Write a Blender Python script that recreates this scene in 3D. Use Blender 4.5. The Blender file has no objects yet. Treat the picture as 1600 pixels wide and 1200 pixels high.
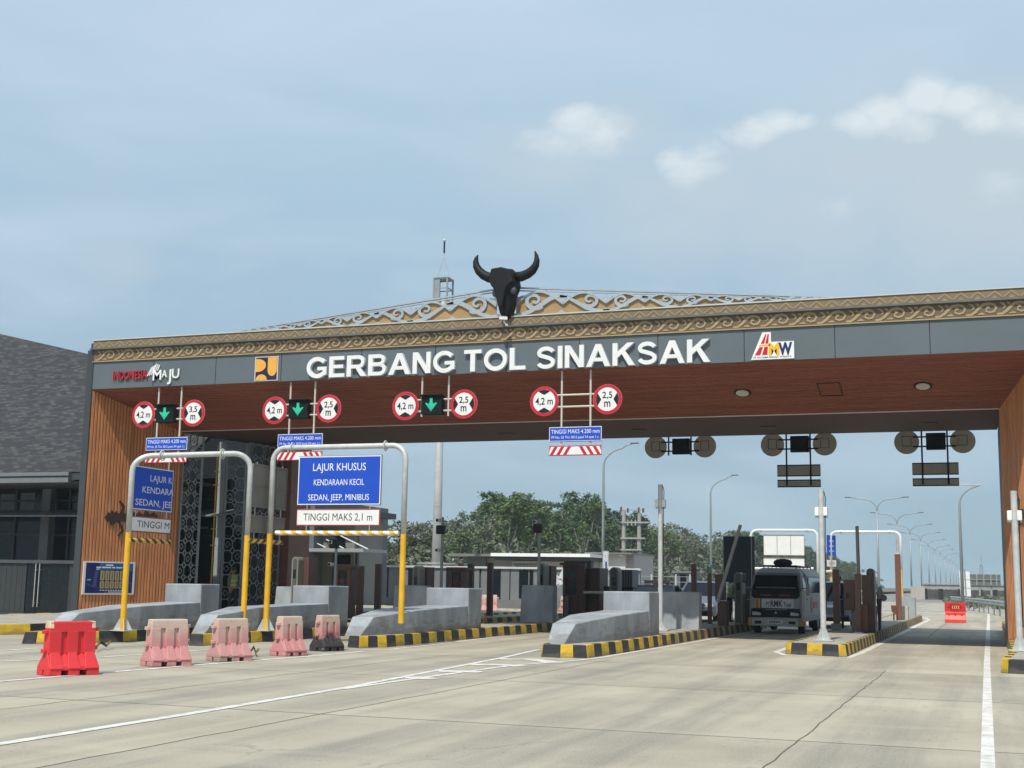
import bpy, bmesh, math, random
from mathutils import Vector, Matrix
random.seed(7)
R = math.radians
S = bpy.context.scene
COL = S.collection

# ------------------------------------------------------------------ camera
CAM_H = 1.6
F_PX = 2016.4                       # focal length in pixels of a 1600 px wide frame
YAW, PITCH, ROLL = .352636, .1513836, .0168574
_f = Vector((-math.sin(YAW)*math.cos(PITCH), math.cos(YAW)*math.cos(PITCH), math.sin(PITCH)))
_r0 = Vector((math.cos(YAW), math.sin(YAW), 0)); _u0 = _r0.cross(_f)
_r = _r0*math.cos(ROLL) + _u0*math.sin(ROLL)
_u = -_r0*math.sin(ROLL) + _u0*math.cos(ROLL)
cam_d = bpy.data.cameras.new('camera'); cam = bpy.data.objects.new('camera', cam_d); COL.objects.link(cam)
cam_d.sensor_width = 36; cam_d.lens = 36*F_PX/1600; cam_d.clip_end = 6000; cam_d.clip_start = .1
cam.matrix_world = Matrix(((_r.x, _u.x, -_f.x, 0), (_r.y, _u.y, -_f.y, 0), (_r.z, _u.z, -_f.z, CAM_H), (0, 0, 0, 1)))
S.camera = cam

# surveyed points: a sight line of the calibrated camera met with a known plane of the place
def _ray(x, y):
    return _r*((x-800)/F_PX) + _u*(-(y-600)/F_PX) + _f
def at(x, y, Y):
    d = _ray(x, y); t = Y/d.y; return Vector((d.x*t, Y, d.z*t+CAM_H))
def atx(x, y, X):
    d = _ray(x, y); t = X/d.x; return Vector((X, d.y*t, d.z*t+CAM_H))
def gd(x, y, z=0.):
    d = _ray(x, y); t = (z-CAM_H)/d.z; return Vector((d.x*t, d.y*t, z))

# ------------------------------------------------------------------ world, sun, exposure
SUN_TO = Vector((-.02, -.70, 1.0)).normalized()
sun_el = math.asin(SUN_TO.z); sun_az = math.atan2(SUN_TO.x, SUN_TO.y)
W = bpy.data.worlds.new('World'); S.world = W; W.use_nodes = True
nt = W.node_tree; nt.nodes.clear(); N = nt.nodes.new; L = nt.links.new
def node(t, **k):
    n = N(t)
    for a, v in k.items(): setattr(n, a, v)
    return n
out = N('ShaderNodeOutputWorld'); bg = N('ShaderNodeBackground'); L(bg.outputs[0], out.inputs[0])
sky = node('ShaderNodeTexSky', sky_type='NISHITA', sun_disc=False, sun_elevation=sun_el, sun_rotation=sun_az % (2*math.pi))
sky.dust_density = 3.0; sky.air_density = 1.0; sky.ozone_density = 1.0
bg.inputs[1].default_value = .10
tc = N('ShaderNodeTexCoord')
sep = N('ShaderNodeSeparateXYZ'); L(tc.outputs['Generated'], sep.inputs[0])
def wmath(op, a, b=None, clamp=False):
    n = node('ShaderNodeMath', operation=op, use_clamp=clamp)
    for i, v in enumerate((a, b)):
        if v is None: continue
        if hasattr(v, 'is_output'): L(v, n.inputs[i])
        else: n.inputs[i].default_value = v
    return n.outputs[0]
def wmix(fac, a, b):
    n = node('ShaderNodeMix', data_type='RGBA')
    for s, v in ((n.inputs[0], fac), (n.inputs[6], a), (n.inputs[7], b)):
        if hasattr(v, 'is_output'): L(v, s)
        elif isinstance(v, (int, float)): s.default_value = v
        else: s.default_value = (*v, 1)
    return n.outputs[2]
# veil of thin high haze over the clear sky (colours in the same units as the sky: x10 of the picture)
ramp = N('ShaderNodeValToRGB'); L(sep.outputs[2], ramp.inputs[0])
cr = ramp.color_ramp
for i, (p, c) in enumerate(((0.0, (.345, .515, .605)), (.12, (.365, .518, .638)), (.22, (.390, .550, .690)), (.33, (.445, .615, .75)), (.43, (.515, .66, .80)), (1.0, (.42, .56, .76)))):
    e = cr.elements[i] if i < 2 else cr.elements.new(p)
    e.position = p; e.color = (*c, 1)
vs = node('ShaderNodeVectorMath', operation='SCALE'); L(ramp.outputs[0], vs.inputs[0]); vs.inputs['Scale'].default_value = 10.3
veiled = wmix(.93, sky.outputs[0], vs.outputs[0])
# wispy noise
mp = N('ShaderNodeMapping'); L(tc.outputs['Generated'], mp.inputs[0]); mp.inputs['Scale'].default_value = (1.0, 1.0, 3.4); mp.inputs['Rotation'].default_value = (0, R(14), 0)
nz = N('ShaderNodeTexNoise'); L(mp.outputs[0], nz.inputs[0]); nz.inputs['Scale'].default_value = 4.0; nz.inputs['Detail'].default_value = 6; nz.inputs['Roughness'].default_value = .52; nz.inputs['Distortion'].default_value = .4
wisp = node('ShaderNodeMapRange', clamp=True); L(nz.outputs[0], wisp.inputs[0]); wisp.inputs[1].default_value = .42; wisp.inputs[2].default_value = .72
wisp_f = wmath('MULTIPLY', wisp.outputs[0], .6)
c1 = wmix(wisp_f, veiled, (5.7, 7.0, 8.3))
# cumulus heads low in the sky: soft blobs around fixed directions, broken up by noise
mp2 = N('ShaderNodeMapping'); L(tc.outputs['Generated'], mp2.inputs[0]); mp2.inputs['Scale'].default_value = (1, 1, 1.6)
nz2 = N('ShaderNodeTexNoise'); L(mp2.outputs[0], nz2.inputs[0]); nz2.inputs['Scale'].default_value = 13; nz2.inputs['Detail'].default_value = 8; nz2.inputs['Roughness'].default_value = .55
nz3 = N('ShaderNodeTexNoise'); L(mp2.outputs[0], nz3.inputs[0]); nz3.inputs['Scale'].default_value = 4.5; nz3.inputs['Detail'].default_value = 4
def blob(px, py, r, amp, sz=1.7):
    d = _ray(px, py).normalized()
    sub = node('ShaderNodeVectorMath', operation='SUBTRACT'); L(tc.outputs['Generated'], sub.inputs[0]); sub.inputs[1].default_value = d
    mul = node('ShaderNodeVectorMath', operation='MULTIPLY'); L(sub.outputs[0], mul.inputs[0]); mul.inputs[1].default_value = (1, 1, sz)
    ln = node('ShaderNodeVectorMath', operation='LENGTH'); L(mul.outputs[0], ln.inputs[0])
    mr = node('ShaderNodeMapRange', clamp=True, interpolation_type='SMOOTHSTEP'); L(ln.outputs['Value'], mr.inputs[0])
    mr.inputs[1].default_value = 0; mr.inputs[2].default_value = r; mr.inputs[3].default_value = amp; mr.inputs[4].default_value = 0
    return mr.outputs[0]
def blobs(lst):
    o = None
    for b in lst:
        v = blob(*b); o = v if o is None else wmath('MAXIMUM', o, v)
    return o
body = blobs([(880, 250, .10, .75), (960, 215, .09, .75), (1010, 300, .12, .7), (1130, 290, .12, .95), (1230, 245, .10, .95), (1330, 260, .13, 1), (1430, 220, .12, 1), (1520, 210, .11, 1), (1610, 230, .13, .95), (1500, 320, .17, .95), (1260, 340, .17, .95), (1650, 330, .16, .85), (1080, 360, .14, .75), (200, 415, .05, .45)])
heads = blobs([(905, 190, .050, .85), (950, 205, .055, .8), (860, 225, .05, .7), (1095, 258, .055, 1.15), (1065, 250, .04, 1.0), (1180, 208, .045, 1.1), (1215, 190, .036, 1.05), (1250, 190, .022, .8), (1345, 195, .04, 1), (1385, 178, .045, 1.1), (1450, 152, .045, 1.25), (1495, 155, .040, 1.2), (1420, 190, .05, .9), (1540, 178, .045, .7), (1600, 185, .05, .5), (1310, 330, .05, .35), (1580, 290, .06, .35)])
nz2.inputs['Scale'].default_value = 15; nz2.inputs['Roughness'].default_value = .6
b1 = wmath('MULTIPLY', wmath('SUBTRACT', wmath('ADD', body, wmath('MULTIPLY', wmath('SUBTRACT', nz3.outputs[0], .5), 1.4)), .12), 1.25, True)
nzm = wmath('ADD', wmath('MULTIPLY', wmath('SUBTRACT', nz2.outputs[0], .5), 2.1), wmath('MULTIPLY', wmath('SUBTRACT', nz3.outputs[0], .5), .9))
h1 = wmath('MULTIPLY', wmath('SUBTRACT', wmath('ADD', heads, nzm), .42), 1.7, True)
h1 = wmath('MULTIPLY', h1, wmath('MULTIPLY', heads, 2.2, True), True)
c2 = wmix(wmath('MULTIPLY', b1, .95), c1, (5.35, 6.4, 7.2))
c3 = wmix(wmath('MULTIPLY', h1, .9), c2, (7.4, 8.2, 8.7))
L(c3, bg.inputs[0])
sun_d = bpy.data.lights.new('sun', 'SUN'); sun_d.energy = 4.3; sun_d.angle = R(.53); sun_d.color = (1, .95, .87)
sun = bpy.data.objects.new('sun', sun_d); COL.objects.link(sun); sun.rotation_euler = SUN_TO.to_track_quat('Z', 'Y').to_euler(); sun.location = (0, -5, 60)
S.view_settings.view_transform = 'Standard'; S.view_settings.look = 'None'; S.view_settings.exposure = 0; S.view_settings.gamma = 1

# ------------------------------------------------------------------ materials
MATS = {}
def mat(name, col, rough=.6, metal=0., var=.12, scale=3., bump=0., bscale=None, spec=None, trans=None, emit=None, stretch=None, tint=None):
    """principled with a slow and a fine noise in its colour"""
    if name in MATS: return MATS[name]
    m = bpy.data.materials.new(name); m.use_nodes = True; t = m.node_tree; b = t.nodes['Principled BSDF']
    b.inputs['Roughness'].default_value = rough; b.inputs['Metallic'].default_value = metal
    if spec is not None: b.inputs['Specular IOR Level'].default_value = spec
    c = t.nodes.new('ShaderNodeTexCoord'); src = c.outputs['Object']
    if stretch:
        p = t.nodes.new('ShaderNodeMapping'); p.inputs['Scale'].default_value = stretch; t.links.new(src, p.inputs[0]); src = p.outputs[0]
    if var:
        n = t.nodes.new('ShaderNodeTexNoise'); n.inputs['Scale'].default_value = scale; n.inputs['Detail'].default_value = 7; n.inputs['Roughness'].default_value = .62; t.links.new(src, n.inputs[0])
        r = t.nodes.new('ShaderNodeMapRange'); r.inputs[1].default_value = .3; r.inputs[2].default_value = .7; t.links.new(n.outputs[0], r.inputs[0])
        x = t.nodes.new('ShaderNodeMix'); x.data_type = 'RGBA'; t.links.new(r.outputs[0], x.inputs[0])
        lo = tint if tint else tuple(max(0, v*(1-var*1.3)) for v in col)
        x.inputs[6].default_value = (*lo, 1); x.inputs[7].default_value = (*[min(1, v*(1+var*.7)) for v in col], 1)
        t.links.new(x.outputs[2], b.inputs['Base Color'])
        if bump:
            n2 = t.nodes.new('ShaderNodeTexNoise'); n2.inputs['Scale'].default_value = bscale or scale*8; n2.inputs['Detail'].default_value = 5; t.links.new(src, n2.inputs[0])
            bp = t.nodes.new('ShaderNodeBump'); bp.inputs['Strength'].default_value = bump; bp.inputs['Distance'].default_value = .02
            t.links.new(n2.outputs[0], bp.inputs['Height']); t.links.new(bp.outputs[0], b.inputs['Normal'])
    else: b.inputs['Base Color'].default_value = (*col, 1)
    if emit: b.inputs['Emission Color'].default_value = (*emit[0], 1); b.inputs['Emission Strength'].default_value = emit[1]
    MATS[name] = m; return m

def nt_of(m): return m.node_tree, m.node_tree.nodes['Principled BSDF']
def concrete_road():
    m = bpy.data.materials.new('concrete_road'); m.use_nodes = True; t, b = nt_of(m); b.inputs['Roughness'].default_value = .82
    n = t.nodes.new; l = t.links.new
    c = n('ShaderNodeTexCoord')
    def noise(sc, det, stretch, rough=.6):
        p = n('ShaderNodeMapping'); p.inputs['Scale'].default_value = stretch; l(c.outputs['Object'], p.inputs[0])
        x = n('ShaderNodeTexNoise'); x.inputs['Scale'].default_value = sc; x.inputs['Detail'].default_value = det; x.inputs['Roughness'].default_value = rough; l(p.outputs[0], x.inputs[0]); return x.outputs[0]
    def mr(s, a, bb, lo=0, hi=1):
        x = n('ShaderNodeMapRange'); x.inputs[1].default_value = a; x.inputs[2].default_value = bb; x.inputs[3].default_value = lo; x.inputs[4].default_value = hi; l(s, x.inputs[0]); return x.outputs[0]
    def mix(f, a, bb, typ='MIX'):
        x = n('ShaderNodeMix'); x.data_type = 'RGBA'; x.blend_type = typ
        for s, v in ((x.inputs[0], f), (x.inputs[6], a), (x.inputs[7], bb)):
            if hasattr(v, 'is_output'): l(v, s)
            elif isinstance(v, (int, float)): s.default_value = v
            else: s.default_value = (*v, 1)
        return x.outputs[2]
    base = mix(mr(noise(.35, 8, (1, 1, 1)), .32, .68), (.285, .252, .182), (.455, .412, .315))
    # grey tyre tracks along the lanes, sandy dust across
    tr = mix(mr(noise(.8, 6, (1.3, .07, 1)), .45, .64, 0, .8), base, (.165, .155, .128))
    tr = mix(mr(noise(.6, 5, (.16, 1.1, 1)), .52, .72, 0, .5), tr, (.47, .42, .315))
    tr = mix(mr(noise(1.7, 8, (1, .45, 1), .7), .58, .74, 0, .45), tr, (.165, .16, .145))
    br = n('ShaderNodeTexBrick'); pm = n('ShaderNodeMapping'); l(c.outputs['Object'], pm.inputs[0]); pm.inputs['Location'].default_value = (1.93, -2.0, 0); l(pm.outputs[0], br.inputs[0]); br.offset = 0
    br.inputs['Scale'].default_value = 1; br.inputs['Brick Width'].default_value = 5.56; br.inputs['Row Height'].default_value = 6.0; br.inputs['Mortar Size'].default_value = 0
    br.inputs['Color1'].default_value = (.80, .80, .81, 1); br.inputs['Color2'].default_value = (1.08, 1.07, 1.04, 1)
    tr = mix(.75, tr, br.outputs[0], 'MULTIPLY')
    oil = mr(noise(2.6, 7, (1, .5, 1), .68), .62, .72, 0, .55); tr = mix(oil, tr, (.115, .108, .095))
    crk = n('ShaderNodeTexVoronoi'); crk.feature = 'DISTANCE_TO_EDGE'; pv = n('ShaderNodeMapping'); l(c.outputs['Object'], pv.inputs[0]); wv = n('ShaderNodeVectorMath'); l(pv.outputs[0], wv.inputs[0]); nn = n('ShaderNodeTexNoise'); nn.inputs['Scale'].default_value = 1.2; nn.inputs['Detail'].default_value = 5; l(c.outputs['Object'], nn.inputs[0]); l(nn.outputs[1], wv.inputs[1]); l(wv.outputs[0], crk.inputs[0]); crk.inputs['Scale'].default_value = .33
    ckm = n('ShaderNodeMath'); ckm.operation = 'MULTIPLY'; l(mr(crk.outputs[0], .0, .012, .55, 0), ckm.inputs[0]); l(mr(noise(.3, 2, (1, 1, 1)), .52, .60), ckm.inputs[1]); tr = mix(ckm.outputs[0], tr, (.10, .095, .085))
    fine = mix(mr(noise(38, 5, (1, 1, 1), .7), .35, .7, 0, .55), tr, (.48, .445, .35))
    fine = mix(mr(noise(26, 3, (1, 1, 1)), .68, .74, 0, .55), fine, (.12, .112, .10))
    spots = mr(noise(7, 4, (1, 1, 1)), .66, .72, 0, .75)
    fine = mix(spots, fine, (.14, .13, .115))
    l(fine, b.inputs['Base Color'])
    bp = n('ShaderNodeBump'); bp.inputs['Strength'].default_value = .35; bp.inputs['Distance'].default_value = .01
    l(noise(60, 4, (1, .4, 1)), bp.inputs['Height']); l(bp.outputs[0], b.inputs['Normal'])
    return m
def shingle():
    m = bpy.data.materials.new('roof_shingle'); m.use_nodes = True; t, b = nt_of(m); b.inputs['Roughness'].default_value = .75
    n = t.nodes.new; l = t.links.new; c = n('ShaderNodeTexCoord')
    br = n('ShaderNodeTexBrick'); l(c.outputs['UV'], br.inputs[0]); br.inputs['Scale'].default_value = 1
    br.inputs['Brick Width'].default_value = .30; br.inputs['Row Height'].default_value = .14; br.inputs['Mortar Size'].default_value = .012; br.inputs['Mortar'].default_value = (.02, .02, .022, 1)
    br.inputs['Color1'].default_value = (.026, .027, .030, 1); br.inputs['Color2'].default_value = (.12, .114, .105, 1); br.inputs['Bias'].default_value = -.35
    nz = n('ShaderNodeTexNoise'); nz.inputs['Scale'].default_value = 1.3; nz.inputs['Detail'].default_value = 4; l(c.outputs['UV'], nz.inputs[0])
    mx = n('ShaderNodeMix'); mx.data_type = 'RGBA'; mx.blend_type = 'MULTIPLY'; mx.inputs[0].default_value = .5; l(br.outputs[0], mx.inputs[6]); l(nz.outputs[0], mx.inputs[7])
    l(mx.outputs[2], b.inputs['Base Color'])
    bp = n('ShaderNodeBump'); bp.inputs['Strength'].default_value = .8; bp.inputs['Distance'].default_value = .02; l(br.outputs['Fac'], bp.inputs['Height']); bp.invert = True; l(bp.outputs[0], b.inputs['Normal'])
    return m
def leaf(name, a, b2):
    m = bpy.data.materials.new(name); m.use_nodes = True; t, b = nt_of(m); b.inputs['Roughness'].default_value = .6
    n = t.nodes.new; l = t.links.new; c = n('ShaderNodeTexCoord'); nz = n('ShaderNodeTexNoise'); nz.inputs['Scale'].default_value = .55; nz.inputs['Detail'].default_value = 3
    l(c.outputs['Object'], nz.inputs[0]); oi = n('ShaderNodeObjectInfo')
    ad = n('ShaderNodeMath'); ad.operation = 'MULTIPLY_ADD'; l(oi.outputs['Random'], ad.inputs[0]); ad.inputs[1].default_value = .5; ad.inputs[2].default_value = -.25
    a2 = n('ShaderNodeMath'); l(nz.outputs[0], a2.inputs[0]); l(ad.outputs[0], a2.inputs[1])
    r = n('ShaderNodeMapRange'); r.inputs[1].default_value = .25; r.inputs[2].default_value = .75; l(a2.outputs[0], r.inputs[0])
    mx = n('ShaderNodeMix'); mx.data_type = 'RGBA'; l(r.outputs[0], mx.inputs[0]); mx.inputs[6].default_value = (*a, 1); mx.inputs[7].default_value = (*b2, 1)
    l(mx.outputs[2], b.inputs['Base Color'])
    return m
road_m = concrete_road(); shingle_m = shingle()
M_ = lambda *a, **k: mat(*a, **k)
white_line = M_('road_paint_white', (.66, .64, .585), .75, var=.30, scale=5)
joint_m = M_('joint_dark', (.11, .103, .09), .9, var=.3, scale=6)
isl_top = M_('island_concrete', (.36, .335, .275), .85, var=.22, scale=2.2, bump=.2)
k_yel = M_('kerb_yellow', (.62, .40, .02), .6, var=.22, scale=4)
k_blk = M_('kerb_black', (.022, .022, .024), .6, var=.4, scale=4)
k_yel_shade = M_('kerb_yellow_shaded', (.42, .30, .09), .75, var=.4, scale=3)  # dull stripe colours with the shade on the kerb painted in
k_blk_shade = M_('kerb_black_shaded', (.06, .055, .045), .75, var=.4, scale=3)
wall_grey = M_('grey_wall_paint', (.315, .34, .36), .78, var=.32, scale=1.5, bump=.25, bscale=11, stretch=(1, 1, .45))
def weather(m, z1, col, k=.6):
    """splashed dirt and rubber scuffs on the lowest part of a painted wall"""
    t, bs = nt_of(m); n = t.nodes.new; l = t.links.new; src = bs.inputs['Base Color'].links[0].from_socket
    c = n('ShaderNodeTexCoord'); sp = n('ShaderNodeSeparateXYZ'); l(c.outputs['Object'], sp.inputs[0])
    mp_ = n('ShaderNodeMapping'); mp_.inputs['Scale'].default_value = (.6, .6, 2.2); l(c.outputs['Object'], mp_.inputs[0])
    z = n('ShaderNodeTexNoise'); z.inputs['Scale'].default_value = 3.2; z.inputs['Detail'].default_value = 9; z.inputs['Roughness'].default_value = .7; l(mp_.outputs[0], z.inputs[0])
    a = n('ShaderNodeMapRange'); a.inputs[1].default_value = z1; a.inputs[2].default_value = 0; a.inputs[3].default_value = -.18; a.inputs[4].default_value = .22; l(sp.outputs[2], a.inputs[0])
    ad = n('ShaderNodeMath'); l(z.outputs[0], ad.inputs[0]); l(a.outputs[0], ad.inputs[1])
    r = n('ShaderNodeMapRange'); r.inputs[1].default_value = .56; r.inputs[2].default_value = .70; r.inputs[4].default_value = k; l(ad.outputs[0], r.inputs[0])
    x = n('ShaderNodeMix'); x.data_type = 'RGBA'; l(r.outputs[0], x.inputs[0]); l(src, x.inputs[6]); x.inputs[7].default_value = (*col, 1); l(x.outputs[2], bs.inputs['Base Color'])
weather(wall_grey, .75, (.15, .145, .13)); weather(k_yel, .3, (.20, .15, .07), .65); weather(k_blk, .3, (.09, .085, .075), .6)
fascia_m = M_('fascia_panel', (.105, .130, .145), .45, var=.08, scale=.6)
frame_dark = M_('dark_frame', (.04, .047, .051), .55, var=.12)
gold_base = M_('gold_band_base', (.135, .095, .052), .55, var=.1, scale=2)
gold_rel = M_('gold_band_relief', (.36, .265, .145), .5, var=.1, scale=3)
zig_base = M_('zigzag_base', (.19, .142, .082), .55, var=.1, scale=2)
zig_rel = M_('zigzag_relief', (.30, .222, .122), .5, var=.08, scale=2)
wood_m = M_('wood_slat', (.62, .265, .11), .55, var=.28, scale=2.0, stretch=(3, 3, .5))
wood_gap = M_('wood_groove', (.34, .14, .06), .7, var=.2)
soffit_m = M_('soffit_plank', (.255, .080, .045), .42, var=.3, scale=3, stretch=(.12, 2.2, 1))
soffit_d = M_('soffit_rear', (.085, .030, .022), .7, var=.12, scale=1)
trim_w = M_('pale_trim', (.62, .55, .5), .5, var=.05)
letter_m = M_('white_letter', (.74, .75, .74), .4, var=.05, scale=4)
silver = M_('silver_scroll', (.50, .525, .535), .32, metal=.5, var=.08, scale=3)
skull_m = M_('skull_black', (.007, .007, .009), .6, var=.2, scale=3, spec=.25)
steel = M_('galvanised_steel', (.56, .575, .56), .45, metal=.25, var=.15, scale=5)
pole_conc = M_('pale_pole', (.50, .52, .51), .55, metal=.2, var=.12, scale=2)
lamp_m = M_('lamp_steel', (.30, .33, .34), .5, metal=.3, var=.08)
yel_pole = M_('yellow_pole_paint', (.72, .40, .012), .45, var=.12, scale=3)
white_p = M_('white_paint', (.76, .76, .74), .45, var=.06)
pipe_w = M_('pipe_white', (.70, .71, .70), .4, var=.05)
black_p = M_('black_paint', (.012, .012, .014), .55, var=.2, spec=.3)
blue_s = M_('sign_blue', (.002, .062, .48), .5, var=.05, scale=2)
blue_d = M_('sign_blue_shaded_print', (.006, .045, .32), .35, var=.05)
red_s = M_('sign_red', (.52, .012, .03), .35, var=.08, scale=3)
back_s = M_('sign_back', (.52, .48, .43), .6, var=.1)
back_lt = M_('sign_back_aluminium', (.19, .175, .15), .6, metal=.0, var=.12, scale=2)
led_box = M_('signal_box', (.005, .009, .010), .6, var=.1, spec=.2)
led_on = M_('signal_green', (.02, .35, .22), .5, var=0, emit=((.03, .75, .45), .75))
dark_glass = M_('dark_glass', (.008, .012, .015), .15, var=.1, spec=.35)
glass_blue = M_('tinted_glass', (.010, .015, .019), .1, var=.1, spec=.3)
latt_m = M_('lattice_metal', (.30, .34, .36), .5, var=.1)
fence_m = M_('grey_panel', (.16, .175, .182), .6, var=.12, scale=1)
fence_cap = M_('pale_cap', (.50, .51, .50), .6, var=.1)
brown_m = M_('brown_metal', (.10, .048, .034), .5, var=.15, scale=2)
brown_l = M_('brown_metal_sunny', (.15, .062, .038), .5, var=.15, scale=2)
olive_m = M_('beige_grey_metal', (.20, .20, .17), .5, var=.12)
red_pl = M_('red_plastic', (.62, .022, .028), .42, var=.18, scale=3)
pale_pl = M_('bare_pale_plastic', (.62, .50, .34), .6, var=.2, scale=4)
pole_brown = M_('post_brown', (.12, .055, .038), .55, var=.15)
tree_bark = M_('bark', (.33, .30, .26), .9, var=.3, scale=3)
leaf_g = leaf('leaf_green', (.032, .080, .020), (.095, .150, .048))
leaf_o = leaf('leaf_olive', (.060, .085, .042), (.135, .145, .088))
soil = M_('soil', (.17, .12, .075), .95, var=.35, scale=.3, bump=.3)
grass_m = M_('rough_grass', (.085, .105, .04), .95, var=.45, scale=.4, bump=.4)
skin = M_('skin', (.20, .10, .06), .6, var=.08)
hair_m = M_('hair', (.012, .01, .009), .6, var=.2)

def faded(name, top, bot, zmid, zr, dirt, dz):
    m = bpy.data.materials.new(name); m.use_nodes = True; t, b = nt_of(m); b.inputs['Roughness'].default_value = .6
    n = t.nodes.new; l = t.links.new; c = n('ShaderNodeTexCoord'); sp = n('ShaderNodeSeparateXYZ'); l(c.outputs['Object'], sp.inputs[0])
    nz = n('ShaderNodeTexNoise'); nz.inputs['Scale'].default_value = 3.5; nz.inputs['Detail'].default_value = 6; l(c.outputs['Object'], nz.inputs[0])
    ad = n('ShaderNodeMath'); ad.operation = 'MULTIPLY_ADD'; l(nz.outputs[0], ad.inputs[0]); ad.inputs[1].default_value = .55; l(sp.outputs[2], ad.inputs[2])
    r = n('ShaderNodeMapRange'); r.inputs[1].default_value = zmid-zr+.27; r.inputs[2].default_value = zmid+zr+.27; l(ad.outputs[0], r.inputs[0])
    mx = n('ShaderNodeMix'); mx.data_type = 'RGBA'; l(r.outputs[0], mx.inputs[0]); mx.inputs[6].default_value = (*bot, 1); mx.inputs[7].default_value = (*top, 1)
    r2 = n('ShaderNodeMapRange'); r2.inputs[1].default_value = dz+.30; r2.inputs[2].default_value = dz+.16; l(ad.outputs[0], r2.inputs[0])
    m2 = n('ShaderNodeMix'); m2.data_type = 'RGBA'; l(r2.outputs[0], m2.inputs[0]); l(mx.outputs[2], m2.inputs[6]); m2.inputs[7].default_value = (*dirt, 1)
    ns = n('ShaderNodeTexNoise'); ns.inputs['Scale'].default_value = 9; ns.inputs['Detail'].default_value = 9; ns.inputs['Roughness'].default_value = .7; l(c.outputs['Object'], ns.inputs[0])
    r3 = n('ShaderNodeMapRange'); r3.inputs[1].default_value = .57; r3.inputs[2].default_value = .68; r3.inputs[4].default_value = .6; l(ns.outputs[0], r3.inputs[0])
    m3 = n('ShaderNodeMix'); m3.data_type = 'RGBA'; l(r3.outputs[0], m3.inputs[0]); l(m2.outputs[2], m3.inputs[6]); m3.inputs[7].default_value = (*[.5*v+.10 for v in dirt], 1)
    r4 = n('ShaderNodeMapRange'); r4.inputs[1].default_value = .40; r4.inputs[2].default_value = .30; r4.inputs[4].default_value = .5; l(ns.outputs[0], r4.inputs[0])
    m4 = n('ShaderNodeMix'); m4.data_type = 'RGBA'; l(r4.outputs[0], m4.inputs[0]); l(m3.outputs[2], m4.inputs[6]); m4.inputs[7].default_value = (*[min(.7, v*1.25+.04) for v in top], 1)
    l(m4.outputs[2], b.inputs['Base Color']); return m
pink_a = faded('faded_pink_plastic', (.56, .44, .36), (.52, .225, .215), .60, .22, (.30, .20, .17), -.02)
pink_b = faded('scorched_pink_plastic', (.52, .40, .31), (.46, .20, .19), .62, .2, (.03, .026, .024), .36)
pink_c = faded('weathered_pink_plastic', (.55, .42, .33), (.50, .24, .225), .58, .25, (.33, .25, .2), .12)
red_new = faded('new_red_plastic', (.62, .022, .028), (.66, .03, .035), .5, .4, (.35, .06, .05), -.05)

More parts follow.
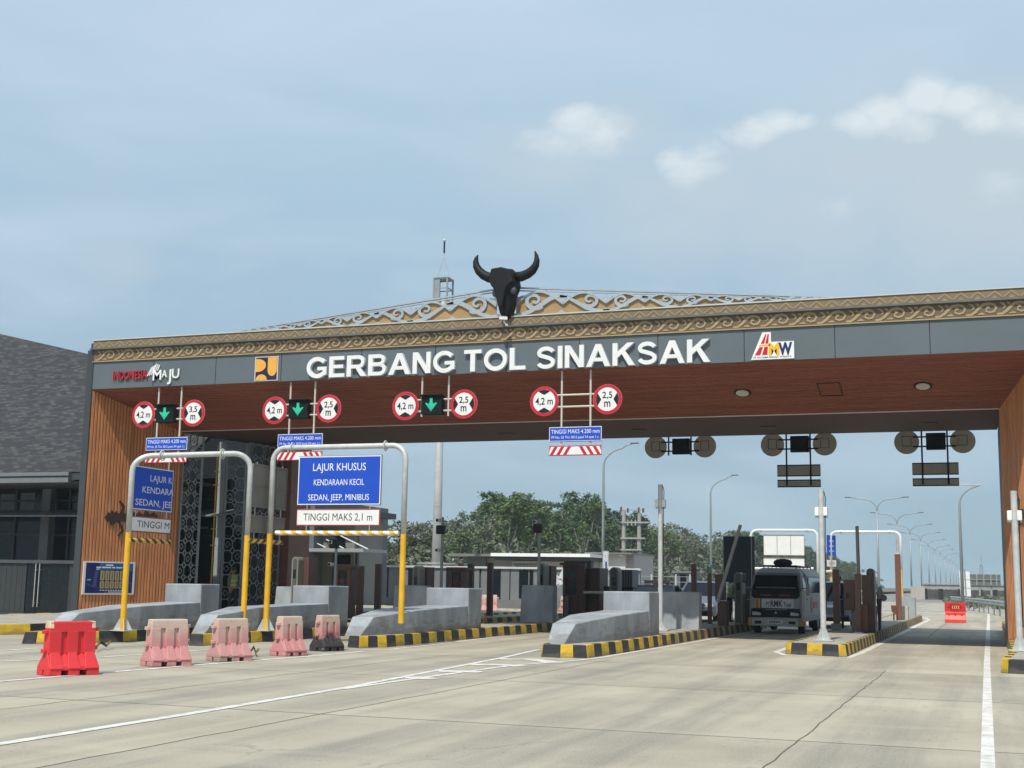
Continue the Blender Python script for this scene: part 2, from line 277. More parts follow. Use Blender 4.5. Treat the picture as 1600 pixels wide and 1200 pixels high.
# ------------------------------------------------------------------ mesh helpers
def wloc(o):
    v = Vector((0, 0, 0))
    while o: v += o.location; o = o.parent
    return v
class Frame:
    """a plane in space: u along, v up, w outwards"""
    def __init__(s, o, ux, uz): s.o = Vector(o); s.u = Vector(ux).normalized(); s.v = Vector(uz).normalized(); s.w = s.u.cross(s.v)
    def p(s, u, v, w=0): return s.o + s.u*u + s.v*v + s.w*w
class MB:
    def __init__(s): s.v = []; s.f = []; s.m = []
    def add(s, vs, fs, m=0):
        b = len(s.v); s.v += [tuple(x) for x in vs]; s.f += [tuple(b+i for i in f) for f in fs]; s.m += [m]*len(fs)
    def hexa(s, p, m=0): s.add(p, [(0, 3, 2, 1), (4, 5, 6, 7), (0, 1, 5, 4), (1, 2, 6, 5), (2, 3, 7, 6), (3, 0, 4, 7)], m)
    def box(s, x0, x1, y0, y1, z0, z1, m=0):
        s.hexa([(x0, y0, z0), (x1, y0, z0), (x1, y1, z0), (x0, y1, z0), (x0, y0, z1), (x1, y0, z1), (x1, y1, z1), (x0, y1, z1)], m)
    def prism(s, poly, ax, c0, c1, m=0):
        k = {'x': lambda a, b, c: (c, a, b), 'y': lambda a, b, c: (a, c, b), 'z': lambda a, b, c: (a, b, c)}[ax]; n = len(poly)
        s.add([k(a, b, c0) for a, b in poly]+[k(a, b, c1) for a, b in poly],
              [tuple(range(n-1, -1, -1)), tuple(range(n, 2*n))]+[(i, (i+1) % n, n+(i+1) % n, n+i) for i in range(n)], m)
    def fprism(s, F, poly, w0, w1, m=0):
        n = len(poly)
        s.add([F.p(a, b, w0) for a, b in poly]+[F.p(a, b, w1) for a, b in poly],
              [tuple(range(n-1, -1, -1)), tuple(range(n, 2*n))]+[(i, (i+1) % n, n+(i+1) % n, n+i) for i in range(n)], m)
    def frect(s, F, u0, u1, v0, v1, w0, w1, m=0): s.fprism(F, [(u0, v0), (u1, v0), (u1, v1), (u0, v1)], w0, w1, m)
    def fdisc(s, F, cu, cv, r, w0, w1, m=0, n=36): s.fprism(F, [(cu+r*math.cos(6.28318*i/n), cv+r*math.sin(6.28318*i/n)) for i in range(n)], w0, w1, m)
    def fribbon(s, F, pts, wid, w0, w1, m=0, closed=False):
        """flat strip of the given width (number or list) along a 2D path, mitred"""
        P = [Vector(p) for p in pts]; n = len(P); Lf = []; Rt = []
        for i in range(n):
            a = P[(i-1) % n] if (closed or i) else P[0]; b = P[(i+1) % n] if (closed or i < n-1) else P[-1]
            d = b-a
            if d.length < 1e-9: d = Vector((1, 0))
            d.normalize(); nn = Vector((-d.y, d.x)); hw = (wid[i] if isinstance(wid, (list, tuple)) else wid)/2
            Lf.append(P[i]+nn*hw); Rt.append(P[i]-nn*hw)
        for i in range(n if closed else n-1):
            j = (i+1) % n
            q = [Rt[i], Rt[j], Lf[j], Lf[i]]
            s.hexa([F.p(*x, w0) for x in q]+[F.p(*x, w1) for x in q], m)
    def tube(s, pts, r, n=8, m=0, caps=True):
        P = [Vector(p) for p in pts]; k = len(P); rr = r if isinstance(r, (list, tuple)) else [r]*k
        up = None; rings = []
        for i in range(k):
            d = (P[min(i+1, k-1)]-P[max(i-1, 0)]).normalized()
            if up is None: up = d.orthogonal().normalized()
            up = (up-d*up.dot(d))
            up = up.normalized() if up.length > 1e-6 else d.orthogonal().normalized()
            sd = d.cross(up); rings.append([P[i]+(up*math.cos(6.28318*j/n)+sd*math.sin(6.28318*j/n))*rr[i] for j in range(n)])
        fs = []
        for i in range(k-1):
            for j in range(n): fs.append((i*n+j, i*n+(j+1) % n, (i+1)*n+(j+1) % n, (i+1)*n+j))
        if caps: fs += [tuple(range(n-1, -1, -1)), tuple((k-1)*n+j for j in range(n))]
        s.add([v for q in rings for v in q], fs, m)
    def loft(s, rings, m=0, caps=True):
        n = len(rings[0]); k = len(rings); fs = []
        for i in range(k-1):
            for j in range(n): fs.append((i*n+j, i*n+(j+1) % n, (i+1)*n+(j+1) % n, (i+1)*n+j))
        if caps: fs += [tuple(range(n-1, -1, -1)), tuple((k-1)*n+j for j in range(n))]
        s.add([v for q in rings for v in q], fs, m)
    def ball(s, c, r, m=0, nu=10, nv=7):
        c = Vector(c); rr = r if isinstance(r, (tuple, list)) else (r, r, r)
        s.loft([[c+Vector((rr[0]*math.sin(a)*math.cos(6.28318*j/nu), rr[1]*math.sin(a)*math.sin(6.28318*j/nu), -rr[2]*math.cos(a))) for j in range(nu)] for a in [math.pi*(i+.02)/(nv+.04) for i in range(nv+1)]], m)
    def quad(s, a, b, c, d, m=0): s.add([a, b, c, d], [(0, 1, 2, 3)], m)
    def text(s, txt, F, u0, v0, width=None, height=.1, w0=.002, depth=0., m=0, bold=0., align='L', shear=0.):
        cu = bpy.data.curves.new('t', 'FONT'); cu.body = txt; cu.offset = bold; cu.extrude = .5 if depth else 0; cu.shear = shear; cu.resolution_u = 3
        o = bpy.data.objects.new('t', cu); COL.objects.link(o); dg = bpy.context.evaluated_depsgraph_get(); me = bpy.data.meshes.new_from_object(o.evaluated_get(dg))
        vs = [v.co.copy() for v in me.vertices]; fs = [tuple(p.vertices) for p in me.polygons]
        bpy.data.objects.remove(o); bpy.data.curves.remove(cu); bpy.data.meshes.remove(me)
        if not vs: return
        x0 = min(v.x for v in vs); x1 = max(v.x for v in vs)
        sy = height/.70; sx = (width/(x1-x0)) if width else sy*.92
        if align == 'C': u0 = u0-(x1-x0)*sx/2
        s.add([F.p(u0+(v.x-x0)*sx, v.y*sy+v0, w0+((v.z+.5)*depth if depth else 0)) for v in vs], fs, m)
    def build(s, name, mats, parent=None, smooth=False, world=True, bevel=0., label=None, uv=None):
        me = bpy.data.meshes.new(name)
        off = wloc(parent) if (parent and world) else Vector((0, 0, 0))
        me.from_pydata([(v[0]-off.x, v[1]-off.y, v[2]-off.z) for v in s.v], [], s.f)
        mats = mats if isinstance(mats, (list, tuple)) else [mats]
        for q in mats: me.materials.append(q)
        me.polygons.foreach_set('material_index', s.m)
        if smooth: me.polygons.foreach_set('use_smooth', [True]*len(s.f))
        bm = bmesh.new(); bm.from_mesh(me); bmesh.ops.recalc_face_normals(bm, faces=bm.faces); bm.to_mesh(me); bm.free()
        if uv:
            ly = me.uv_layers.new(name='UV')
            for lp in me.loops: ly.data[lp.index].uv = uv(me.vertices[lp.vertex_index].co+off)
        o = bpy.data.objects.new(name, me); COL.objects.link(o)
        if parent: o.parent = parent
        if bevel:
            b = o.modifiers.new('bevel', 'BEVEL'); b.width = bevel; b.segments = 2; b.limit_method = 'ANGLE'; b.angle_limit = R(40)
        if label: o['label'] = label
        return o
def split(b, name, mats, parent, **k):
    """every loose piece of b becomes an object of its own"""
    par = list(range(len(b.v)))
    def find(i):
        while par[i] != i: par[i] = par[par[i]]; i = par[i]
        return i
    for f in b.f:
        for i in f[1:]: par[find(i)] = find(f[0])
    g = {}
    for f, m in zip(b.f, b.m): g.setdefault(find(f[0]), []).append((f, m))
    o = []
    for fs in g.values():
        q = MB(); mp_ = {}
        for f, m in fs:
            for i in f:
                if i not in mp_: mp_[i] = len(q.v); q.v.append(b.v[i])
            q.f.append(tuple(mp_[i] for i in f)); q.m.append(m)
        o.append(q.build(name, mats, parent, **k))
    return o
def tag(o, label=None, cat=None, group=None, kind=None):
    for k, v in (('label', label), ('category', cat), ('group', group), ('kind', kind)):
        if v: o[k] = v
    return o
def empty(name, loc, label, cat, group=None, rz=0.):
    o = bpy.data.objects.new(name, None); COL.objects.link(o); o.location = loc; o.rotation_euler.z = rz; o.empty_display_size = .2
    return tag(o, label, cat, group)
def kids(o): return [c for c in COL.objects if c.parent == o]
def copy_tree(o, parent=None):
    c = o.copy(); COL.objects.link(c)
    if parent: c.parent = parent
    for k in kids(o): copy_tree(k, c)
    return c
def struct(o): o['kind'] = 'structure'; return o

# ================================================================== THE SETTING
# ground sheets
b = MB(); b.quad((-900, -120, -.012), (900, -120, -.012), (900, 2500, -.012), (-900, 2500, -.012)); struct(b.build('ground', grass_m))
b = MB(); b.quad((-60, -60, 0), (16, -60, 0), (16, 150, 0), (-60, 150, 0)); struct(b.build('road', road_m))
b = MB(); b.quad((-22, 150, 0), (3, 150, 0), (3, 900, 0), (-22, 900, 0)); struct(b.build('motorway', M_('far_asphalt', (.22, .21, .19), .9, var=.15, scale=.5)))

def strip(name, pts, w, m, z, parts=None):
    """painted line on the ground through 2D points"""
    b = MB(); Fg = Frame((0, 0, z), (1, 0, 0), (0, 1, 0)); P = [Vector(p[:2]) for p in pts]
    n = len(P); Lf = []; Rt = []
    for i in range(n):
        d = (P[min(i+1, n-1)]-P[max(i-1, 0)]).normalized(); nn = Vector((-d.y, d.x)); Lf.append(P[i]+nn*w/2); Rt.append(P[i]-nn*w/2)
    for i in range(n-1): b.quad(*[(q.x, q.y, z) for q in (Rt[i], Rt[i+1], Lf[i+1], Lf[i])])
    return struct(b.build(name, m))
def wavy(p, q, n=24, a=.012):
    p = Vector(p); q = Vector(q); d = (q-p).normalized(); nn = Vector((-d.y, d.x))
    return [p+(q-p)*i/n+nn*random.uniform(-a, a) for i in range(n+1)]
# slab joints
for x in (-1.93, -7.49, -11.0, 3.6): strip('slab_joint', wavy((x, 0), (x, 26.6 if x < 0 else 120), 60, .02), .016, joint_m, .003)
strip('slab_joint', wavy((-1.93, 45), (-1.93, 140), 10), .03, joint_m, .003)
for y in (7.8, 14.0, 20.0, 25.9): strip('slab_joint', wavy((-30, y-.15), (14, y+.15), 50, .015), .02, joint_m, .0035)
for y in (70, 77, 96): strip('slab_joint', wavy((-12, y), (5, y), 10), .08, joint_m, .0035)
# painted lines
strip('lane_marking', [(-.05, 3), (-.10, 30)], .128, white_line, .006)
strip('lane_marking', [(-.10, 30), (-.06, 140)], .135, white_line, .006)
strip('lane_marking', [(x, y) for x, y, z in (gd(-60, 1172), gd(0, 1163), gd(270, 1120), gd(540, 1075))], .15, white_line, .006)
strip('lane_marking', [(x, y) for x, y, z in (gd(535, 1076), gd(640, 1056), gd(790, 1027), gd(838, 1016), gd(846, 1015))], .13, white_line, .0062)
strip('lane_marking', [(x, y) for x, y, z in (gd(535, 1077), gd(660, 1059), gd(800, 1040), gd(905, 1032), gd(940, 1027.5), gd(1000, 1017.5), gd(1093, 1002), gd(1170, 988))], .13, white_line, .0064)
for a, c in (((633, 1059), (670, 1061.5)), ((685, 1049), (752, 1050.5)), ((735, 1038.5), (815, 1041.5)), ((780, 1030), (868, 1036))):
    strip('hatch_marking', [gd(*a)[:2], gd((a[0]+c[0])/2+6, a[1]+.4)[:2], gd(*c)[:2]], .42, white_line, .0068)
strip('lane_marking', [(x, y) for x, y, z in (gd(-80, 1073), gd(0, 1065), gd(300, 1040), gd(480, 1026), gd(570, 1018))], .14, white_line, .006)
strip('lane_marking', [gd(0, 1017)[:2], gd(60, 1013)[:2]], .14, white_line, .006)
strip('lane_marking', [(x, y) for x, y, z in (gd(0, 1034), gd(160, 1027), gd(330, 1015))], .12, white_line, .006)
strip('lane_marking', [(x, y) for x, y, z in (gd(560, 1016.5), gd(610, 1015), gd(700, 1005), gd(800, 992), gd(860, 983))], .12, white_line, .006)
strip('lane_marking', [(x, y) for x, y, z in (gd(1232, 1012), gd(1213, 1019), gd(1226, 1024), gd(1325, 1028), gd(1345, 1021), gd(1400, 994), gd(1452, 968.5), gd(1443, 965))], .16, white_line, .006)
for y in (88, 97, 106, 116, 127): strip('rumble_strip', [(-14, y), (-.6, y)], .9, white_line, .006)

# ---- toll islands: raised pavement with striped kerb stones
def island(poly, h=.27, shade_from=1e9, step=.62, first=0):
    """poly: plan outline, counter-clockwise seen from above"""
    b = MB(); inner = []
    n = len(poly); P = [Vector(p) for p in poly]
    cen = sum(P, Vector((0, 0)))/n
    for i in range(n):
        d1 = (P[i]-P[i-1]).normalized(); d2 = (P[(i+1) % n]-P[i]).normalized(); n1 = Vector((-d1.y, d1.x)); n2 = Vector((-d2.y, d2.x))
        k = (n1+n2); k = k/max(.3, k.length_squared)*2; inner.append(P[i]+k*.16)
    b.prism([tuple(p) for p in inner], 'z', .0, h-.008, 0)
    top = b.build('toll_island', isl_top); struct(top)
    kb = MB(); idx = first
    for i in range(n):
        a, c = P[i], P[(i+1) % n]; ia, ic = inner[i], inner[(i+1) % n]; ln = (c-a).length; k = max(1, round(ln/(.32 if ln < .9 else step)))
        for j in range(k):
            t0 = j/k; t1 = (j+1)/k; g = .004/ln
            p0 = a.lerp(c, t0+g); p1 = a.lerp(c, t1-g); q0 = ia.lerp(ic, t0+g); q1 = ia.lerp(ic, t1-g)
            dn = Vector((0, 0)); s0 = p0.lerp(q0, .22); s1 = p1.lerp(q1, .22)
            in_shade = p0.y > shade_from; mi = (idx % 2)+(2 if in_shade else 0)  # stones beyond this depth take the painted shade colours
            kb.hexa([(*p0, 0), (*p1, 0), (*q1, 0), (*q0, 0), (*s0, h), (*s1, h), (*q1, h), (*q0, h)], mi); idx += 1
    kb.build('kerb', [k_yel, k_blk, k_yel_shade, k_blk_shade], top, bevel=.012)
    return top
island([(-24.1, 27.2), (-23.7, 28.1), (-23.7, 60), (-30, 60), (-30, 26.5)], step=.7)
island([(-20.7, 24.25), (-20.2, 24.6), (-19.45, 26.3), (-19.4, 60), (-21.1, 60), (-21.1, 26)], step=.55, first=1)
island([(-17.35, 25.9), (-17.02, 26.0), (-16.95, 29), (-16.95, 60), (-18.4, 60), (-18.4, 28), (-17.5, 26.1)], step=.52, first=1)
island([(-14.12, 27.55), (-13.78, 27.45), (-13.40, 28.2), (-13.40, 62), (-14.9, 62), (-14.9, 30), (-14.2, 27.7)], step=.5, first=1)
island([(-9.07, 26.75), (-8.62, 26.65), (-8.08, 26.9), (-7.98, 30), (-7.95, 62), (-9.5, 62), (-9.5, 30), (-9.14, 26.9)], step=.48, shade_from=34.5, first=1)
island([(-4.60, 31.55), (-4.45, 31.4), (-3.3, 31.0), (-3.12, 31.15), (-3.10, 67), (-3.3, 67.8), (-4.6, 67.8)], step=.44, shade_from=32.6)
island([(.15, 27.25), (.28, 27.07), (3.2, 26.9), (3.2, 60), (.45, 60), (.40, 31)], step=.52)

# ---- verge and far ground on the right
b = MB(); b.add([(1.5, 62, .02), (1.5, 140, .02), (60, 140, .02), (60, 62, .02)], [(3, 2, 1, 0)]); struct(b.build('verge', soil))
b = MB(); b.prism([(-60, 0), (-24, 0), (-22.5, .55), (-60, .9)], 'y', 150, 700); struct(b.build('embankment', soil))

# ================================================================== THE TOLL GATE
GK = 1.2                                 # the gate stands this much farther back than the island noses suggest
YF = 34.08
gate = empty('toll_gate', (-10.6, 34, 0), 'long brown toll gate canopy with white lettering and carved golden bands', 'toll gate')
XL, XR = -27.0, 1.44                      # front opening
RL, RR = -26.06, .444                     # rear opening
FO = 2.6                                 # the fascia runs on past the right leg, out of the frame
zb = at(143.75, 608.2, YF).z; zf1 = at(142.5, 566.2, YF).z; zl = at(143.7, 546.2, YF).z; zt = at(143.75, 533.75, YF).z
ZC = 6.537; YC = 37.8; YR = 44.9; ZR = 6.76; YB = 48.5; ZB = 7.6
# body of the beam
b = MB(); b.prism([(YF+.06, zb+.03), (YC, ZC+.06), (YR, ZR+.06), (YB, ZB), (YB, zt-.05), (YF+.06, zt-.05)], 'x', XL-.2, XR+FO); b.build('roof_body', frame_dark, gate)
# soffits
b = MB(); b.hexa([(XL, YF+.01, zb), (XR+FO, YF+.01, zb), (RR+.0, YC, ZC), (RL, YC, ZC), (XL, YF+.01, zb+.05), (XR+FO, YF+.01, zb+.05), (RR, YC, ZC+.05), (RL, YC, ZC+.05)])
n = 21
for i in range(1, n):                    # shadow gaps between planks
    t = i/n; y = YF+(YC-YF)*t; z = zb+(ZC-zb)*t; xa = XL+(RL-XL)*t+.02; xb = XR+FO+(RR-XR-FO)*t-.02
    b.box(xa, xb, y-.006, y+.006, z-.012-.0, z+.01, 1)
b.build('front_soffit', [soffit_m, M_('soffit_gap', (.24, .082, .05), .5, var=.2)], gate)
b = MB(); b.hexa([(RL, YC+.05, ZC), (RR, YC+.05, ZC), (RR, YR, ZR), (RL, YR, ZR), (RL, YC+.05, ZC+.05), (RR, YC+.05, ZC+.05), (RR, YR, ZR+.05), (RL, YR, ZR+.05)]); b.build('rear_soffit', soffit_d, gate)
b = MB(); b.box(RL, RR, YC-.01, YC+.05, ZC-.02, ZC+.04); b.build('soffit_trim', trim_w, gate)
def soffit_pt(x, y, front=True):
    d = _ray(x, y)                       # meet with the sloping front soffit / the rear soffit
    (y0, z0, y1, z1) = (YF, zb, YC, ZC) if front else (YC, ZC, YR, ZR)
    k = (z1-z0)/(y1-y0); t = (z0-k*y0-CAM_H)/(d.z-k*d.y); return Vector((d.x*t, d.y*t, d.z*t+CAM_H))
for p in ((1160, 612.5), (1442, 602)):
    c = soffit_pt(*p); b = MB(); b.tube([c+Vector((0, -.01, -.03)), c+Vector((0, .01, .03))], .24, 18, 1); b.tube([c+Vector((0, -.015, -.045)), c+Vector((0, 0, 0))], .185, 18, 0)
    b.build('ceiling_light', [M_('lamp_diffuser', (.55, .52, .47), .4, var=.05), black_p], gate)
for p in ((790, 677), (998, 671.5), (1200, 667), (1455, 661)):
    c = soffit_pt(*p, front=False); b = MB(); b.box(c.x-.22, c.x+.22, c.y-.2, c.y+.2, c.z-.025, c.z+.02); b.build('soffit_downlight', black_p, gate)
c = soffit_pt(1297, 608); b = MB(); Fh = Frame(c, (1, 0, 0), (0, (YC-YF), (ZC-zb)))
b.fribbon(Fh, [(-.3, .45), (-.3, -.45), (.3, -.45), (.3, .45)], .025, -.02, .03, 0, True); b.build('access_hatch', black_p, gate)
# fascia
b = MB(); b.box(XL-.02, XR+FO, YF, YF+.06, zb-.0, zf1)
for px in (241, 338, 440, 565, 680, 792, 905, 1028, 1163, 1305, 1454):
    x = at(px, 560, YF).x; b.box(x-.010, x+.010, YF-.003, YF+.02, zb+.01, zf1-.01, 1)
b.build('fascia', [fascia_m, black_p], gate)
Ff = Frame((0, YF, 0), (1, 0, 0), (0, 0, 1))
# floral frieze
b = MB(); b.box(XL-.02, XR+FO, YF-.02, YF+.06, zf1, zl-.03); b.box(XL-.02, XR+FO, YF-.05, YF-.02, zf1-.012, zf1+.02, 1)
hh = zl-.03-zf1; T = .74; x = XL+.1
while x < XR+FO-.6:
    def q(u, v): return (x+u*T, zf1+.03+v*(hh-.05))
    b.fribbon(Ff, [q(-.05, .08), q(.12, .10), q(.26, .30), q(.38, .58), q(.52, .84), q(.70, .92), q(.86, .80), q(.93, .55), q(.86, .30), q(.72, .22), q(.60, .34), q(.62, .54), q(.72, .60)], [.05, .06, .07, .075, .075, .07, .06, .055, .055, .05, .045, .04, .05], .021, .034, 1)
    b.fribbon(Ff, [q(.05, .95), q(.16, .82), q(.22, .62), q(.14, .46)], [.03, .06, .05, .02], .021, .032, 1)
    b.fribbon(Ff, [q(.33, .12), q(.48, .16), q(.55, .10)], [.02, .06, .02], .021, .032, 1)
    b.fribbon(Ff, [q(.70, .56), q(.62, .70), q(.72, .74)], [.07, .05, .02], .021, .032, 1)
    b.fribbon(Ff, [q(.28, .92), q(.38, .80), q(.36, .95)], [.05, .05, .02], .021, .032, 1)
    x += T
b.build('floral_frieze', [gold_base, gold_rel], gate)
b = MB(); b.box(XL-.1, XR+FO, YF-.14, YF+.06, zl-.03, zl+.015); b.build('drip_ledge', M_('ledge_grey', (.12, .13, .135), .5, var=.1), gate)
# zigzag band
b = MB(); b.box(XL-.02, XR+FO, YF-.06, YF+.08, zl+.015, zt); hh = zt-zl-.015; T = .40; x = XL
while x < XR+FO-.4:
    b.fribbon(Ff, [(x, zl+.05), (x+T/2, zt-.05), (x+T, zl+.05)], .045, .061, .07, 1)
    b.fprism(Ff, [(x+T*.32, zl+.035), (x+T*.68, zl+.035), (x+T*.5, zl+.11)], .061, .067, 1); x += T
b.box(XL-.03, XR+FO, YF-.09, YF+.1, zt, zt+.03, 2); b.build('zigzag_band', [zig_base, zig_rel, M_('capping', (.5, .5, .47), .5, var=.05)], gate)
# legs
def leg(name, fx, rx, sgn):
    b = MB(); b.prism([(fx, YF+.02), (rx, YC), (rx, YC+.1), (fx+sgn*.55, YC+.1), (fx+sgn*.22, YF+.02)], 'z', .02, zb+.02, 1)
    ln = math.hypot(rx-fx, YC-YF); k = 30; A = Vector((fx, YF+.02)); B = Vector((rx, YC)); d = (B-A)/ln; nn = Vector((d.y, -d.x))*(1 if sgn < 0 else -1)
    for i in range(k):
        p = A+(B-A)*((i+.2)/k); q = A+(B-A)*((i+.80)/k); zt0 = zb+(ZC-zb)*(i+.5)/k-.02
        b.hexa([(*p, .02), (*q, .02), (*(q+nn*.016), .02), (*(p+nn*.016), .02), (*p, zt0), (*q, zt0), (*(q+nn*.016), zt0), (*(p+nn*.016), zt0)], 0)
    return b.build(name, [wood_m, wood_gap], gate)
leg('timber_reveal', XL, RL, -1); leg('timber_reveal', XR, RR, 1)
b = MB(); b.box(XL-.24, XL-.004, YF-.03, YF+.16, .0, zl-.03); b.build('corner_frame', frame_dark, gate)
b = MB(); b.box(RR+.005, RR+.4, YC+.1, YR, .02, ZC+.1); b.build('side_panel', M_('side_grey', (.075, .08, .085), .5, var=.1), gate)
b = MB(); b.box(RL-.9, RL+.28, YR+.05, YR+1.7, .02, ZB); b.build('rear_pier', M_('rear_pier_brown', (.28, .115, .08), .55, var=.15), gate)
# geckos on the reveals
def gecko(fx, rx, sgn, pts):
    A = Vector((fx, YF+.02, 0)); B = Vector((rx, YC, 0)); ux = (B-A) if sgn < 0 else (A-B); Fr = Frame(A if sgn < 0 else B, ux, (0, 0, 1))
    b = MB()
    for q in pts: b.fprism(Fr, q, .024, .055)
    return b, Fr
def rv(px, py):                           # photo point met with the left reveal plane -> local u, v
    A = Vector((XL, YF+.02, 0)); B = Vector((RL, YC, 0)); Fr = Frame(A, B-A, (0, 0, 1)); d = _ray(px, py); o = Vector((0, 0, CAM_H))
    t = (A-o).dot(Fr.w)/d.dot(Fr.w); p = o+d*t-A; return (p.dot(Fr.u), p.dot(Fr.v))
gz = lambda lst: [(150+u/5.333, 650+v/5.333) for u, v in lst]
def limb(pts, w=.07):
    P = [Vector(rv(*p)) for p in gz(pts)]; o = []
    for a, c in zip(P[:-1], P[1:]):
        d = (c-a).normalized(); nn = Vector((-d.y, d.x))*w/2; o.append([tuple(a-nn-d*w*.3), tuple(c-nn+d*w*.3), tuple(c+nn+d*w*.3), tuple(a+nn-d*w*.3)])
    return o
body_ = [rv(*p) for p in gz([(65, 845), (95, 800), (108, 814), (125, 785), (143, 810), (162, 792), (182, 816), (205, 798), (235, 815), (262, 800), (290, 818), (310, 796), (332, 818), (352, 797), (380, 822), (412, 797), (440, 820), (470, 802), (512, 842), (470, 856), (400, 850), (330, 858), (262, 862), (235, 884), (212, 870), (188, 893), (166, 874), (145, 900), (125, 915), (106, 870), (95, 882)])]
parts = [body_[::-1]]+limb([(200, 806), (226, 757), (194, 712)])+limb([(186, 880), (216, 952), (180, 996)])+limb([(372, 852), (392, 905), (430, 960)], .05)+limb([(400, 805), (425, 760), (405, 730)], .05)
b, Fr = gecko(XL, RL, -1, parts); b.build('gecko_ornament', M_('gecko_brown', (.045, .032, .022), .5, var=.15), gate)
ln = math.hypot(RR-XR, YC-YF); b, Fr = gecko(XR, RR, 1, [[(ln-u, v) for u, v in reversed(q)] for q in parts]); b.build('gecko_ornament', MATS['gecko_brown'], gate)

# lettering on the fascia: heavy grotesque capitals drawn by hand, height 1, stroke .2
def el(cx, cy, rx, ry, a0, a1, n=18): return [(cx+rx*math.cos(R(a0+(a1-a0)*i/n)), cy+ry*math.sin(R(a0+(a1-a0)*i/n))) for i in range(n+1)]
GLY = {'E': (.72, [[(0, 0), (.2, 0), (.2, 1), (0, 1)], [(.19, .83), (.69, .83), (.69, 1), (.19, 1)], [(.19, .43), (.65, .43), (.65, .59), (.19, .59)], [(.19, 0), (.72, 0), (.72, .17), (.19, .17)]], []),
 'T': (.74, [[(.27, 0), (.47, 0), (.47, .9), (.27, .9)], [(0, .83), (.74, .83), (.74, 1), (0, 1)]], []), 'L': (.66, [[(0, 0), (.2, 0), (.2, 1), (0, 1)], [(.19, 0), (.66, 0), (.66, .17), (.19, .17)]], []),
 'I': (.2, [[(0, 0), (.2, 0), (.2, 1), (0, 1)]], []), 'N': (.79, [[(0, 0), (.19, 0), (.19, 1), (0, 1)], [(.60, 0), (.79, 0), (.79, 1), (.60, 1)], [(.0, 1), (.21, 1), (.79, 0), (.58, 0)]], []),
 'A': (.98, [[(0, 0), (.215, 0), (.595, 1), (.38, 1)], [(.765, 0), (.98, 0), (.60, 1), (.385, 1)], [(.25, .23), (.75, .23), (.75, .39), (.25, .39)]], []),
 'K': (.90, [[(0, 0), (.2, 0), (.2, 1), (0, 1)], [(.15, .30), (.15, .56), (.60, 1), (.87, 1)], [(.33, .60), (.47, .72), (.90, 0), (.65, 0)]], []),
 'O': (1.0, [], [(el(.5, .5, .40, .415, 0, 360, 36)[:-1], .195, True)]),
 'G': (.97, [[(.77, .10), (.95, .16), (.95, .53), (.77, .53)], [(.52, .37), (.80, .37), (.80, .53), (.52, .53)]], [(el(.5, .5, .40, .415, 38, 318, 28), .195, False)]),
 'R': (.88, [[(0, 0), (.2, 0), (.2, 1), (0, 1)], [(.36, .46), (.56, .50), (.88, 0), (.64, 0)]], [([(.1, .915), (.48, .915)]+el(.53, .69, .20, .225, 85, -85, 12)+[(.48, .465), (.1, .465)], .17, False)]),
 'B': (.82, [[(0, 0), (.2, 0), (.2, 1), (0, 1)]], [([(.1, .915), (.44, .915)]+el(.49, .725, .19, .19, 85, -85, 12)+[(.44, .535), (.1, .535)], .17, False), ([(.1, .52), (.46, .52)]+el(.50, .30, .225, .215, 85, -85, 12)+[(.46, .085), (.1, .085)], .17, False)]),
 'S': (.80, [], [(el(.40, .715, .29, .20, 14, 215, 16)+[(.30, .56), (.42, .515), (.55, .47)]+el(.395, .285, .305, .20, 42, -166, 18), .175, False)])}
def glyphs(b, word, F, u0, u1, v0, H, w0, w1):
    gap = .10; tot = sum(GLY[c][0] for c in word)+gap*(len(word)-1); k = (u1-u0)/tot; u = u0; e = 0
    for c in word:
        wd, polys, ribs = GLY[c]
        for p_ in polys: b.fprism(F, [(u+x*k, v0+y*H) for x, y in p_], w0, w1+e*.0015); e = (e+1) % 4
        for pts, st, cl in ribs: b.fribbon(F, [(u+x*k, v0+y*H) for x, y in pts], st*H, w0, w1+e*.0015, 0, cl); e = (e+1) % 4
        u += (wd+gap)*k
def fspan(x0, y0, x1, y1): a = at(x0, y0, YF); c = at(x1, y1, YF); return a, c
for word, (xa, ya), (xb, yb), cap in (('GERBANG', (481, 593), (713, 583), .678), ('TOL', (727, 582.5), (823, 579), .678), ('SINAKSAK', (840, 579), (1111, 566.5), .678)):
    b = MB(); a = at(xa, ya, YF); c = at(xb, yb, YF); glyphs(b, word, Ff, a.x, c.x, (a.z+c.z)/2+.015, cap-.045, .0, .12); b.build('gate_lettering', [letter_m], gate)
b = MB(); a = at(178, 594, YF); c = at(231, 591, YF); b.text('INDONESIA', Ff, a.x, a.z, c.x-a.x, .27, .01, .06, 1, bold=.012)
a = at(240, 594, YF); c = at(281, 593, YF); u = c.x-a.x
b.text('M', Ff, a.x, a.z-.01, u*.32, .324, .01, .05, 0, bold=.012); b.text('A', Ff, a.x+u*.34, a.z+.07, u*.19, .228, .01, .05, 0, bold=.012); b.text('J', Ff, a.x+u*.56, a.z-.04, u*.14, .36, .01, .05, 0, bold=.012); b.text('U', Ff, a.x+u*.73, a.z+.03, u*.27, .30, .01, .05, 0, bold=.012)
for i in range(6):
    p0 = at(231+i*3.2, 588-i*.8, YF); p1 = at(238.5+i*2.4, 570.5-i*.5+abs(i-3)*1.2, YF); b.fribbon(Ff, [(p0.x, p0.z+(.10 if i > 2 else 0)), (p1.x, p1.z)], .032, .005, .04, 0)
b.build('slogan_lettering', [letter_m, M_('dark_red_letter', (.40, .015, .035), .4, var=.1)], gate)
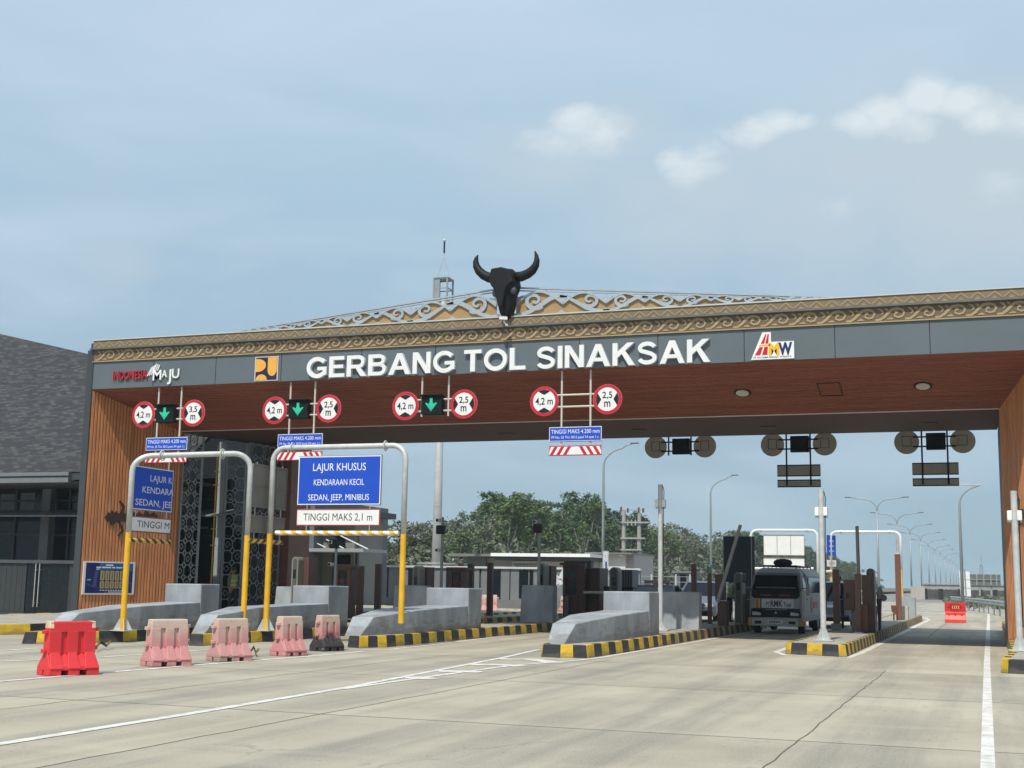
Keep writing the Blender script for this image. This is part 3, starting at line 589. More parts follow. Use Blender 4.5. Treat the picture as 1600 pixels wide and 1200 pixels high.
# square yellow emblem
p0 = at(398, 596, YF); p1 = at(436, 556.5, YF); w = p1.x-p0.x; h_ = p1.z-p0.z; E_ = Frame((p0.x, YF, p0.z), (1, 0, 0), (0, 0, 1)); b = MB()
b.frect(E_, 0, w, 0, h_, .0, .03, 2); b.frect(E_, w*.04, w*.96, h_*.03, h_*.97, .03, .034, 0)
def dshape(cx, cy, rx, ry, a0, a1, n=14): return [(w*(cx+rx*math.cos(R(a0+(a1-a0)*i/n))), h_*(cy+ry*math.sin(R(a0+(a1-a0)*i/n)))) for i in range(n+1)]
b.fprism(E_, [(w*.05, h_*.91)]+[(w*.05, h_*.38)]+dshape(.14, .645, .34, .265, -90, 90), .034, .037, 1)
b.fprism(E_, [(w*.56, h_*.96), (w*.56, h_*.45)]+dshape(.755, .45, .195, .26, 180, 360)+[(w*.95, h_*.96)], .034, .037, 1)
b.fprism(E_, dshape(.30, .04, .24, .23, 0, 180), .034, .037, 1)
b.build('square_emblem', [M_('emblem_navy', (.012, .010, .045), .4, var=.05), M_('emblem_yellow', (.76, .38, .06), .4, var=.06), trim_w], gate)
# white plate with road and two letters
p0 = at(1174, 563, YF); p1 = at(1241, 533.5, YF); w = p1.x-p0.x; E_ = Frame((p0.x, YF, p0.z), (1, 0, 0), (0, 0, 1)); hp = at(1205, 519.5, YF).z-p0.z; hm = at(1206, 534, YF).z-p0.z; b = MB()
hm *= .97
b.fprism(E_, [(0, 0), (w, -.0), (w, hm), (w*.47, hm), (w*.47, hp), (w*.27, hp)], .0, .06, 0)
def qp(*p): return [(w*u, hp*v) for u, v in p]
b.fprism(E_, qp((.09, .16), (.22, .16), (.285, .46), (.205, .46)), .06, .064, 1); b.fprism(E_, qp((.26, .16), (.385, .16), (.40, .46), (.315, .46)), .06, .064, 1)
b.fprism(E_, qp((.235, .58), (.31, .58), (.37, .93), (.34, .93)), .06, .064, 1); b.fprism(E_, qp((.335, .58), (.41, .58), (.425, .93), (.395, .93)), .06, .064, 1)
b.fprism(E_, qp((.19, .49), (.45, .49), (.45, .55), (.21, .55)), .06, .064, 2)
b.text('M', E_, w*.415, hp*.16, w*.25, hp*.42, .064, 0, 2, bold=.05); b.text('W', E_, w*.64, hp*.16, w*.32, hp*.42, .066, 0, 3, bold=.05)
b.text('PT HUTAMA MARGA WASKITA', E_, w*.06, hp*.045, w*.88, hp*.06, .064, 0, 4, bold=.01)
b.build('company_emblem', [white_p, red_s, M_('emblem_amber', (.78, .42, .01), .4, var=.05), M_('emblem_blue', (.008, .02, .11), .4, var=.05), black_p], gate)

# ---- carved crest above the band
YK = YF+.12
kx = at(791, 500, YK).x                    # axis
Fk = Frame((0, YK, 0), (1, 0, 0), (0, 0, 1))
zbase = zt+.03
pa = at(800, 449, YK).z; xl0 = at(362, 520.5, YK).x; xr0 = at(1312, 467, YK).x
def ztop(x):                               # roofline of the crest
    k = (x-kx)/(xl0-kx) if x < kx else (x-kx)/(xr0-kx)
    return zbase+(pa-zbase)*(1-k)
b = MB()
def topz_l(s_, t): x = kx+s_*t; return ztop(x)
for sg, xe in ((-1, xl0), (1, xr0)):
    Lh = abs(xe-kx); e = Lh*.80
    # bronze backing with an arched upper edge
    u = .30; cw = 1.44; cells = []
    while u < Lh*.80 and cw > .30:
        cells.append((u, cw)); u += cw; cw *= .88
    for ci, (u0, cw) in enumerate(cells):
        um = u0+cw/2; H = (ztop(kx+sg*um)-zbase)*.93
        X = lambda f: kx+sg*(u0+f*cw)
        hz = lambda f: (ztop(X(f))-zbase)*.93
        Z = lambda f, v: zbase+hz(f)*v
        pl = lambda lst: [(X(f), Z(f, v)) for f, v in lst]
        tk = .090*min(1, H/.9)+.014
        # backing panel of this bay (arched)
        arch = [(i/10, .42+.50*math.sin(math.pi*min(1, max(0, i/10)))) for i in range(11)]
        b.fprism(Fk, pl([(0, 0), (1, 0)]+arch[::-1]), -.02, .0, 1)
        # arch moulding
        b.fribbon(Fk, pl([(f, v+.03) for f, v in arch]), tk*.7, .0, .07, 0)
        # spandrel leaf between bays
        b.fprism(Fk, pl([(-.16, .80), (-.09, .62), (-.02, .50), (0, .40), (.02, .50), (.09, .62), (.16, .80), (.05, .72), (0, .92), (-.05, .72)]), .0, .054, 0)
        # running vine: rises through one bay and falls in the next
        up = ci % 2 == 0
        if up: vine = [(-.08, .08), (.10, .06), (.30, .16), (.52, .40), (.72, .66), (.90, .80), (1.08, .78)]
        else: vine = [(-.08, .78), (.10, .72), (.30, .52), (.52, .26), (.72, .10), (.90, .05), (1.08, .08)]
        b.fribbon(Fk, pl(vine), [tk*.9, tk, tk*1.3, tk*1.5, tk*1.5, tk*1.3, tk], .0, .065, 0)
        # curl
        if up: cc = (.36, .58); st = [(.80, .40), (.66, .22)]; a0 = -60; a1 = -60+ -430
        else: cc = (.62, .64); st = [(.12, .36), (.26, .24)]; a0 = -140; a1 = -140+400
        # spiral: from outside to its eye
        cc = (.40, .60) if up else (.62, .62)
        sp = []
        for i in range(23):
            t = i/22; rad = .30*(1-t)+.05; an = R(( -40 - 470*t) if up else (-140 + 470*t))
            sp.append((cc[0]+rad*.62*math.cos(an), cc[1]+rad*1.0*math.sin(an)))
        b.fribbon(Fk, pl(sp), [tk*(1.5-.9*i/22) for i in range(23)], .0, .06, 0)
        for k_ in (4, 7): # leaf teeth on the curl
            a_ = sp[k_]; b.fprism(Fk, pl([(a_[0]-.05, a_[1]-.02), (a_[0]+.05, a_[1]-.02), (cc[0]*.45+a_[0]*.55, cc[1]*.45+a_[1]*.55)]), .0, .055, 0)
        # little foot leaf
        f0 = .96; b.fprism(Fk, pl([(f0-.2, 0), (f0+.2, 0), (f0+.06, .10), (f0, .20), (f0-.06, .10)]), .0, .05, 0)
    # closing hooks
    ue = cells[-1][0]+cells[-1][1]
    for i in range(4):
        uu = ue+.14+i*.31; H = (ztop(kx+sg*uu)-zbase)*.85
        if H < .04: break
        b.fribbon(Fk, [(kx+sg*(uu+.10), zbase+H), (kx+sg*(uu-.02), zbase+H*.9), (kx+sg*(uu-.07), zbase+H*.5), (kx+sg*(uu), zbase+H*.05)], [.03, .06, .07, .04], .0, .06, 0)
    b.fribbon(Fk, [(kx, ztop(kx)), (xe, zbase+.03)], .04, -.03, .05, 0)
    b.fribbon(Fk, [(kx+sg*.1, ztop(kx)-.09), (xe-sg*.8, zbase+.06)], .03, -.02, .03, 0)
    b.fribbon(Fk, [(kx, zbase+.02), (kx+sg*(ue+1.), zbase+.02)], .05, -.02, .055, 0)
b.build('carved_crest', [silver, M_('crest_bronze', (.36, .235, .105), .5, var=.12, scale=2)], gate)
b = MB()                                   # braces behind the crest
for k in range(-7, 8):
    x = kx+k*1.2; z = ztop(x)
    if z-zbase > .15: b.tube([(x, YK-.03+.06, z-.03), (x, YK+.9, zbase-.02)], .018, 6)
split(b, 'crest_brace', steel, gate)

# ================================================================== BUFFALO SKULL
sk = empty('buffalo_skull', at(790, 505, YF-.15), 'black buffalo skull ornament with curved horns on the gate crest', 'skull ornament')
def kp(u, v, dy=0): p = at(720+u/8.571, 380+v/8.571, YF-.15); return Vector((p.x, p.y-dy, p.z))
SKD = 1.2
rows = [(352, 490, 690, .10), (385, 455, 725, .24), (440, 440, 742, .30), (520, 425, 772, .33), (575, 436, 778, .33), (640, 455, 760, .30), (720, 480, 722, .27), (800, 496, 720, .25), (860, 510, 716, .23), (930, 525, 690, .20), (985, 548, 660, .15), (1012, 575, 630, .08)]
b = MB(); rings = []
for v, l_, r_, dp in rows:
    c = kp((l_+r_)/2, v); hw = (kp(r_, v)-kp(l_, v)).length/2; ring = []
    for j in range(20):
        a = 6.28318*j/20; ca, sa = math.cos(a), math.sin(a)
        ring.append(c+Vector((hw*math.copysign(abs(ca)**.75, ca), -dp*SKD*math.copysign(abs(sa)**.8, sa)*1.0+.05, 0)))
    rings.append(ring)
b.loft(rings); b.build('skull', skull_m, sk, smooth=True)
b = MB()
face = [(470, 380), (600, 358), (712, 385), (738, 470), (762, 548), (700, 590), (660, 650), (640, 760), (620, 860), (598, 892), (560, 855), (535, 760), (520, 660), (470, 610), (440, 540), (448, 460)]
pts = [kp(u, v) for u, v in face]; b.fprism(Frame((0, YF-.15, 0), (1, 0, 0), (0, 0, 1)), [(p.x, p.z) for p in pts], .29, .40); b.build('brow_plate', skull_m, sk, bevel=.03)
for s_, pth in ((-1, [(450, 475), (380, 462), (310, 430), (250, 375), (214, 310), (206, 250), (216, 200), (236, 160)]), (1, [(742, 458), (820, 448), (900, 415), (965, 365), (1008, 300), (1024, 230), (1016, 165), (996, 106)])):
    b = MB(); b.tube([kp(u, v, .03) for u, v in pth], [.15, .146, .138, .126, .106, .082, .054, .014], 14); b.build('horn', skull_m, sk, smooth=True)
b = MB()
for u, v in ((500, 690), (738, 655)): b.ball(kp(u, v, .22), (.10, .07, .12))
split(b, 'eye_socket', M_('socket_grey', (.05, .056, .06), .5, var=.2), sk, smooth=True)

def cctv(loc, label, s=1.0, rz=0):
    r_ = empty('security_camera', loc, label, 'camera', None, rz)
    b = MB(); b.box(-.05*s, .05*s, -.16*s, .12*s, -.045*s, .05*s); b.box(-.06*s, .06*s, -.19*s, .1*s, .05*s, .065*s); b.build('housing', white_p, r_, world=False, bevel=.012*s)
    b = MB(); b.tube([(0, -.15*s, 0), (0, -.17*s, 0)], .04*s, 12); b.build('lens', black_p, r_, world=False)
    b = MB(); b.tube([(0, 0, -.04*s), (0, .02*s, -.14*s), (0, .10*s, -.2*s)], .02*s, 6); b.box(-.05*s, .05*s, .06*s, .14*s, -.25*s, -.19*s); b.build('bracket', steel, r_, world=False)
    return r_
c = at(787, 497.5, YF-.45); cctv(c, 'small white security camera below the skull on the gate front', .85, R(-60))

# ================================================================== SIGNS HUNG FROM THE SOFFIT
def sign_cluster(kind, label, loc, rz, group, z0, sc):
    """local: x right, faces -y, z is world height; posts from the soffit down"""
    r_ = empty('lane_sign_frame', (loc[0], loc[1], CAM_H-CAM_H*sc), label, 'sign frame', group, rz); r_.scale = (sc, sc, sc); z0 = (z0-r_.location.z)/sc
    F0 = Frame((0, -.05, 0), (1, 0, 0), (0, 0, 1))
    pw = .365; bot = 4.66 if 'board' in kind else 5.66
    b = MB()
    for s_ in (-1, 1): b.tube([(s_*pw, 0, bot), (s_*pw, 0, z0)], .026, 8)
    for z in (5.80, 6.09): b.tube([(-.62, 0, z), (.62, 0, z)], .024, 8)
    b.build('hanger_pipe', M_('hanger_paint', (.56, .52, .46), .5, var=.08) if rz == 0 else black_p, r_, world=False)
    for s_, tx in ((-1, '4,2 m'), (1, kind['w'])):
        Fd = Frame((s_*.80, -.05, 5.945), (1, 0, 0), (0, 0, 1)); b = MB()
        b.fdisc(Fd, 0, 0, .365, -.012, .0, 0); b.fdisc(Fd, 0, 0, .362, .0, .003, 1); b.fdisc(Fd, 0, 0, .285, .003, .006, 2)
        r0 = .283
        if s_ < 0:
            for q in (1, -1):
                arc = [(r0*math.cos(R(a)), q*r0*math.sin(R(a))) for a in range(58, 123, 8)]; arc += [(0, q*.155)]; b.fprism(Fd, arc if q > 0 else arc[::-1], .006, .009, 3)
            b.text('4,2 m', Fd, -.225, -.08, .45, .17, .0095, 0, 3, bold=.012)
        else:
            for q in (1, -1):
                arc = [(q*r0*math.cos(R(a)), r0*math.sin(R(a))) for a in range(-32, 33, 8)]; arc += [(q*.15, 0)]; b.fprism(Fd, arc if q > 0 else arc[::-1], .006, .009, 3)
            b.text(tx, Fd, 0, .03, .25, .155, .0095, 0, 3, bold=.012, align='C'); b.text('m', Fd, 0, -.185, .155, .20, .0095, 0, 3, bold=.012, align='C')
        b.fribbon(Fd, [(-.13, -.13), (.13, -.13), (.13, .17), (-.13, .17)], .02, -.035, -.012, 4, True)
        b.build('limit_disc', [back_s, red_s, white_p, black_p, M_('back_bracket', (.10, .09, .08), .6, var=.1)], r_, world=False)
    if 'box' in kind:
        b = MB(); b.box(-.32, .24, -.16, .06, 5.70, 6.20); b.box(-.33, .25, -.24, -.16, 6.17, 6.20); bx = b.build('lane_signal', led_box, r_, world=False, bevel=.01)
        b = MB(); Fs = Frame((-.04, -.163, 5.94), (1, 0, 0), (0, 0, 1))
        for iy in range(14):
            v = .155-iy*.024
            half = .030 if iy < 5 else max(0, .15-(iy-5)*.0 if iy < 6 else (.15-(iy-5)*.019))
            n_ = max(1, int(half*2/.020)); 
            for ix in range(n_+1):
                u = -half+2*half*ix/n_ if n_ else 0
                if 5 <= iy < 7 and .06 < abs(u) < .10 and iy == 5: continue
                b.fprism(Fs, [(u-.0075, v-.009), (u+.0075, v-.009), (u+.0075, v+.009), (u-.0075, v+.009)], .0, .004)
        if kind['box'] == 'on': b.build('green_arrow', led_on, bx, world=False)
    if 'board' in kind:
        Fb = Frame((0, -.05, 4.955), (1, 0, 0), (0, 0, 1)); b = MB()
        b.frect(Fb, -.66, .66, 0, .345, -.02, 0, 2); b.frect(Fb, -.66, .66, 0, .345, 0, .003, 1); b.frect(Fb, -.645, .645, .015, .33, .003, .006, 0)
        b.text('TINGGI MAKS 4.200 mm', Fb, 0, .185, 1.22, .10, .0065, 0, 1, bold=.0, align='C'); b.text('PP No. 55 Thn 2012 pasal 54 ayat 1.c.', Fb, 0, .065, 1.2, .062, .0065, 0, 1, bold=.0, align='C')
        b.fribbon(Fb, [(-.655, .005), (.655, .005), (.655, .34), (-.655, .34)], .035, -.03, -.02, 3, True)
        b.build('blue_board', [blue_s, white_p, back_s, black_p], r_, world=False)
        Fc = Frame((0, -.05, 4.62), (1, 0, 0), (0, 0, 1)); b = MB(); b.frect(Fc, -.66, .66, 0, .215, -.02, 0, 2); b.frect(Fc, -.65, .65, .008, .207, 0, .003, 1)
        for s_ in (-1, 1):
            for i in range(4):
                x0 = .10+i*.17; q = [(s_*x0, .20), (s_*(x0+.085), .20), (s_*min(.648, x0+.085+.115), .012), (s_*min(.648, x0+.115), .012)]
                if abs(q[2][0]-q[3][0]) < .01: q = [(s_*x0, .20), (s_*min(.648, x0+.085), .20), (s_*.648, .09)]
                b.fprism(Fc, q if s_ < 0 else q[::-1], .003, .006, 0)
        b.fribbon(Fc, [(-.66, 0), (.66, 0), (.66, .215), (-.66, .215)], .016, .003, .007, 0, True)
        b.fribbon(Fc, [(-.655, .005), (.655, .005), (.655, .21), (-.655, .21)], .035, -.03, -.02, 3, True)
        b.build('striped_board', [red_s, white_p, back_s, black_p], r_, world=False)
    return r_
YS = YF+.13; zs = zb+.06; SC = 1.2*YS/(29.6*1.2)
cx = [(at(a, 646, YS).x+at(c, 640, YS).x)/2 for a, c in ((225, 305), (429, 516), (634, 726), (851, 950))]
G1 = 'height and width limit sign frames over the entry lanes'
sign_cluster({'w': '3,5', 'box': 'on', 'board': 1}, 'hanging sign frame with 3,5 m width disc, green arrow and blue board', (cx[0], YS, 0), 0, G1, zs, SC)
sign_cluster({'w': '2,5', 'box': 'on', 'board': 1}, 'hanging sign frame with green arrow, 2,5 m disc and blue height board', (cx[1], YS, 0), 0, G1, zs, SC)
sign_cluster({'w': '2,5', 'box': 'on'}, 'hanging sign frame with green arrow and no blue board below', (cx[2], YS, 0), 0, G1, zs, SC)
sign_cluster({'w': '2,5', 'board': 1}, 'hanging sign frame without arrow box, blue board and striped board below', (cx[3], YS, 0), 0, G1, zs, SC)
YS2 = 46.9; zs2 = ZR+.1+(ZB-ZR)*(YS2-YR)/(YB-YR); SC2 = 1.158
cx2 = [(at(a, 697, YS2).x+at(c, 696, YS2).x)/2 for a, c in ((1024, 1101), (1206, 1289), (1417, 1504))]
G2 = 'backs of the sign frames over the exit lanes'
sign_cluster({'w': '2,5', 'box': 'off'}, 'back of a hanging sign frame with no boards, above the dark panel', (cx2[0], YS2, -.06), math.pi, G2, zs2, SC2)
sign_cluster({'w': '2,5', 'box': 'off', 'board': 1}, 'back of the hanging sign frame with two boards above the minibus', (cx2[1], YS2, -.06), math.pi, G2, zs2, SC2)
sign_cluster({'w': '2,5', 'box': 'off', 'board': 1}, 'back of the hanging sign frame with two boards beside the right leg', (cx2[2], YS2, -.04), math.pi, G2, zs2, SC2)

# ================================================================== HEIGHT PORTALS
def arc_pipe(x0, x1, z0, z1, y, r_=.35, n=6):
    pts = [(x0, y, z0), (x0, y, z1-r_)]+[(x0+r_-r_*math.cos(R(90*i/n)), y, z1-r_+r_*math.sin(R(90*i/n))) for i in range(1, n+1)]
    pts += [(x1-r_+r_*math.sin(R(90*i/n)), y, z1-r_+r_*math.cos(R(90*i/n))) for i in range(0, n+1)]+[(x1, y, z0)]
    return pts
def portal(x0, x1, y, zbL, zbR, ztp, zyel, label, rad=.068, low=None, up=None, flange=True, skew=0., dz=0.):
    Y0 = y
    r_ = empty('height_portal', ((x0+x1)/2, y, 0), label, 'portal', 'height limit portals at the toll lanes')
    b = MB(); p = [(px_, py_+skew*(px_-x0)/(x1-x0), pz_+dz*(px_-x0)/(x1-x0)*(pz_-zyel)/(ztp-zyel)) for px_, py_, pz_ in arc_pipe(x0, x1, zyel, ztp, y)]; b.tube(p, rad, 14); b.build('pipe_arch', up or steel, r_, smooth=True)
    for x, z0, zz in ((x0, zbL, zyel), (x1, zbR, zyel)):
        y = Y0+(skew if x == x1 else 0); b = MB(); b.tube([(x, y, z0), (x, y, zz+.001)], rad*1.04, 14, 0)
        if flange and z0 < .4:
            b.box(x-.2, x+.2, y-.2, y+.2, z0, z0+.02, 1)
            for a in range(4):
                dx, dy = math.cos(R(45+90*a)), math.sin(R(45+90*a)); b.hexa([(x+dx*.06-dy*.006, y+dy*.06+dx*.006, z0+.02), (x+dx*.22-dy*.006, y+dy*.22+dx*.006, z0+.02), (x+dx*.22+dy*.006, y+dy*.22-dx*.006, z0+.02), (x+dx*.06+dy*.006, y+dy*.06-dx*.006, z0+.02), (x+dx*.06-dy*.006, y+dy*.06+dx*.006, z0+.30), (x+dx*.08-dy*.006, y+dy*.08+dx*.006, z0+.30), (x+dx*.08+dy*.006, y+dy*.08-dx*.006, z0+.30), (x+dx*.06+dy*.006, y+dy*.06-dx*.006, z0+.30)], 1)
        b.build('portal_leg', [low or yel_pole, steel], r_)
    b = MB()
    for x in (x0+.55, x1-.55):
        y = Y0+skew*(x-x0)/(x1-x0); zc_ = ztp+dz*(x-x0)/(x1-x0)
        b.tube([(x, y+.12*math.cos(R(a)), zc_+.12*math.sin(R(a))) for a in range(0, 361, 30)], .015, 6, caps=False); b.tube([(x-.045, y, zc_), (x+.045, y, zc_)], rad*1.25, 12)
    split(b, 'pipe_collar', steel, r_)
    return r_
def gauge(name, F, u0, u1, vb0, vb1, vw0, vw1, vbar, lines, low, hinge_u, ubar0, ubar1, label, mats_bar, vtop, full=True, crop=None, back=False, hang=True):
    """blue board over white board over striped bar"""
    o = F.p((u0+u1)/2, vbar); r_ = empty(name, o, label, 'height gauge', 'hanging height gauges of the special lanes')
    W_ = u1-u0; b = MB(); b.frect(F, u0, u1, vb0, vb1, -.02, 0, 2); b.frect(F, u0, u1, vb0, vb1, 0, .003, 1); b.frect(F, u0+.025, u1-.025, vb0+.025, vb1-.025, .003, .006, 0)
    H_ = vb1-vb0
    for (t, v, hgt, wd, ax) in lines:
        b.text(t, F, (u0+u1)/2 if ax is None else u0+ax*W_, vb0+v*H_, wd*W_, hgt*H_, .0065, 0, 1, bold=.0, align='C' if ax is None else 'L')
    b.frect(F, u0+W_*.30-.02, u0+W_*.30+.02, vb0, vb1, -.04, -.02, 3); b.frect(F, u0, u1, vb0+H_*.5-.012, vb0+H_*.5+.012, -.035, -.02, 2)
    b.fribbon(F, [(u0, vb0), (u1, vb0), (u1, vb1), (u0, vb1)], .035, -.045, -.02, 3, True)
    b.build('blue_board', [blue_s, white_p, back_lt, M_('board_rim', (.20, .19, .17), .5, var=.1)], r_)
    b = MB(); b.frect(F, u0, u1, vw0, vw1, -.02, 0, 2); b.frect(F, u0, u1, vw0, vw1, 0, .003, 1); b.frect(F, u0+.018, u1-.018, vw0+.018, vw1-.018, .003, .006, 0)
    t, wd, ax = low; b.text(t, F, (u0+u1)/2 if ax is None else u0+ax*W_, vw0+.30*(vw1-vw0), wd*W_, .46*(vw1-vw0), .0065, 0, 3, bold=0, align='C' if ax is None else 'L')
    b.fribbon(F, [(u0, vw0), (u1, vw0), (u1, vw1), (u0, vw1)], .03, -.04, -.02, 4, True)
    b.build('white_board', [white_p, red_s, back_lt, black_p, MATS['board_rim']], r_)
    b = MB(); nseg = max(4, int((ubar1-ubar0)/.20)); st = .30
    # spiral bands round the bar
    nn = 16; k = int((ubar1-ubar0)/.025)
    for i in range(k):
        for j in range(nn):
            ua = ubar0+(ubar1-ubar0)*i/k; ub = ubar0+(ubar1-ubar0)*(i+1)/k; a0 = 6.28318*j/nn; a1 = 6.28318*(j+1)/nn; rr = .058
            ph = ((ua+ .10*math.sin(a0+.8))/st) % 1
            b.quad(F.p(ua, vbar+rr*math.sin(a0), rr*math.cos(a0)), F.p(ub, vbar+rr*math.sin(a0), rr*math.cos(a0)), F.p(ub, vbar+rr*math.sin(a1), rr*math.cos(a1)), F.p(ua, vbar+rr*math.sin(a1), rr*math.cos(a1)), 0 if ph < .5 else 1)
    for ue in (ubar0, ubar1): b.add([F.p(ue, vbar+.058*math.sin(6.28318*j/nn), .058*math.cos(6.28318*j/nn)) for j in range(nn)], [tuple(range(nn))], 1)
    b.build('striped_bar', mats_bar, r_)
    b = MB()
    for f in (.12, .88):
        u = u0+f*W_; b.tube([F.p(u, vbar+.05, -.01), F.p(u, vw0+.02, -.01)], .009, 5); b.tube([F.p(u, vw1-.02, -.01), F.p(u, vb0+.02, -.01)], .009, 5)
        if hang: b.tube([F.p(u, vb1-.02, -.01), F.p(u, vtop, -.01)], .010, 5)
    split(b, 'hanging_chain', steel, r_)
    return r_
LINES = [('LAJUR KHUSUS', .70, .155, .64, None), ('KENDARAAN KECIL', .40, .125, .61, None), ('SEDAN, JEEP, MINIBUS', .09, .125, .735, None)]
# portal of the open lane, leaves closed
YP2 = 28.6
xa = at(421, 850, YP2).x; xb = at(630, 850, YP2).x; zt2 = at(530, 698, YP2).z
portal(xa, xb, YP2, .27, .55, zt2, at(421, 834, YP2).z, 'yellow footed steel portal carrying the complete blue small vehicle sign')
F2 = Frame((0, YP2-.10, 0), (1, 0, 0), (0, 0, 1))
p = lambda x, y: at(x, y, YP2-.1)
gauge('height_gauge', F2, p(466, 750).x, p(595, 750).x, p(530, 788.5).z, p(530, 712.5).z, p(530, 821).z, p(530, 796).z, p(530, 833).z, LINES, ('TINGGI MAKS 2,1 m', .83, None), 0, p(431, 833).x, p(623, 833).x,
      'closed height gauge with full blue board, white board and yellow striped bar', [yel_pole, white_p], zt2-.1)
# portal of the lane beside the wall, leaves swung open along the lane
YP1 = 26.2; YP1R = 27.9                  # this portal stands a little askew
xa = at(200, 845, YP1).x; xb = at(386, 845, YP1R).x; zt1 = at(205, 713, YP1).z; zt1r = at(390, 708, YP1R).z
portal(xa, xb, YP1, .27, .5, zt1, at(191, 832, YP1).z, 'yellow footed steel portal beside the timber reveal with opened leaves', skew=YP1R-YP1, dz=zt1r-zt1)
FL = Frame((xa+.04, YP1, 0), (0, 1, 0), (0, 0, 1))
q = lambda x, y: atx(x, y, xa+.04)
HL = [('LAJUR K', .68, .15, .55, .42), ('KENDARA', .40, .15, .78, .24), ('SEDAN, JEE', .10, .15, .90, .09)]
gauge('height_gauge', FL, q(207, 760).y-YP1, q(270, 760).y-YP1, q(238, 798).z, q(238, 731).z, q(236, 832).z, q(236, 809).z, q(232, 845).z, HL, ('TINGGI M', .80, .16), 0, q(201, 845).y-YP1, q(264, 846).y-YP1,
      'left half of the opened height gauge showing cut off lettering, by the timber wall', [k_blk, M_('bar_amber', (.75, .45, .05), .5, var=.1)], zt1, hang=True)
XG = xb+.02; yA = atx(393, 760, XG).y; yB = atx(446, 760, XG).y; q2 = lambda x, y: atx(x, y, XG).z
FRr = Frame((XG, yB, 0), (0, -1, 0), (0, 0, 1))
gauge('height_gauge', FRr, .0, yB-yA, q2(420, 794), q2(420, 729), q2(420, 833), q2(420, 808), q2(410, 846), [('HUSUS', .68, .15, .42, .08), ('AN KECIL', .40, .15, .6, .08), ('P, MINIBUS', .10, .15, .8, .06)], ('AKS 2,1 m', .70, .1), 0, yB-atx(440, 847, XG).y, yB-max(YP1R-.05, atx(381, 846, XG).y),
      'right half of the opened height gauge seen from its grey back', [k_blk, M_('bar_amber', (.75, .45, .05), .5, var=.1)], zt1, hang=True)

# ================================================================== ISLAND CRASH WALLS
def crash_wall(plan_nose, xl, xr, y_box, y_end, label):
    (nx0, nx1, ny) = plan_nose
    r_ = empty('crash_wall', ((xl+xr)/2, y_box, .26), label, 'concrete wall', 'grey crash walls on the toll islands')
    b = MB(); z0 = .24; ym = ny+2.4
    A = [(nx0, ny), (nx1, ny), (xr, ym), (xr, y_box), (xl, y_box), (xl, ym)]
    tz = [.68, .69, .82, .88, .88, .82]; bot = [(x, y, z0) for x, y in A]
    top = [(nx0+(xl-nx0)*.55/2.4, ny+.55, .68), (nx1+(xr-nx1)*.55/2.4, ny+.55, .69), (xr, ym, .83), (xr, y_box, .90), (xl, y_box, .90), (xl, ym, .83)]
    b.add(bot+top, [(5, 4, 3, 2, 1, 0), (6, 7, 8, 11), (8, 9, 10, 11), (0, 1, 7, 6), (1, 2, 8, 7), (2, 3, 9, 8), (3, 4, 10, 9), (4, 5, 11, 10), (5, 0, 6, 11)])
    b.build('sloping_nose', wall_grey, r_, bevel=.02)
    b = MB(); b.box(xl-.12, xr+.012, y_box+.002, y_end, z0, 1.375); b.build('end_block', wall_grey, r_, bevel=.025)
    return r_
crash_wall((-20.62, -20.2, 24.9), -20.75, -19.75, 29.9, 30.8, 'grey crash wall behind the bright red barrier, nearest the timber wall')
crash_wall((-17.55, -17.2, 26.25), -18.1, -17.1, 32.1, 33.3, 'grey crash wall behind the three pink barriers, left portal leg before it')
crash_wall((-14.35, -13.95, 27.8), -14.7, -13.55, 33.6, 34.6, 'grey crash wall behind the striped kerb, right portal leg rising over it')
crash_wall((-9.10, -8.72, 27.2), -9.35, -8.25, 32.9, 34.0, 'grey crash wall nearest the camera, on the island with the pole')
def block(xl, xr, y, z1, label, yd=.5):
    b = MB(); b.hexa([(xl, y, .24), (xr, y, .24), (xr, y+yd, .24), (xl, y+yd, .24), (xl+.02, y+.12, z1), (xr, y+.12, z1), (xr, y+yd, z1), (xl+.02, y+yd, z1)]); o = b.build('crash_block', wall_grey, bevel=.02); tag(o, label, 'concrete block', 'grey crash blocks standing behind the crash walls')
block(-9.45, -8.2, 38.8, 1.36, 'grey concrete block right of the pole on the nearest island')
block(-14.75, -13.6, 41.2, 1.47, 'grey concrete block standing alone in front of the brown booth')
block(-18.37, -17.2, 38.9, 1.40, 'grey concrete block behind the right yellow portal leg')
block(-21.4, -20.3, 36.5, 1.3, 'grey concrete block partly behind the second crash wall, by the brown pier')

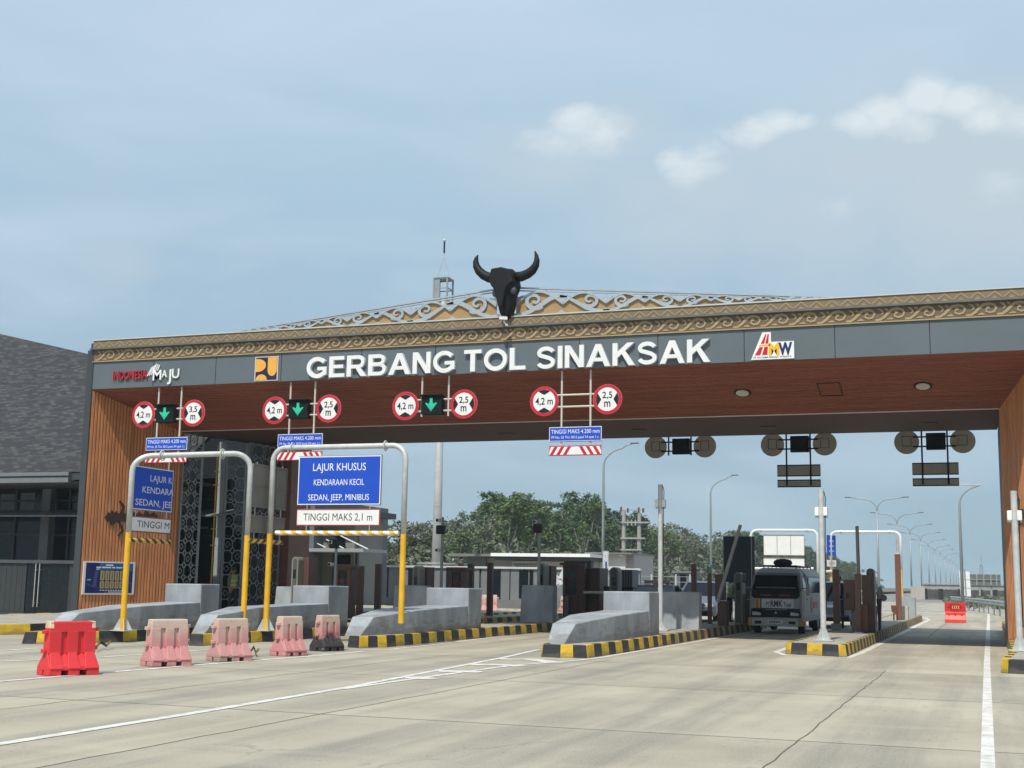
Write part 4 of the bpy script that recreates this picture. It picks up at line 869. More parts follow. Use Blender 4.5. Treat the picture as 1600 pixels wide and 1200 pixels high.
# ================================================================== PLASTIC BARRIERS
def barrier(loc, rz, label, m, patch=None, Lx=.82, Hz=.84, group='plastic water barriers in a row along the white line'):
    r_ = empty('plastic_barrier', loc, label, 'barrier', group, rz); h = Hz; a = Lx/2
    b = MB()                              # core slab and splayed foot, local x along the barrier
    def ring(z, hy, hx): return [(-hx, -hy, z), (hx, -hy, z), (hx, hy, z), (-hx, hy, z)]
    b.loft([ring(.10*h, .245, a*.985), ring(.17*h, .235, a*.98), ring(.40*h, .085, a*.93), ring(.93*h, .065, a*.90)])
    b.loft([ring(.80*h, .105, a*.90), ring(.985*h, .09, a*.885), ring(h, .075, a*.86)])
    for s_ in (-1, 1):                    # feet with a gap between them
        for x0, x1 in ((-a*.985, -a*.50), (-a*.22, a*.22), (a*.50, a*.985)): b.box(x0, x1, min(s_*.03, s_*.245), max(s_*.03, s_*.245), .0, .105*h)
        # raised piers between the two tall recesses, each standing on a sloped gusset
        for x0, x1 in ((-a*.915, -a*.44), (-a*.22, a*.22), (a*.44, a*.915)):
            q = [(x0, s_*.06, .38*h), (x1, s_*.06, .38*h), (x1, s_*.125, .41*h), (x0, s_*.125, .41*h), (x0, s_*.05, .82*h), (x1, s_*.05, .82*h), (x1, s_*.106, .82*h), (x0, s_*.106, .82*h)]
            b.hexa(q)
            b.hexa([(x0-.012, s_*.10, .12*h), (x1+.012, s_*.10, .12*h), (x1+.012, s_*.262, .13*h), (x0-.012, s_*.262, .13*h), (x0+.02, s_*.06, .44*h), (x1-.02, s_*.06, .44*h), (x1-.02, s_*.118, .44*h), (x0+.02, s_*.118, .44*h)])
    b.build('barrier_body', m, r_, world=False, bevel=.014)
    b = MB()
    for s_ in (-1, 1):                    # connector lugs
        for z in (.42*h, .77*h):
            x0, x1 = sorted((s_*a*.80, s_*a*1.0)); z_ = z+(.035 if s_ > 0 else 0); n = 10
            poly = [(x0 if s_ > 0 else x1, -.055)]+[(s_*(a*1.0+.045*math.cos(R(t))), .055*math.sin(R(t))) for t in range(-90, 91, 20)]+[(x0 if s_ > 0 else x1, .055)]
            b.prism(poly if s_ > 0 else poly[::-1], 'z', z_, z_+.06)
    split(b, 'connector_lug', patch if patch in (pink_a, pink_b, pink_c) else m, r_, world=False, bevel=.008)
    if patch is pale_pl:
        for s_ in (-1, 1):
            x0, x1 = sorted((s_*a*.74, s_*a*.905)); b = MB(); b.hexa([(x0, -.108, h*.87), (x1, -.108, h*.87), (x1, .108, h*.87), (x0, .108, h*.87), (x0, -.085, h+.003), (x1, -.085, h+.003), (x1, .085, h+.003), (x0, .085, h+.003)]); b.build('bare_corner', pale_pl, r_, world=False, bevel=.01)
    return r_
def barrier_px(xl, yl, xr, yr, rz, label, m, patch=None, ztop=None):
    a = gd(xl, yl); c = gd(xr, yr); o = (a+c)/2; 
    return barrier((o.x+.0, o.y+.05, 0), rz, label, m, patch, Lx=ztop[0], Hz=ztop[1])
barrier_px(62, 1056, 142, 1053, R(62), 'bright red plastic barrier, leftmost in the row on the road', red_new, pale_pl, (.84, .84))
barrier_px(221, 1043, 290, 1038, R(61), 'faded pink barrier with pale top, between the red one and a smaller pink one', pink_a, pink_a, (.78, .82))
barrier_px(324, 1035, 386, 1031, R(64), 'dusty pink barrier with a blue smear, third in the row from the red one', pink_c, pink_c, (.74, .80))
barrier_px(424, 1026, 472, 1023, R(72), 'slim faded pink barrier between a dusty pink one and a scorched one', pink_a, pink_a, (.62, .80))
barrier_px(485, 1018, 532, 1016, R(72), 'pink barrier with a scorched black foot at the end of the row', pink_b, pink_b, (.62, .78))
g = gd(806, 955); barrier((g.x, 62, .0), R(20), 'small distant pink barrier left of the lone concrete block', pink_a, pink_a, .85, .88, 'pink barriers far behind the booths')
g = gd(884, 952); barrier((at(884, 950, 64).x, 64, .0), R(80), 'small distant pink barrier between the block and the brown booth', pink_c, pink_c, .85, .88, 'pink barriers far behind the booths')
# far red barrier with an arrow board
r_ = empty('plastic_barrier', (at(1493, 965, 65.2).x, 65.2, 0), 'far red barrier with a yellow chevron board closing the exit lane', 'barrier'); b = MB()
b.loft([[(-.47, -.25, z), (.47, -.25, z), (.47, .25, z), (-.47, .25, z)] if z < .2 else [(-.45, -.12, z), (.45, -.12, z), (.45, .12, z), (-.45, .12, z)] for z in (0, .15, .35, .5)]); b.build('barrier_body', M_('orange_red_plastic', (.72, .06, .04), .45, var=.1), r_, world=False, bevel=.02)
b = MB()
for x in (-.28, 0, .28): b.box(x-.05, x+.05, -.135, -.11, .30, .40)
split(b, 'forklift_slot', red_s, r_, world=False)
b = MB(); Fb = Frame((0, -.08, .5), (1, 0, 0), (0, 0, 1)); b.frect(Fb, -.47, .47, 0, .44, -.05, 0, 0); b.fprism(Fb, [(-.34, .22), (-.2, .07), (.2, .07), (.34, .22), (.2, .37), (-.2, .37)], .0, .004, 1)
for i in range(4):
    u = -.13+i*.09; b.fribbon(Fb, [(u+.04, .30), (u, .22), (u+.04, .14)], .022, .004, .008, 2)
b.build('chevron_board', [red_pl, M_('deep_red', (.30, .01, .015), .5, var=.1), M_('chevron_yellow', (.85, .62, .15), .5, var=.05)], r_, world=False)
# scraps of striped tape tied to the barriers
for i, (pxs, lab) in enumerate((([((148, 1020), (157, 1014), (166, 1016), (172, 1013))], 'scrap of black and yellow tape lying right of the red barrier'), ([((389, 1028), (396, 1022), (399, 1027), (404, 1026))], 'curled scrap of yellow tape right of the dusty pink barrier'))):
    b = MB()
    for q in (pxs if isinstance(pxs, list) else [pxs]):
        P = [gd(*v) for v in q]
        for k in range(len(P)-1):
            z0 = .06+.05*(k % 2); z1 = .06+.05*((k+1) % 2); b.hexa([(P[k].x, P[k].y, z0), (P[k+1].x, P[k+1].y, z1), (P[k+1].x, P[k+1].y+.004, z1), (P[k].x, P[k].y+.004, z0), (P[k].x, P[k].y, z0+.07), (P[k+1].x, P[k+1].y, z1+.07), (P[k+1].x, P[k+1].y+.004, z1+.07), (P[k].x, P[k].y+.004, z0+.07)], k % 2)
    tag(b.build('warning_tape', [k_yel, k_blk]), lab, 'tape')

# ================================================================== LATTICE WALL UNDER THE GATE, OFFICE
XW = RL-.02
latt = empty('lattice_screen', (XW, 41, 0), 'grey metal lattice screens with flower cut outs under the gate end', 'screen wall')
def lattice(name, y0, y1, z0, z1, cols, parent, Fw=None):
    Fw = Fw or Frame((XW, y0, z0), (0, 1, 0), (0, 0, 1)); W_ = y1-y0; H_ = z1-z0; p_ = W_/cols; rws = max(1, round(H_/p_)); q_ = H_/rws; b = MB()
    b.fribbon(Fw, [(0.03, .03), (W_-.03, .03), (W_-.03, H_-.03), (.03, H_-.03)], .07, -.04, .025, 0, True)
    for i in range(cols):
        for j in range(rws):
            cu = (i+.5)*p_; cv = (j+.5)*q_; a = p_*.5; c = q_*.5; e = .003*((i+j) % 2)
            oc = [(cu+a*.50, cv+c), (cu-a*.50, cv+c), (cu-a*.92, cv+c*.86), (cu-a, cv+c*.50), (cu-a, cv-c*.50), (cu-a*.92, cv-c*.86), (cu-a*.50, cv-c), (cu+a*.50, cv-c), (cu+a*.92, cv-c*.86), (cu+a, cv-c*.50), (cu+a, cv+c*.50), (cu+a*.92, cv+c*.86)]
            oc = [(cu+a*.46, cv+c), (cu-a*.46, cv+c), (cu-a, cv+c*.46), (cu-a, cv-c*.46), (cu-a*.46, cv-c), (cu+a*.46, cv-c), (cu+a, cv-c*.46), (cu+a, cv+c*.46)]
            b.fribbon(Fw, oc, .030, -.02-e, .012+e, 0, True)
            if (i+j) % 2: b.fribbon(Fw, [(cu-a*.5, cv), (cu, cv+c*.5), (cu+a*.5, cv), (cu, cv-c*.5)], .018, -.015, .009, 0, True)
    return b.build(name, latt_m, parent)
lattice('lattice_panel', YC+.16, 39.2, .3, ZC-.03, 3, latt)
YQ = 42.1; XQ = at(350, 800, YQ).x
lattice('lattice_panel', 0, XW-XQ, .3, ZC+.05, 2, latt, Frame((XQ, YQ, .3), (1, 0, 0), (0, 0, 1)))
lattice('lattice_panel', 42.16, 44.76, .3, ZC+.08, 5, latt)
b = MB(); b.box(XQ-.30, XQ-.01, YQ-.06, YQ+.12, .25, ZC+.1); b.build('screen_post', latt_m, latt)
# dim room behind the screens
room = empty('office_annex', (-29, 42, 0), 'dark office annex behind the lattice screens, open doorway between them', 'building')
b = MB(); b.box(XW-3.1, XW-3.0, 38, 48, .0, 7.5); b.box(XW-3.0, XW-.7, 47.5, 47.6, 0, 7.5); b.build('wall', M_('annex_grey', (.32, .36, .385), .7, var=.1), room)
b = MB(); b.box(XW-2.99, XW-2.9, 38.3, 47.4, .3, 3.3); b.build('glass_front', dark_glass, room)
b = MB(); b.box(XW-2.98, XW-2.8, 38.3, 47.4, 3.85, 4.35); b.box(XW-2.98, XW-2.4, 38.3, 47.4, 3.4, 3.48); b.build('canopy', M_('annex_band', (.18, .20, .21), .6, var=.1), room)
b = MB(); 
for k in range(8): b.box(XW-2.89, XW-2.83, 38.4+k*1.14, 38.46+k*1.14, .3, 3.3)
b.build('mullion', frame_dark, room)
p0 = atx(341, 690, XW-.5); p1 = atx(341, 830, XW-.5); b = MB()
y_ = p0.y; b.tube([(XW-.5, y_, .3), (XW-.5, y_, 6.4)], .026, 6); 
for z in (2.7, 3.3, 4.9, 5.4): b.box(XW-.52, XW-.48, y_-.16, y_+.16, z-.02, z+.02)
tag(b.build('yellow_ladder', yel_pole), 'thin yellow climbing pole with rungs in the doorway between the lattice screens', 'ladder')

# poster on the reveal
def rvp(px, py): return rv(px, py)
A_ = Vector((XL, YF+.02, 0)); B_ = Vector((RL, YC, 0)); Fp = Frame(A_, B_-A_, (0, 0, 1))
q0 = rv(126, 929); q1 = rv(208.5, 929); q2 = rv(209, 879); q3 = rv(130, 876)
u0, u1, v0, v1 = (q0[0]+q3[0])/2, (q1[0]+q2[0])/2, (q0[1]+q1[1])/2, (q2[1]+q3[1])/2
po = empty('toll_poster', Fp.p((u0+u1)/2, v0, .05), 'blue toll tariff poster with a tan table on the timber reveal', 'poster')
W_, H_ = u1-u0, v1-v0; U = lambda f: u0+f*W_; V = lambda f: v0+f*H_
b = MB(); b.frect(Fp, u0, u1, v0, v1, .024, .05, 0); b.build('backing', white_p, po)
b = MB(); b.frect(Fp, U(.045), U(.955), V(.045), V(.955), .05, .053, 0); b.frect(Fp, U(.3), U(.955), V(.72), V(.955), .053, .0535, 2); b.frect(Fp, U(.31), U(.80), V(.16), V(.74), .054, .055, 1)
for i in range(5):
    c0 = .325+i*.095
    for (va, vb) in ((.19, .40), (.43, .72)): b.frect(Fp, U(c0), U(c0+.075), V(va), V(vb), .055, .057, 3); b.frect(Fp, U(c0+.02), U(c0+.055), V(va+.03), V(vb-.03), .057, .058, 4)
for i, (ua, ub) in enumerate(((.24, .33), (.35, .52), (.54, .60), (.62, .74))): b.frect(Fp, U(ua), U(ub), V(.80), V(.84), .0545, .056, 5)
b.frect(Fp, U(.42), U(.56), V(.87), V(.91), .0545, .056, 5); b.frect(Fp, U(.24), U(.30), V(.755), V(.78), .0545, .056, 5)
for i in range(10): b.frect(Fp, U(.22-.004*i), U(.28-.003*i), V(.70-.052*i), V(.725-.052*i), .0545, .056, 6)
for i in range(9): b.frect(Fp, U(.33+i*.05), U(.36+i*.05), V(.12), V(.145), .0545, .056, 5)
b.frect(Fp, U(.42), U(.47), V(.06), V(.09), .0545, .056, 7); b.frect(Fp, U(.49), U(.78), V(.068), V(.088), .0545, .056, 5)
b.frect(Fp, U(.08), U(.15), V(.42), V(.46), .0545, .056, 8)
b.fribbon(Fp, [(U(.06), V(.33)), (U(.18), V(.26))], .02, .0545, .056, 2); b.fribbon(Fp, [(U(.82), V(.26)), (U(.94), V(.38))], .02, .0545, .056, 2)
b.build('print', [M_('poster_blue', (.008, .022, .16), .4, var=.5, scale=1.5), M_('poster_black', (.015, .016, .02), .5, var=.1), M_('poster_sky', (.02, .13, .38), .4, var=.3, scale=2), M_('poster_tan', (.42, .36, .20), .5, var=.1), M_('poster_olive', (.20, .17, .08), .5, var=.1), white_p, M_('poster_violet', (.12, .12, .34), .5, var=.1), red_s, M_('poster_green', (.10, .5, .28), .5, var=.1)], po)

# ---- office building behind the left end of the gate
off = empty('toll_office', (-38, 43, 0), 'dark glazed toll office with a grey shingle roof left of the gate', 'building')
ey = 39.8; ez = at(60, 738, ey).z; k = math.tan(R(36))
def roof_pt(px, py):
    d = _ray(px, py); t = (ez-k*ey-CAM_H)/(d.z-k*d.y); return Vector((d.x*t, d.y*t, d.z*t+CAM_H))
tl = roof_pt(-60, 508); tr = roof_pt(160, 558); 
far = tr+(tr-tl)*.25
ptsr = [Vector((-42, ey, ez)), Vector((-23.0, ey, ez)), Vector((-23.0, max(ey+.5, far.y), ez+k*(far.y-ey))), far, tr, tl, Vector((-42, tl.y, tl.z))]
ptsr = [Vector((-50, ey, ez)), Vector((-27.6, ey, ez)), Vector((-27.6, ey+ (far.z-ez)/k, far.z)), tr, tl, Vector((-50, tl.y+.8, tl.z+.8*k))]
b = MB(); dn = Vector((0, k, -1)).normalized()*.12; n = len(ptsr)
b.add([p for p in ptsr]+[p+dn for p in ptsr], [tuple(range(n)), tuple(range(2*n-1, n-1, -1))]+[(i, (i+1) % n, n+(i+1) % n, n+i) for i in range(n)])
b.build('roof', shingle_m, off, uv=lambda v: (v.x, v.y/math.cos(R(36))))
b = MB(); b.box(-50, at(108, 750, ey-.1).x, ey-.16, ey+.1, ez-.40, ez-.015); b.box(-50, at(108, 750, ey-.1).x+.03, ey-.18, ey-.16, ez-.20, ez-.15, 1); b.build('eave', [M_('eave_grey', (.16, .175, .185), .5, var=.08), black_p], off)
b = MB(); b.box(at(109, 750, ey-.1).x, -27.5, ey-.02, ey+.2, ez-.30, ez-.06); b.build('gutter_return', frame_dark, off)
b = MB(); b.box(-50, -27.4, ey+.2, ey+3, ez-.40, ez-.34); b.build('eave_soffit', M_('eave_soffit', (.07, .075, .08), .7, var=.1), off)
gy = 43.4
b = MB(); b.box(-50, -27.4, gy, gy+.1, .0, ez); b.build('glass_wall', glass_blue, off)
b = MB()
for px, w_ in ((26, 5), (110, 5), (-20, 5), (70, 5)): x = at(px, 800, gy).x; b.box(x-.05, x+.05, gy-.08, gy-.003, 0, ez-.4)
for z in (3.1, 4.5): b.box(-50, -27.4, gy-.06, gy-.004, z, z+.08)
b.build('mullion', frame_dark, off)
b = MB(); x0_ = at(58, 850, gy-.7).x; x1_ = at(74, 850, gy-.6).x; b.box(x0_, x1_, gy-.6, gy-.3, 0, ez-.4); b.build('column', M_('column_grey', (.15, .16, .165), .7, var=.1), off)
b = MB(); zc = at(60, 806, 41.5).z
for i in range(44):
    x = -50+i*.53; b.hexa([(x, 41.5, zc-.03), (x+.5, 41.5, zc-.03), (x+.5, gy-.1, zc+.28), (x, gy-.1, zc+.28), (x, 41.5, zc+.02), (x+.5, 41.5, zc+.02), (x+.5, gy-.1, zc+.33), (x, gy-.1, zc+.33)])
b.build('canopy', M_('canopy_sheet', (.26, .28, .29), .5, var=.1), off)
# interior panels that show pale behind the upper glazing
b = MB(); p0 = at(30, 800, gy-.05)
for (xa_, ya_, xb_, yb_) in ((0, 800, 24, 772), (31, 800, 55, 770)): a = at(xa_, ya_, gy-.012); c = at(xb_, yb_, gy-.012); b.box(a.x, c.x, gy-.012, gy-.003, a.z, c.z)
split(b, 'blind', M_('blind_grey', (.13, .145, .155), .6, var=.08), off)
# low wall and doors in front of the office
dw = empty('compound_wall', (-36, 41, 0), 'low dark grey panel wall with double doors below the office', 'wall')
wy = 39.6; wz = at(60, 876, wy).z
b = MB(); b.box(-50, at(41, 900, wy).x, wy, wy+.15, 0, wz-.1); b.box(at(108, 900, wy).x, -27.5, wy, wy+.15, 0, wz-.1); 
for i in range(90):
    x = -50+i*.25
    if x < at(38, 900, wy).x: b.box(x, x+.02, wy-.012, wy, .15, wz-.12, 1)
b.build('panel', [M_('dark_panel_paint', (.030, .035, .038), .6, var=.12), frame_dark], dw)
b = MB(); b.box(-50, -27.5, wy-.08, wy+.2, wz-.1, wz+.02); b.build('coping', M_('coping_grey', (.06, .068, .074), .6, var=.1), dw)
b = MB(); b.box(-50, -27.5, wy-.1, wy-.002, .0, .12); b.build('plinth', frame_dark, dw)
for xa_, xb_ in ((42, 58), (59, 107)):
    d = MB(); d.box(at(xa_, 900, wy).x, at(xb_, 900, wy).x, wy+.02, wy+.1, .1, wz-.12); dd = d.build('door', dark_glass, dw)
    for px in ((55,) if xa_ == 42 else (61,)):
        x = at(px, 920, wy).x; d = MB(); d.tube([(x, wy-.05, .35), (x, wy-.05, 2.0)], .016, 8); d.box(x-.02, x+.02, wy-.05, wy+.03, .5, .53); d.box(x-.02, x+.02, wy-.05, wy+.03, 1.7, 1.73); d.build('handle', steel, dd)

# ================================================================== POLES, MACHINES, BOOTHS ON THE ISLANDS
def sensor_pole(x, y, z0, z1, label):
    r_ = empty('sensor_pole', (x, y, z0), label, 'pole', 'steel poles with white sensors on the islands')
    b = MB(); b.tube([(x, y, z0), (x, y, z1)], .070, 16); b.build('pole', steel, r_, smooth=False)
    b = MB(); b.box(x-.24, x+.24, y-.24, y+.24, z0, z0+.02)
    for a in range(4):
        dx, dy = math.cos(R(45+90*a)), math.sin(R(45+90*a)); e = .008
        b.hexa([(x+dx*.07-dy*e, y+dy*.07+dx*e, z0+.019), (x+dx*.21-dy*e, y+dy*.21+dx*e, z0+.019), (x+dx*.21+dy*e, y+dy*.21-dx*e, z0+.019), (x+dx*.07+dy*e, y+dy*.07-dx*e, z0+.019), (x+dx*.07-dy*e, y+dy*.07+dx*e, z0+.28), (x+dx*.09-dy*e, y+dy*.09+dx*e, z0+.28), (x+dx*.09+dy*e, y+dy*.09-dx*e, z0+.28), (x+dx*.07+dy*e, y+dy*.07-dx*e, z0+.28)])
    b.build('base_plate', steel, r_)
    zz = z1-.55
    for s_ in (-1, 1):
        b = MB(); b.box(x+s_*.105-.05, x+s_*.105+.05, y-.07, y+.09, zz-.11, zz+.11); b.build('sensor', M_('sensor_white', (.82, .82, .80), .35, var=.03), r_, bevel=.02)
    b = MB(); b.box(x-.15, x+.15, y+.02, y+.08, zz-.15, zz-.11); b.build('bracket', steel, r_)
    b = MB(); b.tube([(x+.07, y+.0, z1-.05), (x+.11, y, z1-.2), (x+.10, y, z1-.4), (x+.08, y, z1-1.6), (x+.08, y, z1-3)], .012, 6); b.build('cable', black_p, r_)
    return r_
g = gd(1032, 985, .27); sensor_pole(g.x, g.y, .27, at(1032, 757, g.y).z, 'steel pole with white sensors between the nearest wall and its block')
g = gd(1287, 1001, .27); sensor_pole(g.x, g.y, .27, at(1283, 765, g.y).z, 'steel pole with white sensors at the front of the exit island, before the minibus')
g = gd(1594, 1017, .27); sp_ = sensor_pole(g.x, g.y, .27, at(1588, 767, g.y).z, 'steel pole with white sensors against the right timber leg')
def px_box(name, xl, xr, yt, yb, Y, dep, m, label, cat, group=None, parts=None, z0=None, bevel=.01):
    a = at(xl, yt, Y); c = at(xr, yb, Y); zb0 = c.z if z0 is None else z0
    b = MB(); b.box(a.x, c.x, Y, Y+dep, zb0, a.z); o = b.build(name, m, bevel=bevel); tag(o, label, cat, group); return o
def post(xc, yt, Y, label, w=.2, m=None, z0=.26, X=None):
    p_ = at(xc, yt, Y); r_ = empty('lane_post', (p_.x, Y, z0), label, 'post', 'brown square posts beside the toll machines')
    b = MB(); b.box(p_.x-w/2, p_.x+w/2, Y, Y+w, z0, p_.z); b.build('shaft', m or pole_brown, r_, bevel=.01)
    b = MB(); b.box(p_.x-w*.75, p_.x+w*.75, Y-w*.25, Y+w*1.25, z0, z0+.03); b.build('foot_plate', steel, r_)
    b = MB(); b.box(p_.x-w*.53, p_.x+w*.53, Y-w*.03, Y+w*1.03, p_.z, p_.z+.02); b.build('cap', brown_m, r_)
    return r_
def arch_machine(xl, xr, yt, Y, label, face=None, z0=.26):
    a = at(xl, yt, Y); c = at(xr, yt, Y); w = c.x-a.x; r_ = empty('toll_machine', ((a.x+c.x)/2, Y, z0), label, 'toll machine', 'round topped toll machines on the islands')
    Fm = Frame(((a.x+c.x)/2, Y, z0), (1, 0, 0), (0, 0, 1)); H = a.z-z0
    def arch(hw, zb_, zt_): return [(-hw, zb_), (hw, zb_)]+[(hw*math.cos(R(t)), zt_-hw+hw*math.sin(R(t))) for t in range(0, 181, 20)]
    b = MB(); b.fprism(Fm, arch(w/2, 0, H), -.5, 0); b.build('casing', face or olive_m, r_)
    b = MB(); b.fprism(Fm, arch(w/2-.05, .06, H-.05), .0, .012); b.build('front_plate', M_('machine_face', (.075, .075, .068), .4, var=.1), r_)
    b = MB(); b.frect(Fm, -w*.22, w*.22, H*.66, H*.80, .012, .02); b.build('screen', dark_glass, r_)
    b = MB(); b.frect(Fm, -w*.18, w*.18, H*.40, H*.55, .012, .02); b.build('keypad', brown_m, r_)
    return r_
def cctv_pole(px, yt, yblk, Y, label, z0=.26):
    t = at(px, yt, Y); r_ = empty('camera_pole', (t.x, Y, z0), label, 'camera pole', 'thin camera poles on the entry islands'); x = t.x
    b = MB(); b.tube([(x, Y, z0), (x, Y, t.z)], [.06, .045], 10); b.build('pole', lamp_m, r_)
    z = at(px, yblk, Y).z; b = MB(); b.box(x-.16, x+.14, Y-.22, Y-.04, z-.15, z+.15); b.build('flood_light', black_p, r_, bevel=.02)
    z2 = at(px, yblk+32, Y).z
    for zz in (t.z-.12, z2):
        b = MB(); b.box(x-.16, x-.04, Y-.26, Y-.03, zz-.05, zz+.06); b.build('camera', white_p, r_, bevel=.015)
        b = MB(); b.tube([(x-.10, Y-.24, zz), (x-.10, Y-.275, zz)], .045, 10); b.build('lens', black_p, r_)
    return r_
def booth(xl, xr, yt, Y, label, dep=.55, win=True, z0=.26):
    a = at(xl, yt, Y); c = at(xr, yt, Y); r_ = empty('toll_booth', ((a.x+c.x)/2, Y, z0), label, 'toll booth', 'brown framed toll booths on the entry islands'); x0, x1, H = a.x, c.x, a.z
    b = MB(); b.box(x0, x1, Y+.12, Y+dep, z0, H-.05); b.build('wall', brown_m, r_, bevel=.01)
    b = MB(); Fb = Frame((x0, Y+.12, z0), (1, 0, 0), (0, 0, 1)); W_ = x1-x0; H_ = H-z0
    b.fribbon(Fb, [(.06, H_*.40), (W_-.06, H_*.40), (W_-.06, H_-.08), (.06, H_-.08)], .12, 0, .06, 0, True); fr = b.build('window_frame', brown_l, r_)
    b = MB(); b.frect(Fb, .12, W_-.12, H_*.40+.06, H_-.14, .002, .02); b.build('pane', dark_glass, fr)
    b = MB(); b.fdisc(Fb, W_*.42, H_*.72, .09, .02, .026, 0, 14); b.build('stop_lamp', M_('dull_red_lamp', (.16, .008, .02), .5, var=.1), r_)
    b = MB(); b.tube([(x0+W_*.3, Y+.02, z0), (x0+W_*.3, Y+.02, z0+H_*.40)], .09, 12); b.build('pedestal', M_('pedestal_grey', (.17, .16, .155), .5, var=.1), r_)
    b = MB(); b.box(x0-.1, x1+.1, Y, Y+dep+.05, H-.05, H+.04); b.build('roof', brown_m, r_)
    return r_
# entry island by the wall
p = atx(462, 870, -20.5); arch_machine(456.5, 466.5, 870, p.y, 'round topped machine at the left end of the grey fence, by the brown pier')
a = atx(474, 871, -20.3); px_box('machine_cabinet', 467, 481, 871, 920, a.y+.2, .6, brown_m, 'brown cabinet right of the leftmost round topped machine', 'cabinet', None, None, .26)
p = atx(525, 866, -20.6); cctv_pole(526, 842, 850, p.y, 'camera pole standing behind the striped yellow bar')
p = atx(534, 884, -20.6); booth(523, 546, 885, p.y, 'leftmost brown framed booth with a dark window, under the white sign')
p = atx(562, 885, -20.9); post(562, 885, p.y, 'brown post right of the leftmost booth')
p = atx(590, 882, -20.9); post(590, 882, p.y, 'dark brown post left of the right yellow portal leg', m=brown_m)
# second entry island
p = atx(650, 884, -17.7); arch_machine(645, 655, 884, p.y, 'round topped machine just right of the right yellow portal leg')
p = atx(661, 886, -17.6); px_box('machine_cabinet', 655, 667, 886, 925, p.y+.2, .6, brown_m, 'brown cabinet right of the yellow portal leg, above a grey block', 'cabinet', None, None, .26)
p = atx(691, 808, -17.7); cctv_pole(692, 808, 828, p.y, 'camera pole with black lamp box right of the tall pale mast')
p = atx(712, 888, -17.5); booth(701, 724, 888, p.y, 'brown framed booth with red lamp, behind the middle crash wall')
p = atx(735, 882, -17.5); post(734.5, 882, p.y, 'brown post above the middle crash wall, left one of two', m=brown_m)
p = atx(765, 880, -17.6); post(765, 880, p.y, 'brown post above the middle crash wall, right one of two', m=brown_m)
p = atx(690, 927, -17.3); c_ = p; b = MB(); b.tube([at(678, 926, p.y), at(700, 924, p.y)], .05, 8); b.box(at(676, 930, p.y).x, at(682, 950, p.y).x, p.y, p.y+.2, .3, at(678, 930, p.y).z, 1); tag(b.build('boom_barrier', [steel, M_('bin_blue', (.01, .03, .06), .5, var=.1)]), 'grey boom arm on a dark stand left of the middle crash wall end', 'boom barrier')
# third entry island
p = atx(845, 878, -14.3); arch_machine(840, 851, 880, p.y, 'round topped machine under the camera pole, behind the lone block')
p = atx(855, 884, -14.2); px_box('machine_cabinet', 851, 861, 884, 918, p.y+.2, .6, brown_m, 'narrow brown cabinet behind the lone block, left of the white flag', 'cabinet', None, None, .26)
p = atx(843, 812, -14.3); cctv_pole(843, 810, 826, p.y, 'camera pole with black lamp box before the white roofed building')
yb_ = 47.; booth(878.5, 905, 881, yb_, 'brown framed booth with dark window right of the white flag')
post(909, 880, yb_-.15, 'tall dark brown post on the right corner of the flagged booth', w=.24, m=brown_m)
a = at(912, 887, yb_+.3); c = at(937, 887, yb_+.3); bc = empty('booth_cabinet', ((a.x+c.x)/2, yb_+.3, .26), 'dark brown split door cabinet right of the flagged booth', 'cabinet')
b = MB(); b.box(a.x, c.x, yb_+.3, yb_+1.5, .26, a.z); b.build('body', brown_m, bc, bevel=.03)
zm = at(920, 927, yb_+.3).z
for (z0_, z1_) in ((.34, zm-.06), (zm+.06, a.z-.08)):
    b = MB(); b.box(a.x+.08, c.x-.08, yb_+.27, yb_+.3, z0_, z1_); b.build('door', M_('cabinet_door', (.085, .042, .03), .5, var=.15), bc)
b = MB(); b.tube([at(912, 925.5, yb_-.2), at(952, 926, yb_-.2)], .055, 10); tag(b.build('boom_barrier', steel), 'lowered grey boom arm in front of the dark brown cabinet', 'boom barrier')
b = MB(); px_ = at(949, 915, 44); 
px_box('banner_base', 943, 951.5, 916, 962, 44, .4, black_p, 'black square base under the blue and white feather banner', 'banner base', None, None, .2)
# feather banner and flag
a = at(942.5, 861, 57.0); c = at(950.5, 917, 57.0); fb = empty('feather_banner', (c.x, 57.0, c.z), 'tall narrow white banner with a blue stripe beside the brown cabinet', 'banner')
b = MB(); nseg = 10
for i in range(nseg):
    z0_ = c.z+(a.z-c.z)*i/nseg; z1_ = c.z+(a.z-c.z)*(i+1)/nseg; w0_ = .02*math.sin(i*1.7); w1_ = .02*math.sin((i+1)*1.7)
    for k, (f0, f1) in enumerate(((0, .4), (.4, .75), (.75, 1))):
        x0 = a.x+(c.x-a.x)*f0; x1 = a.x+(c.x-a.x)*f1; mi = 1 if (k == 1 and i < 7) else (2 if i < 4 and k == 0 else 0)
        b.hexa([(x0, 57.0+w0_, z0_), (x1, 57.0-w0_, z0_), (x1, 57.012-w0_, z0_), (x0, 57.012+w0_, z0_), (x0, 57.0+w1_, z1_), (x1, 57.0-w1_, z1_), (x1, 57.012-w1_, z1_), (x0, 57.012+w1_, z1_)], mi)
b.build('cloth', [M_('banner_white', (.62, .64, .68), .7, var=.1), M_('banner_blue', (.03, .10, .26), .7, var=.15), M_('banner_pale_blue', (.32, .40, .52), .7, var=.15)], fb)
b = MB(); b.tube([(a.x-.02, 57.02, .3), (a.x-.02, 57.02, a.z+.03)], .015, 6); b.build('staff', steel, fb)
a = at(880.5, 888, 56); c = at(866, 920, 56); fl = empty('white_flag', (a.x, 56, .3), 'small white flag with blue marks on a thin staff by the lone block', 'flag')
Ff2 = Frame((0, 56, 0), (1, 0, 0), (0, 0, 1)); P = lambda x, y: (at(x, y, 56).x, at(x, y, 56).z)
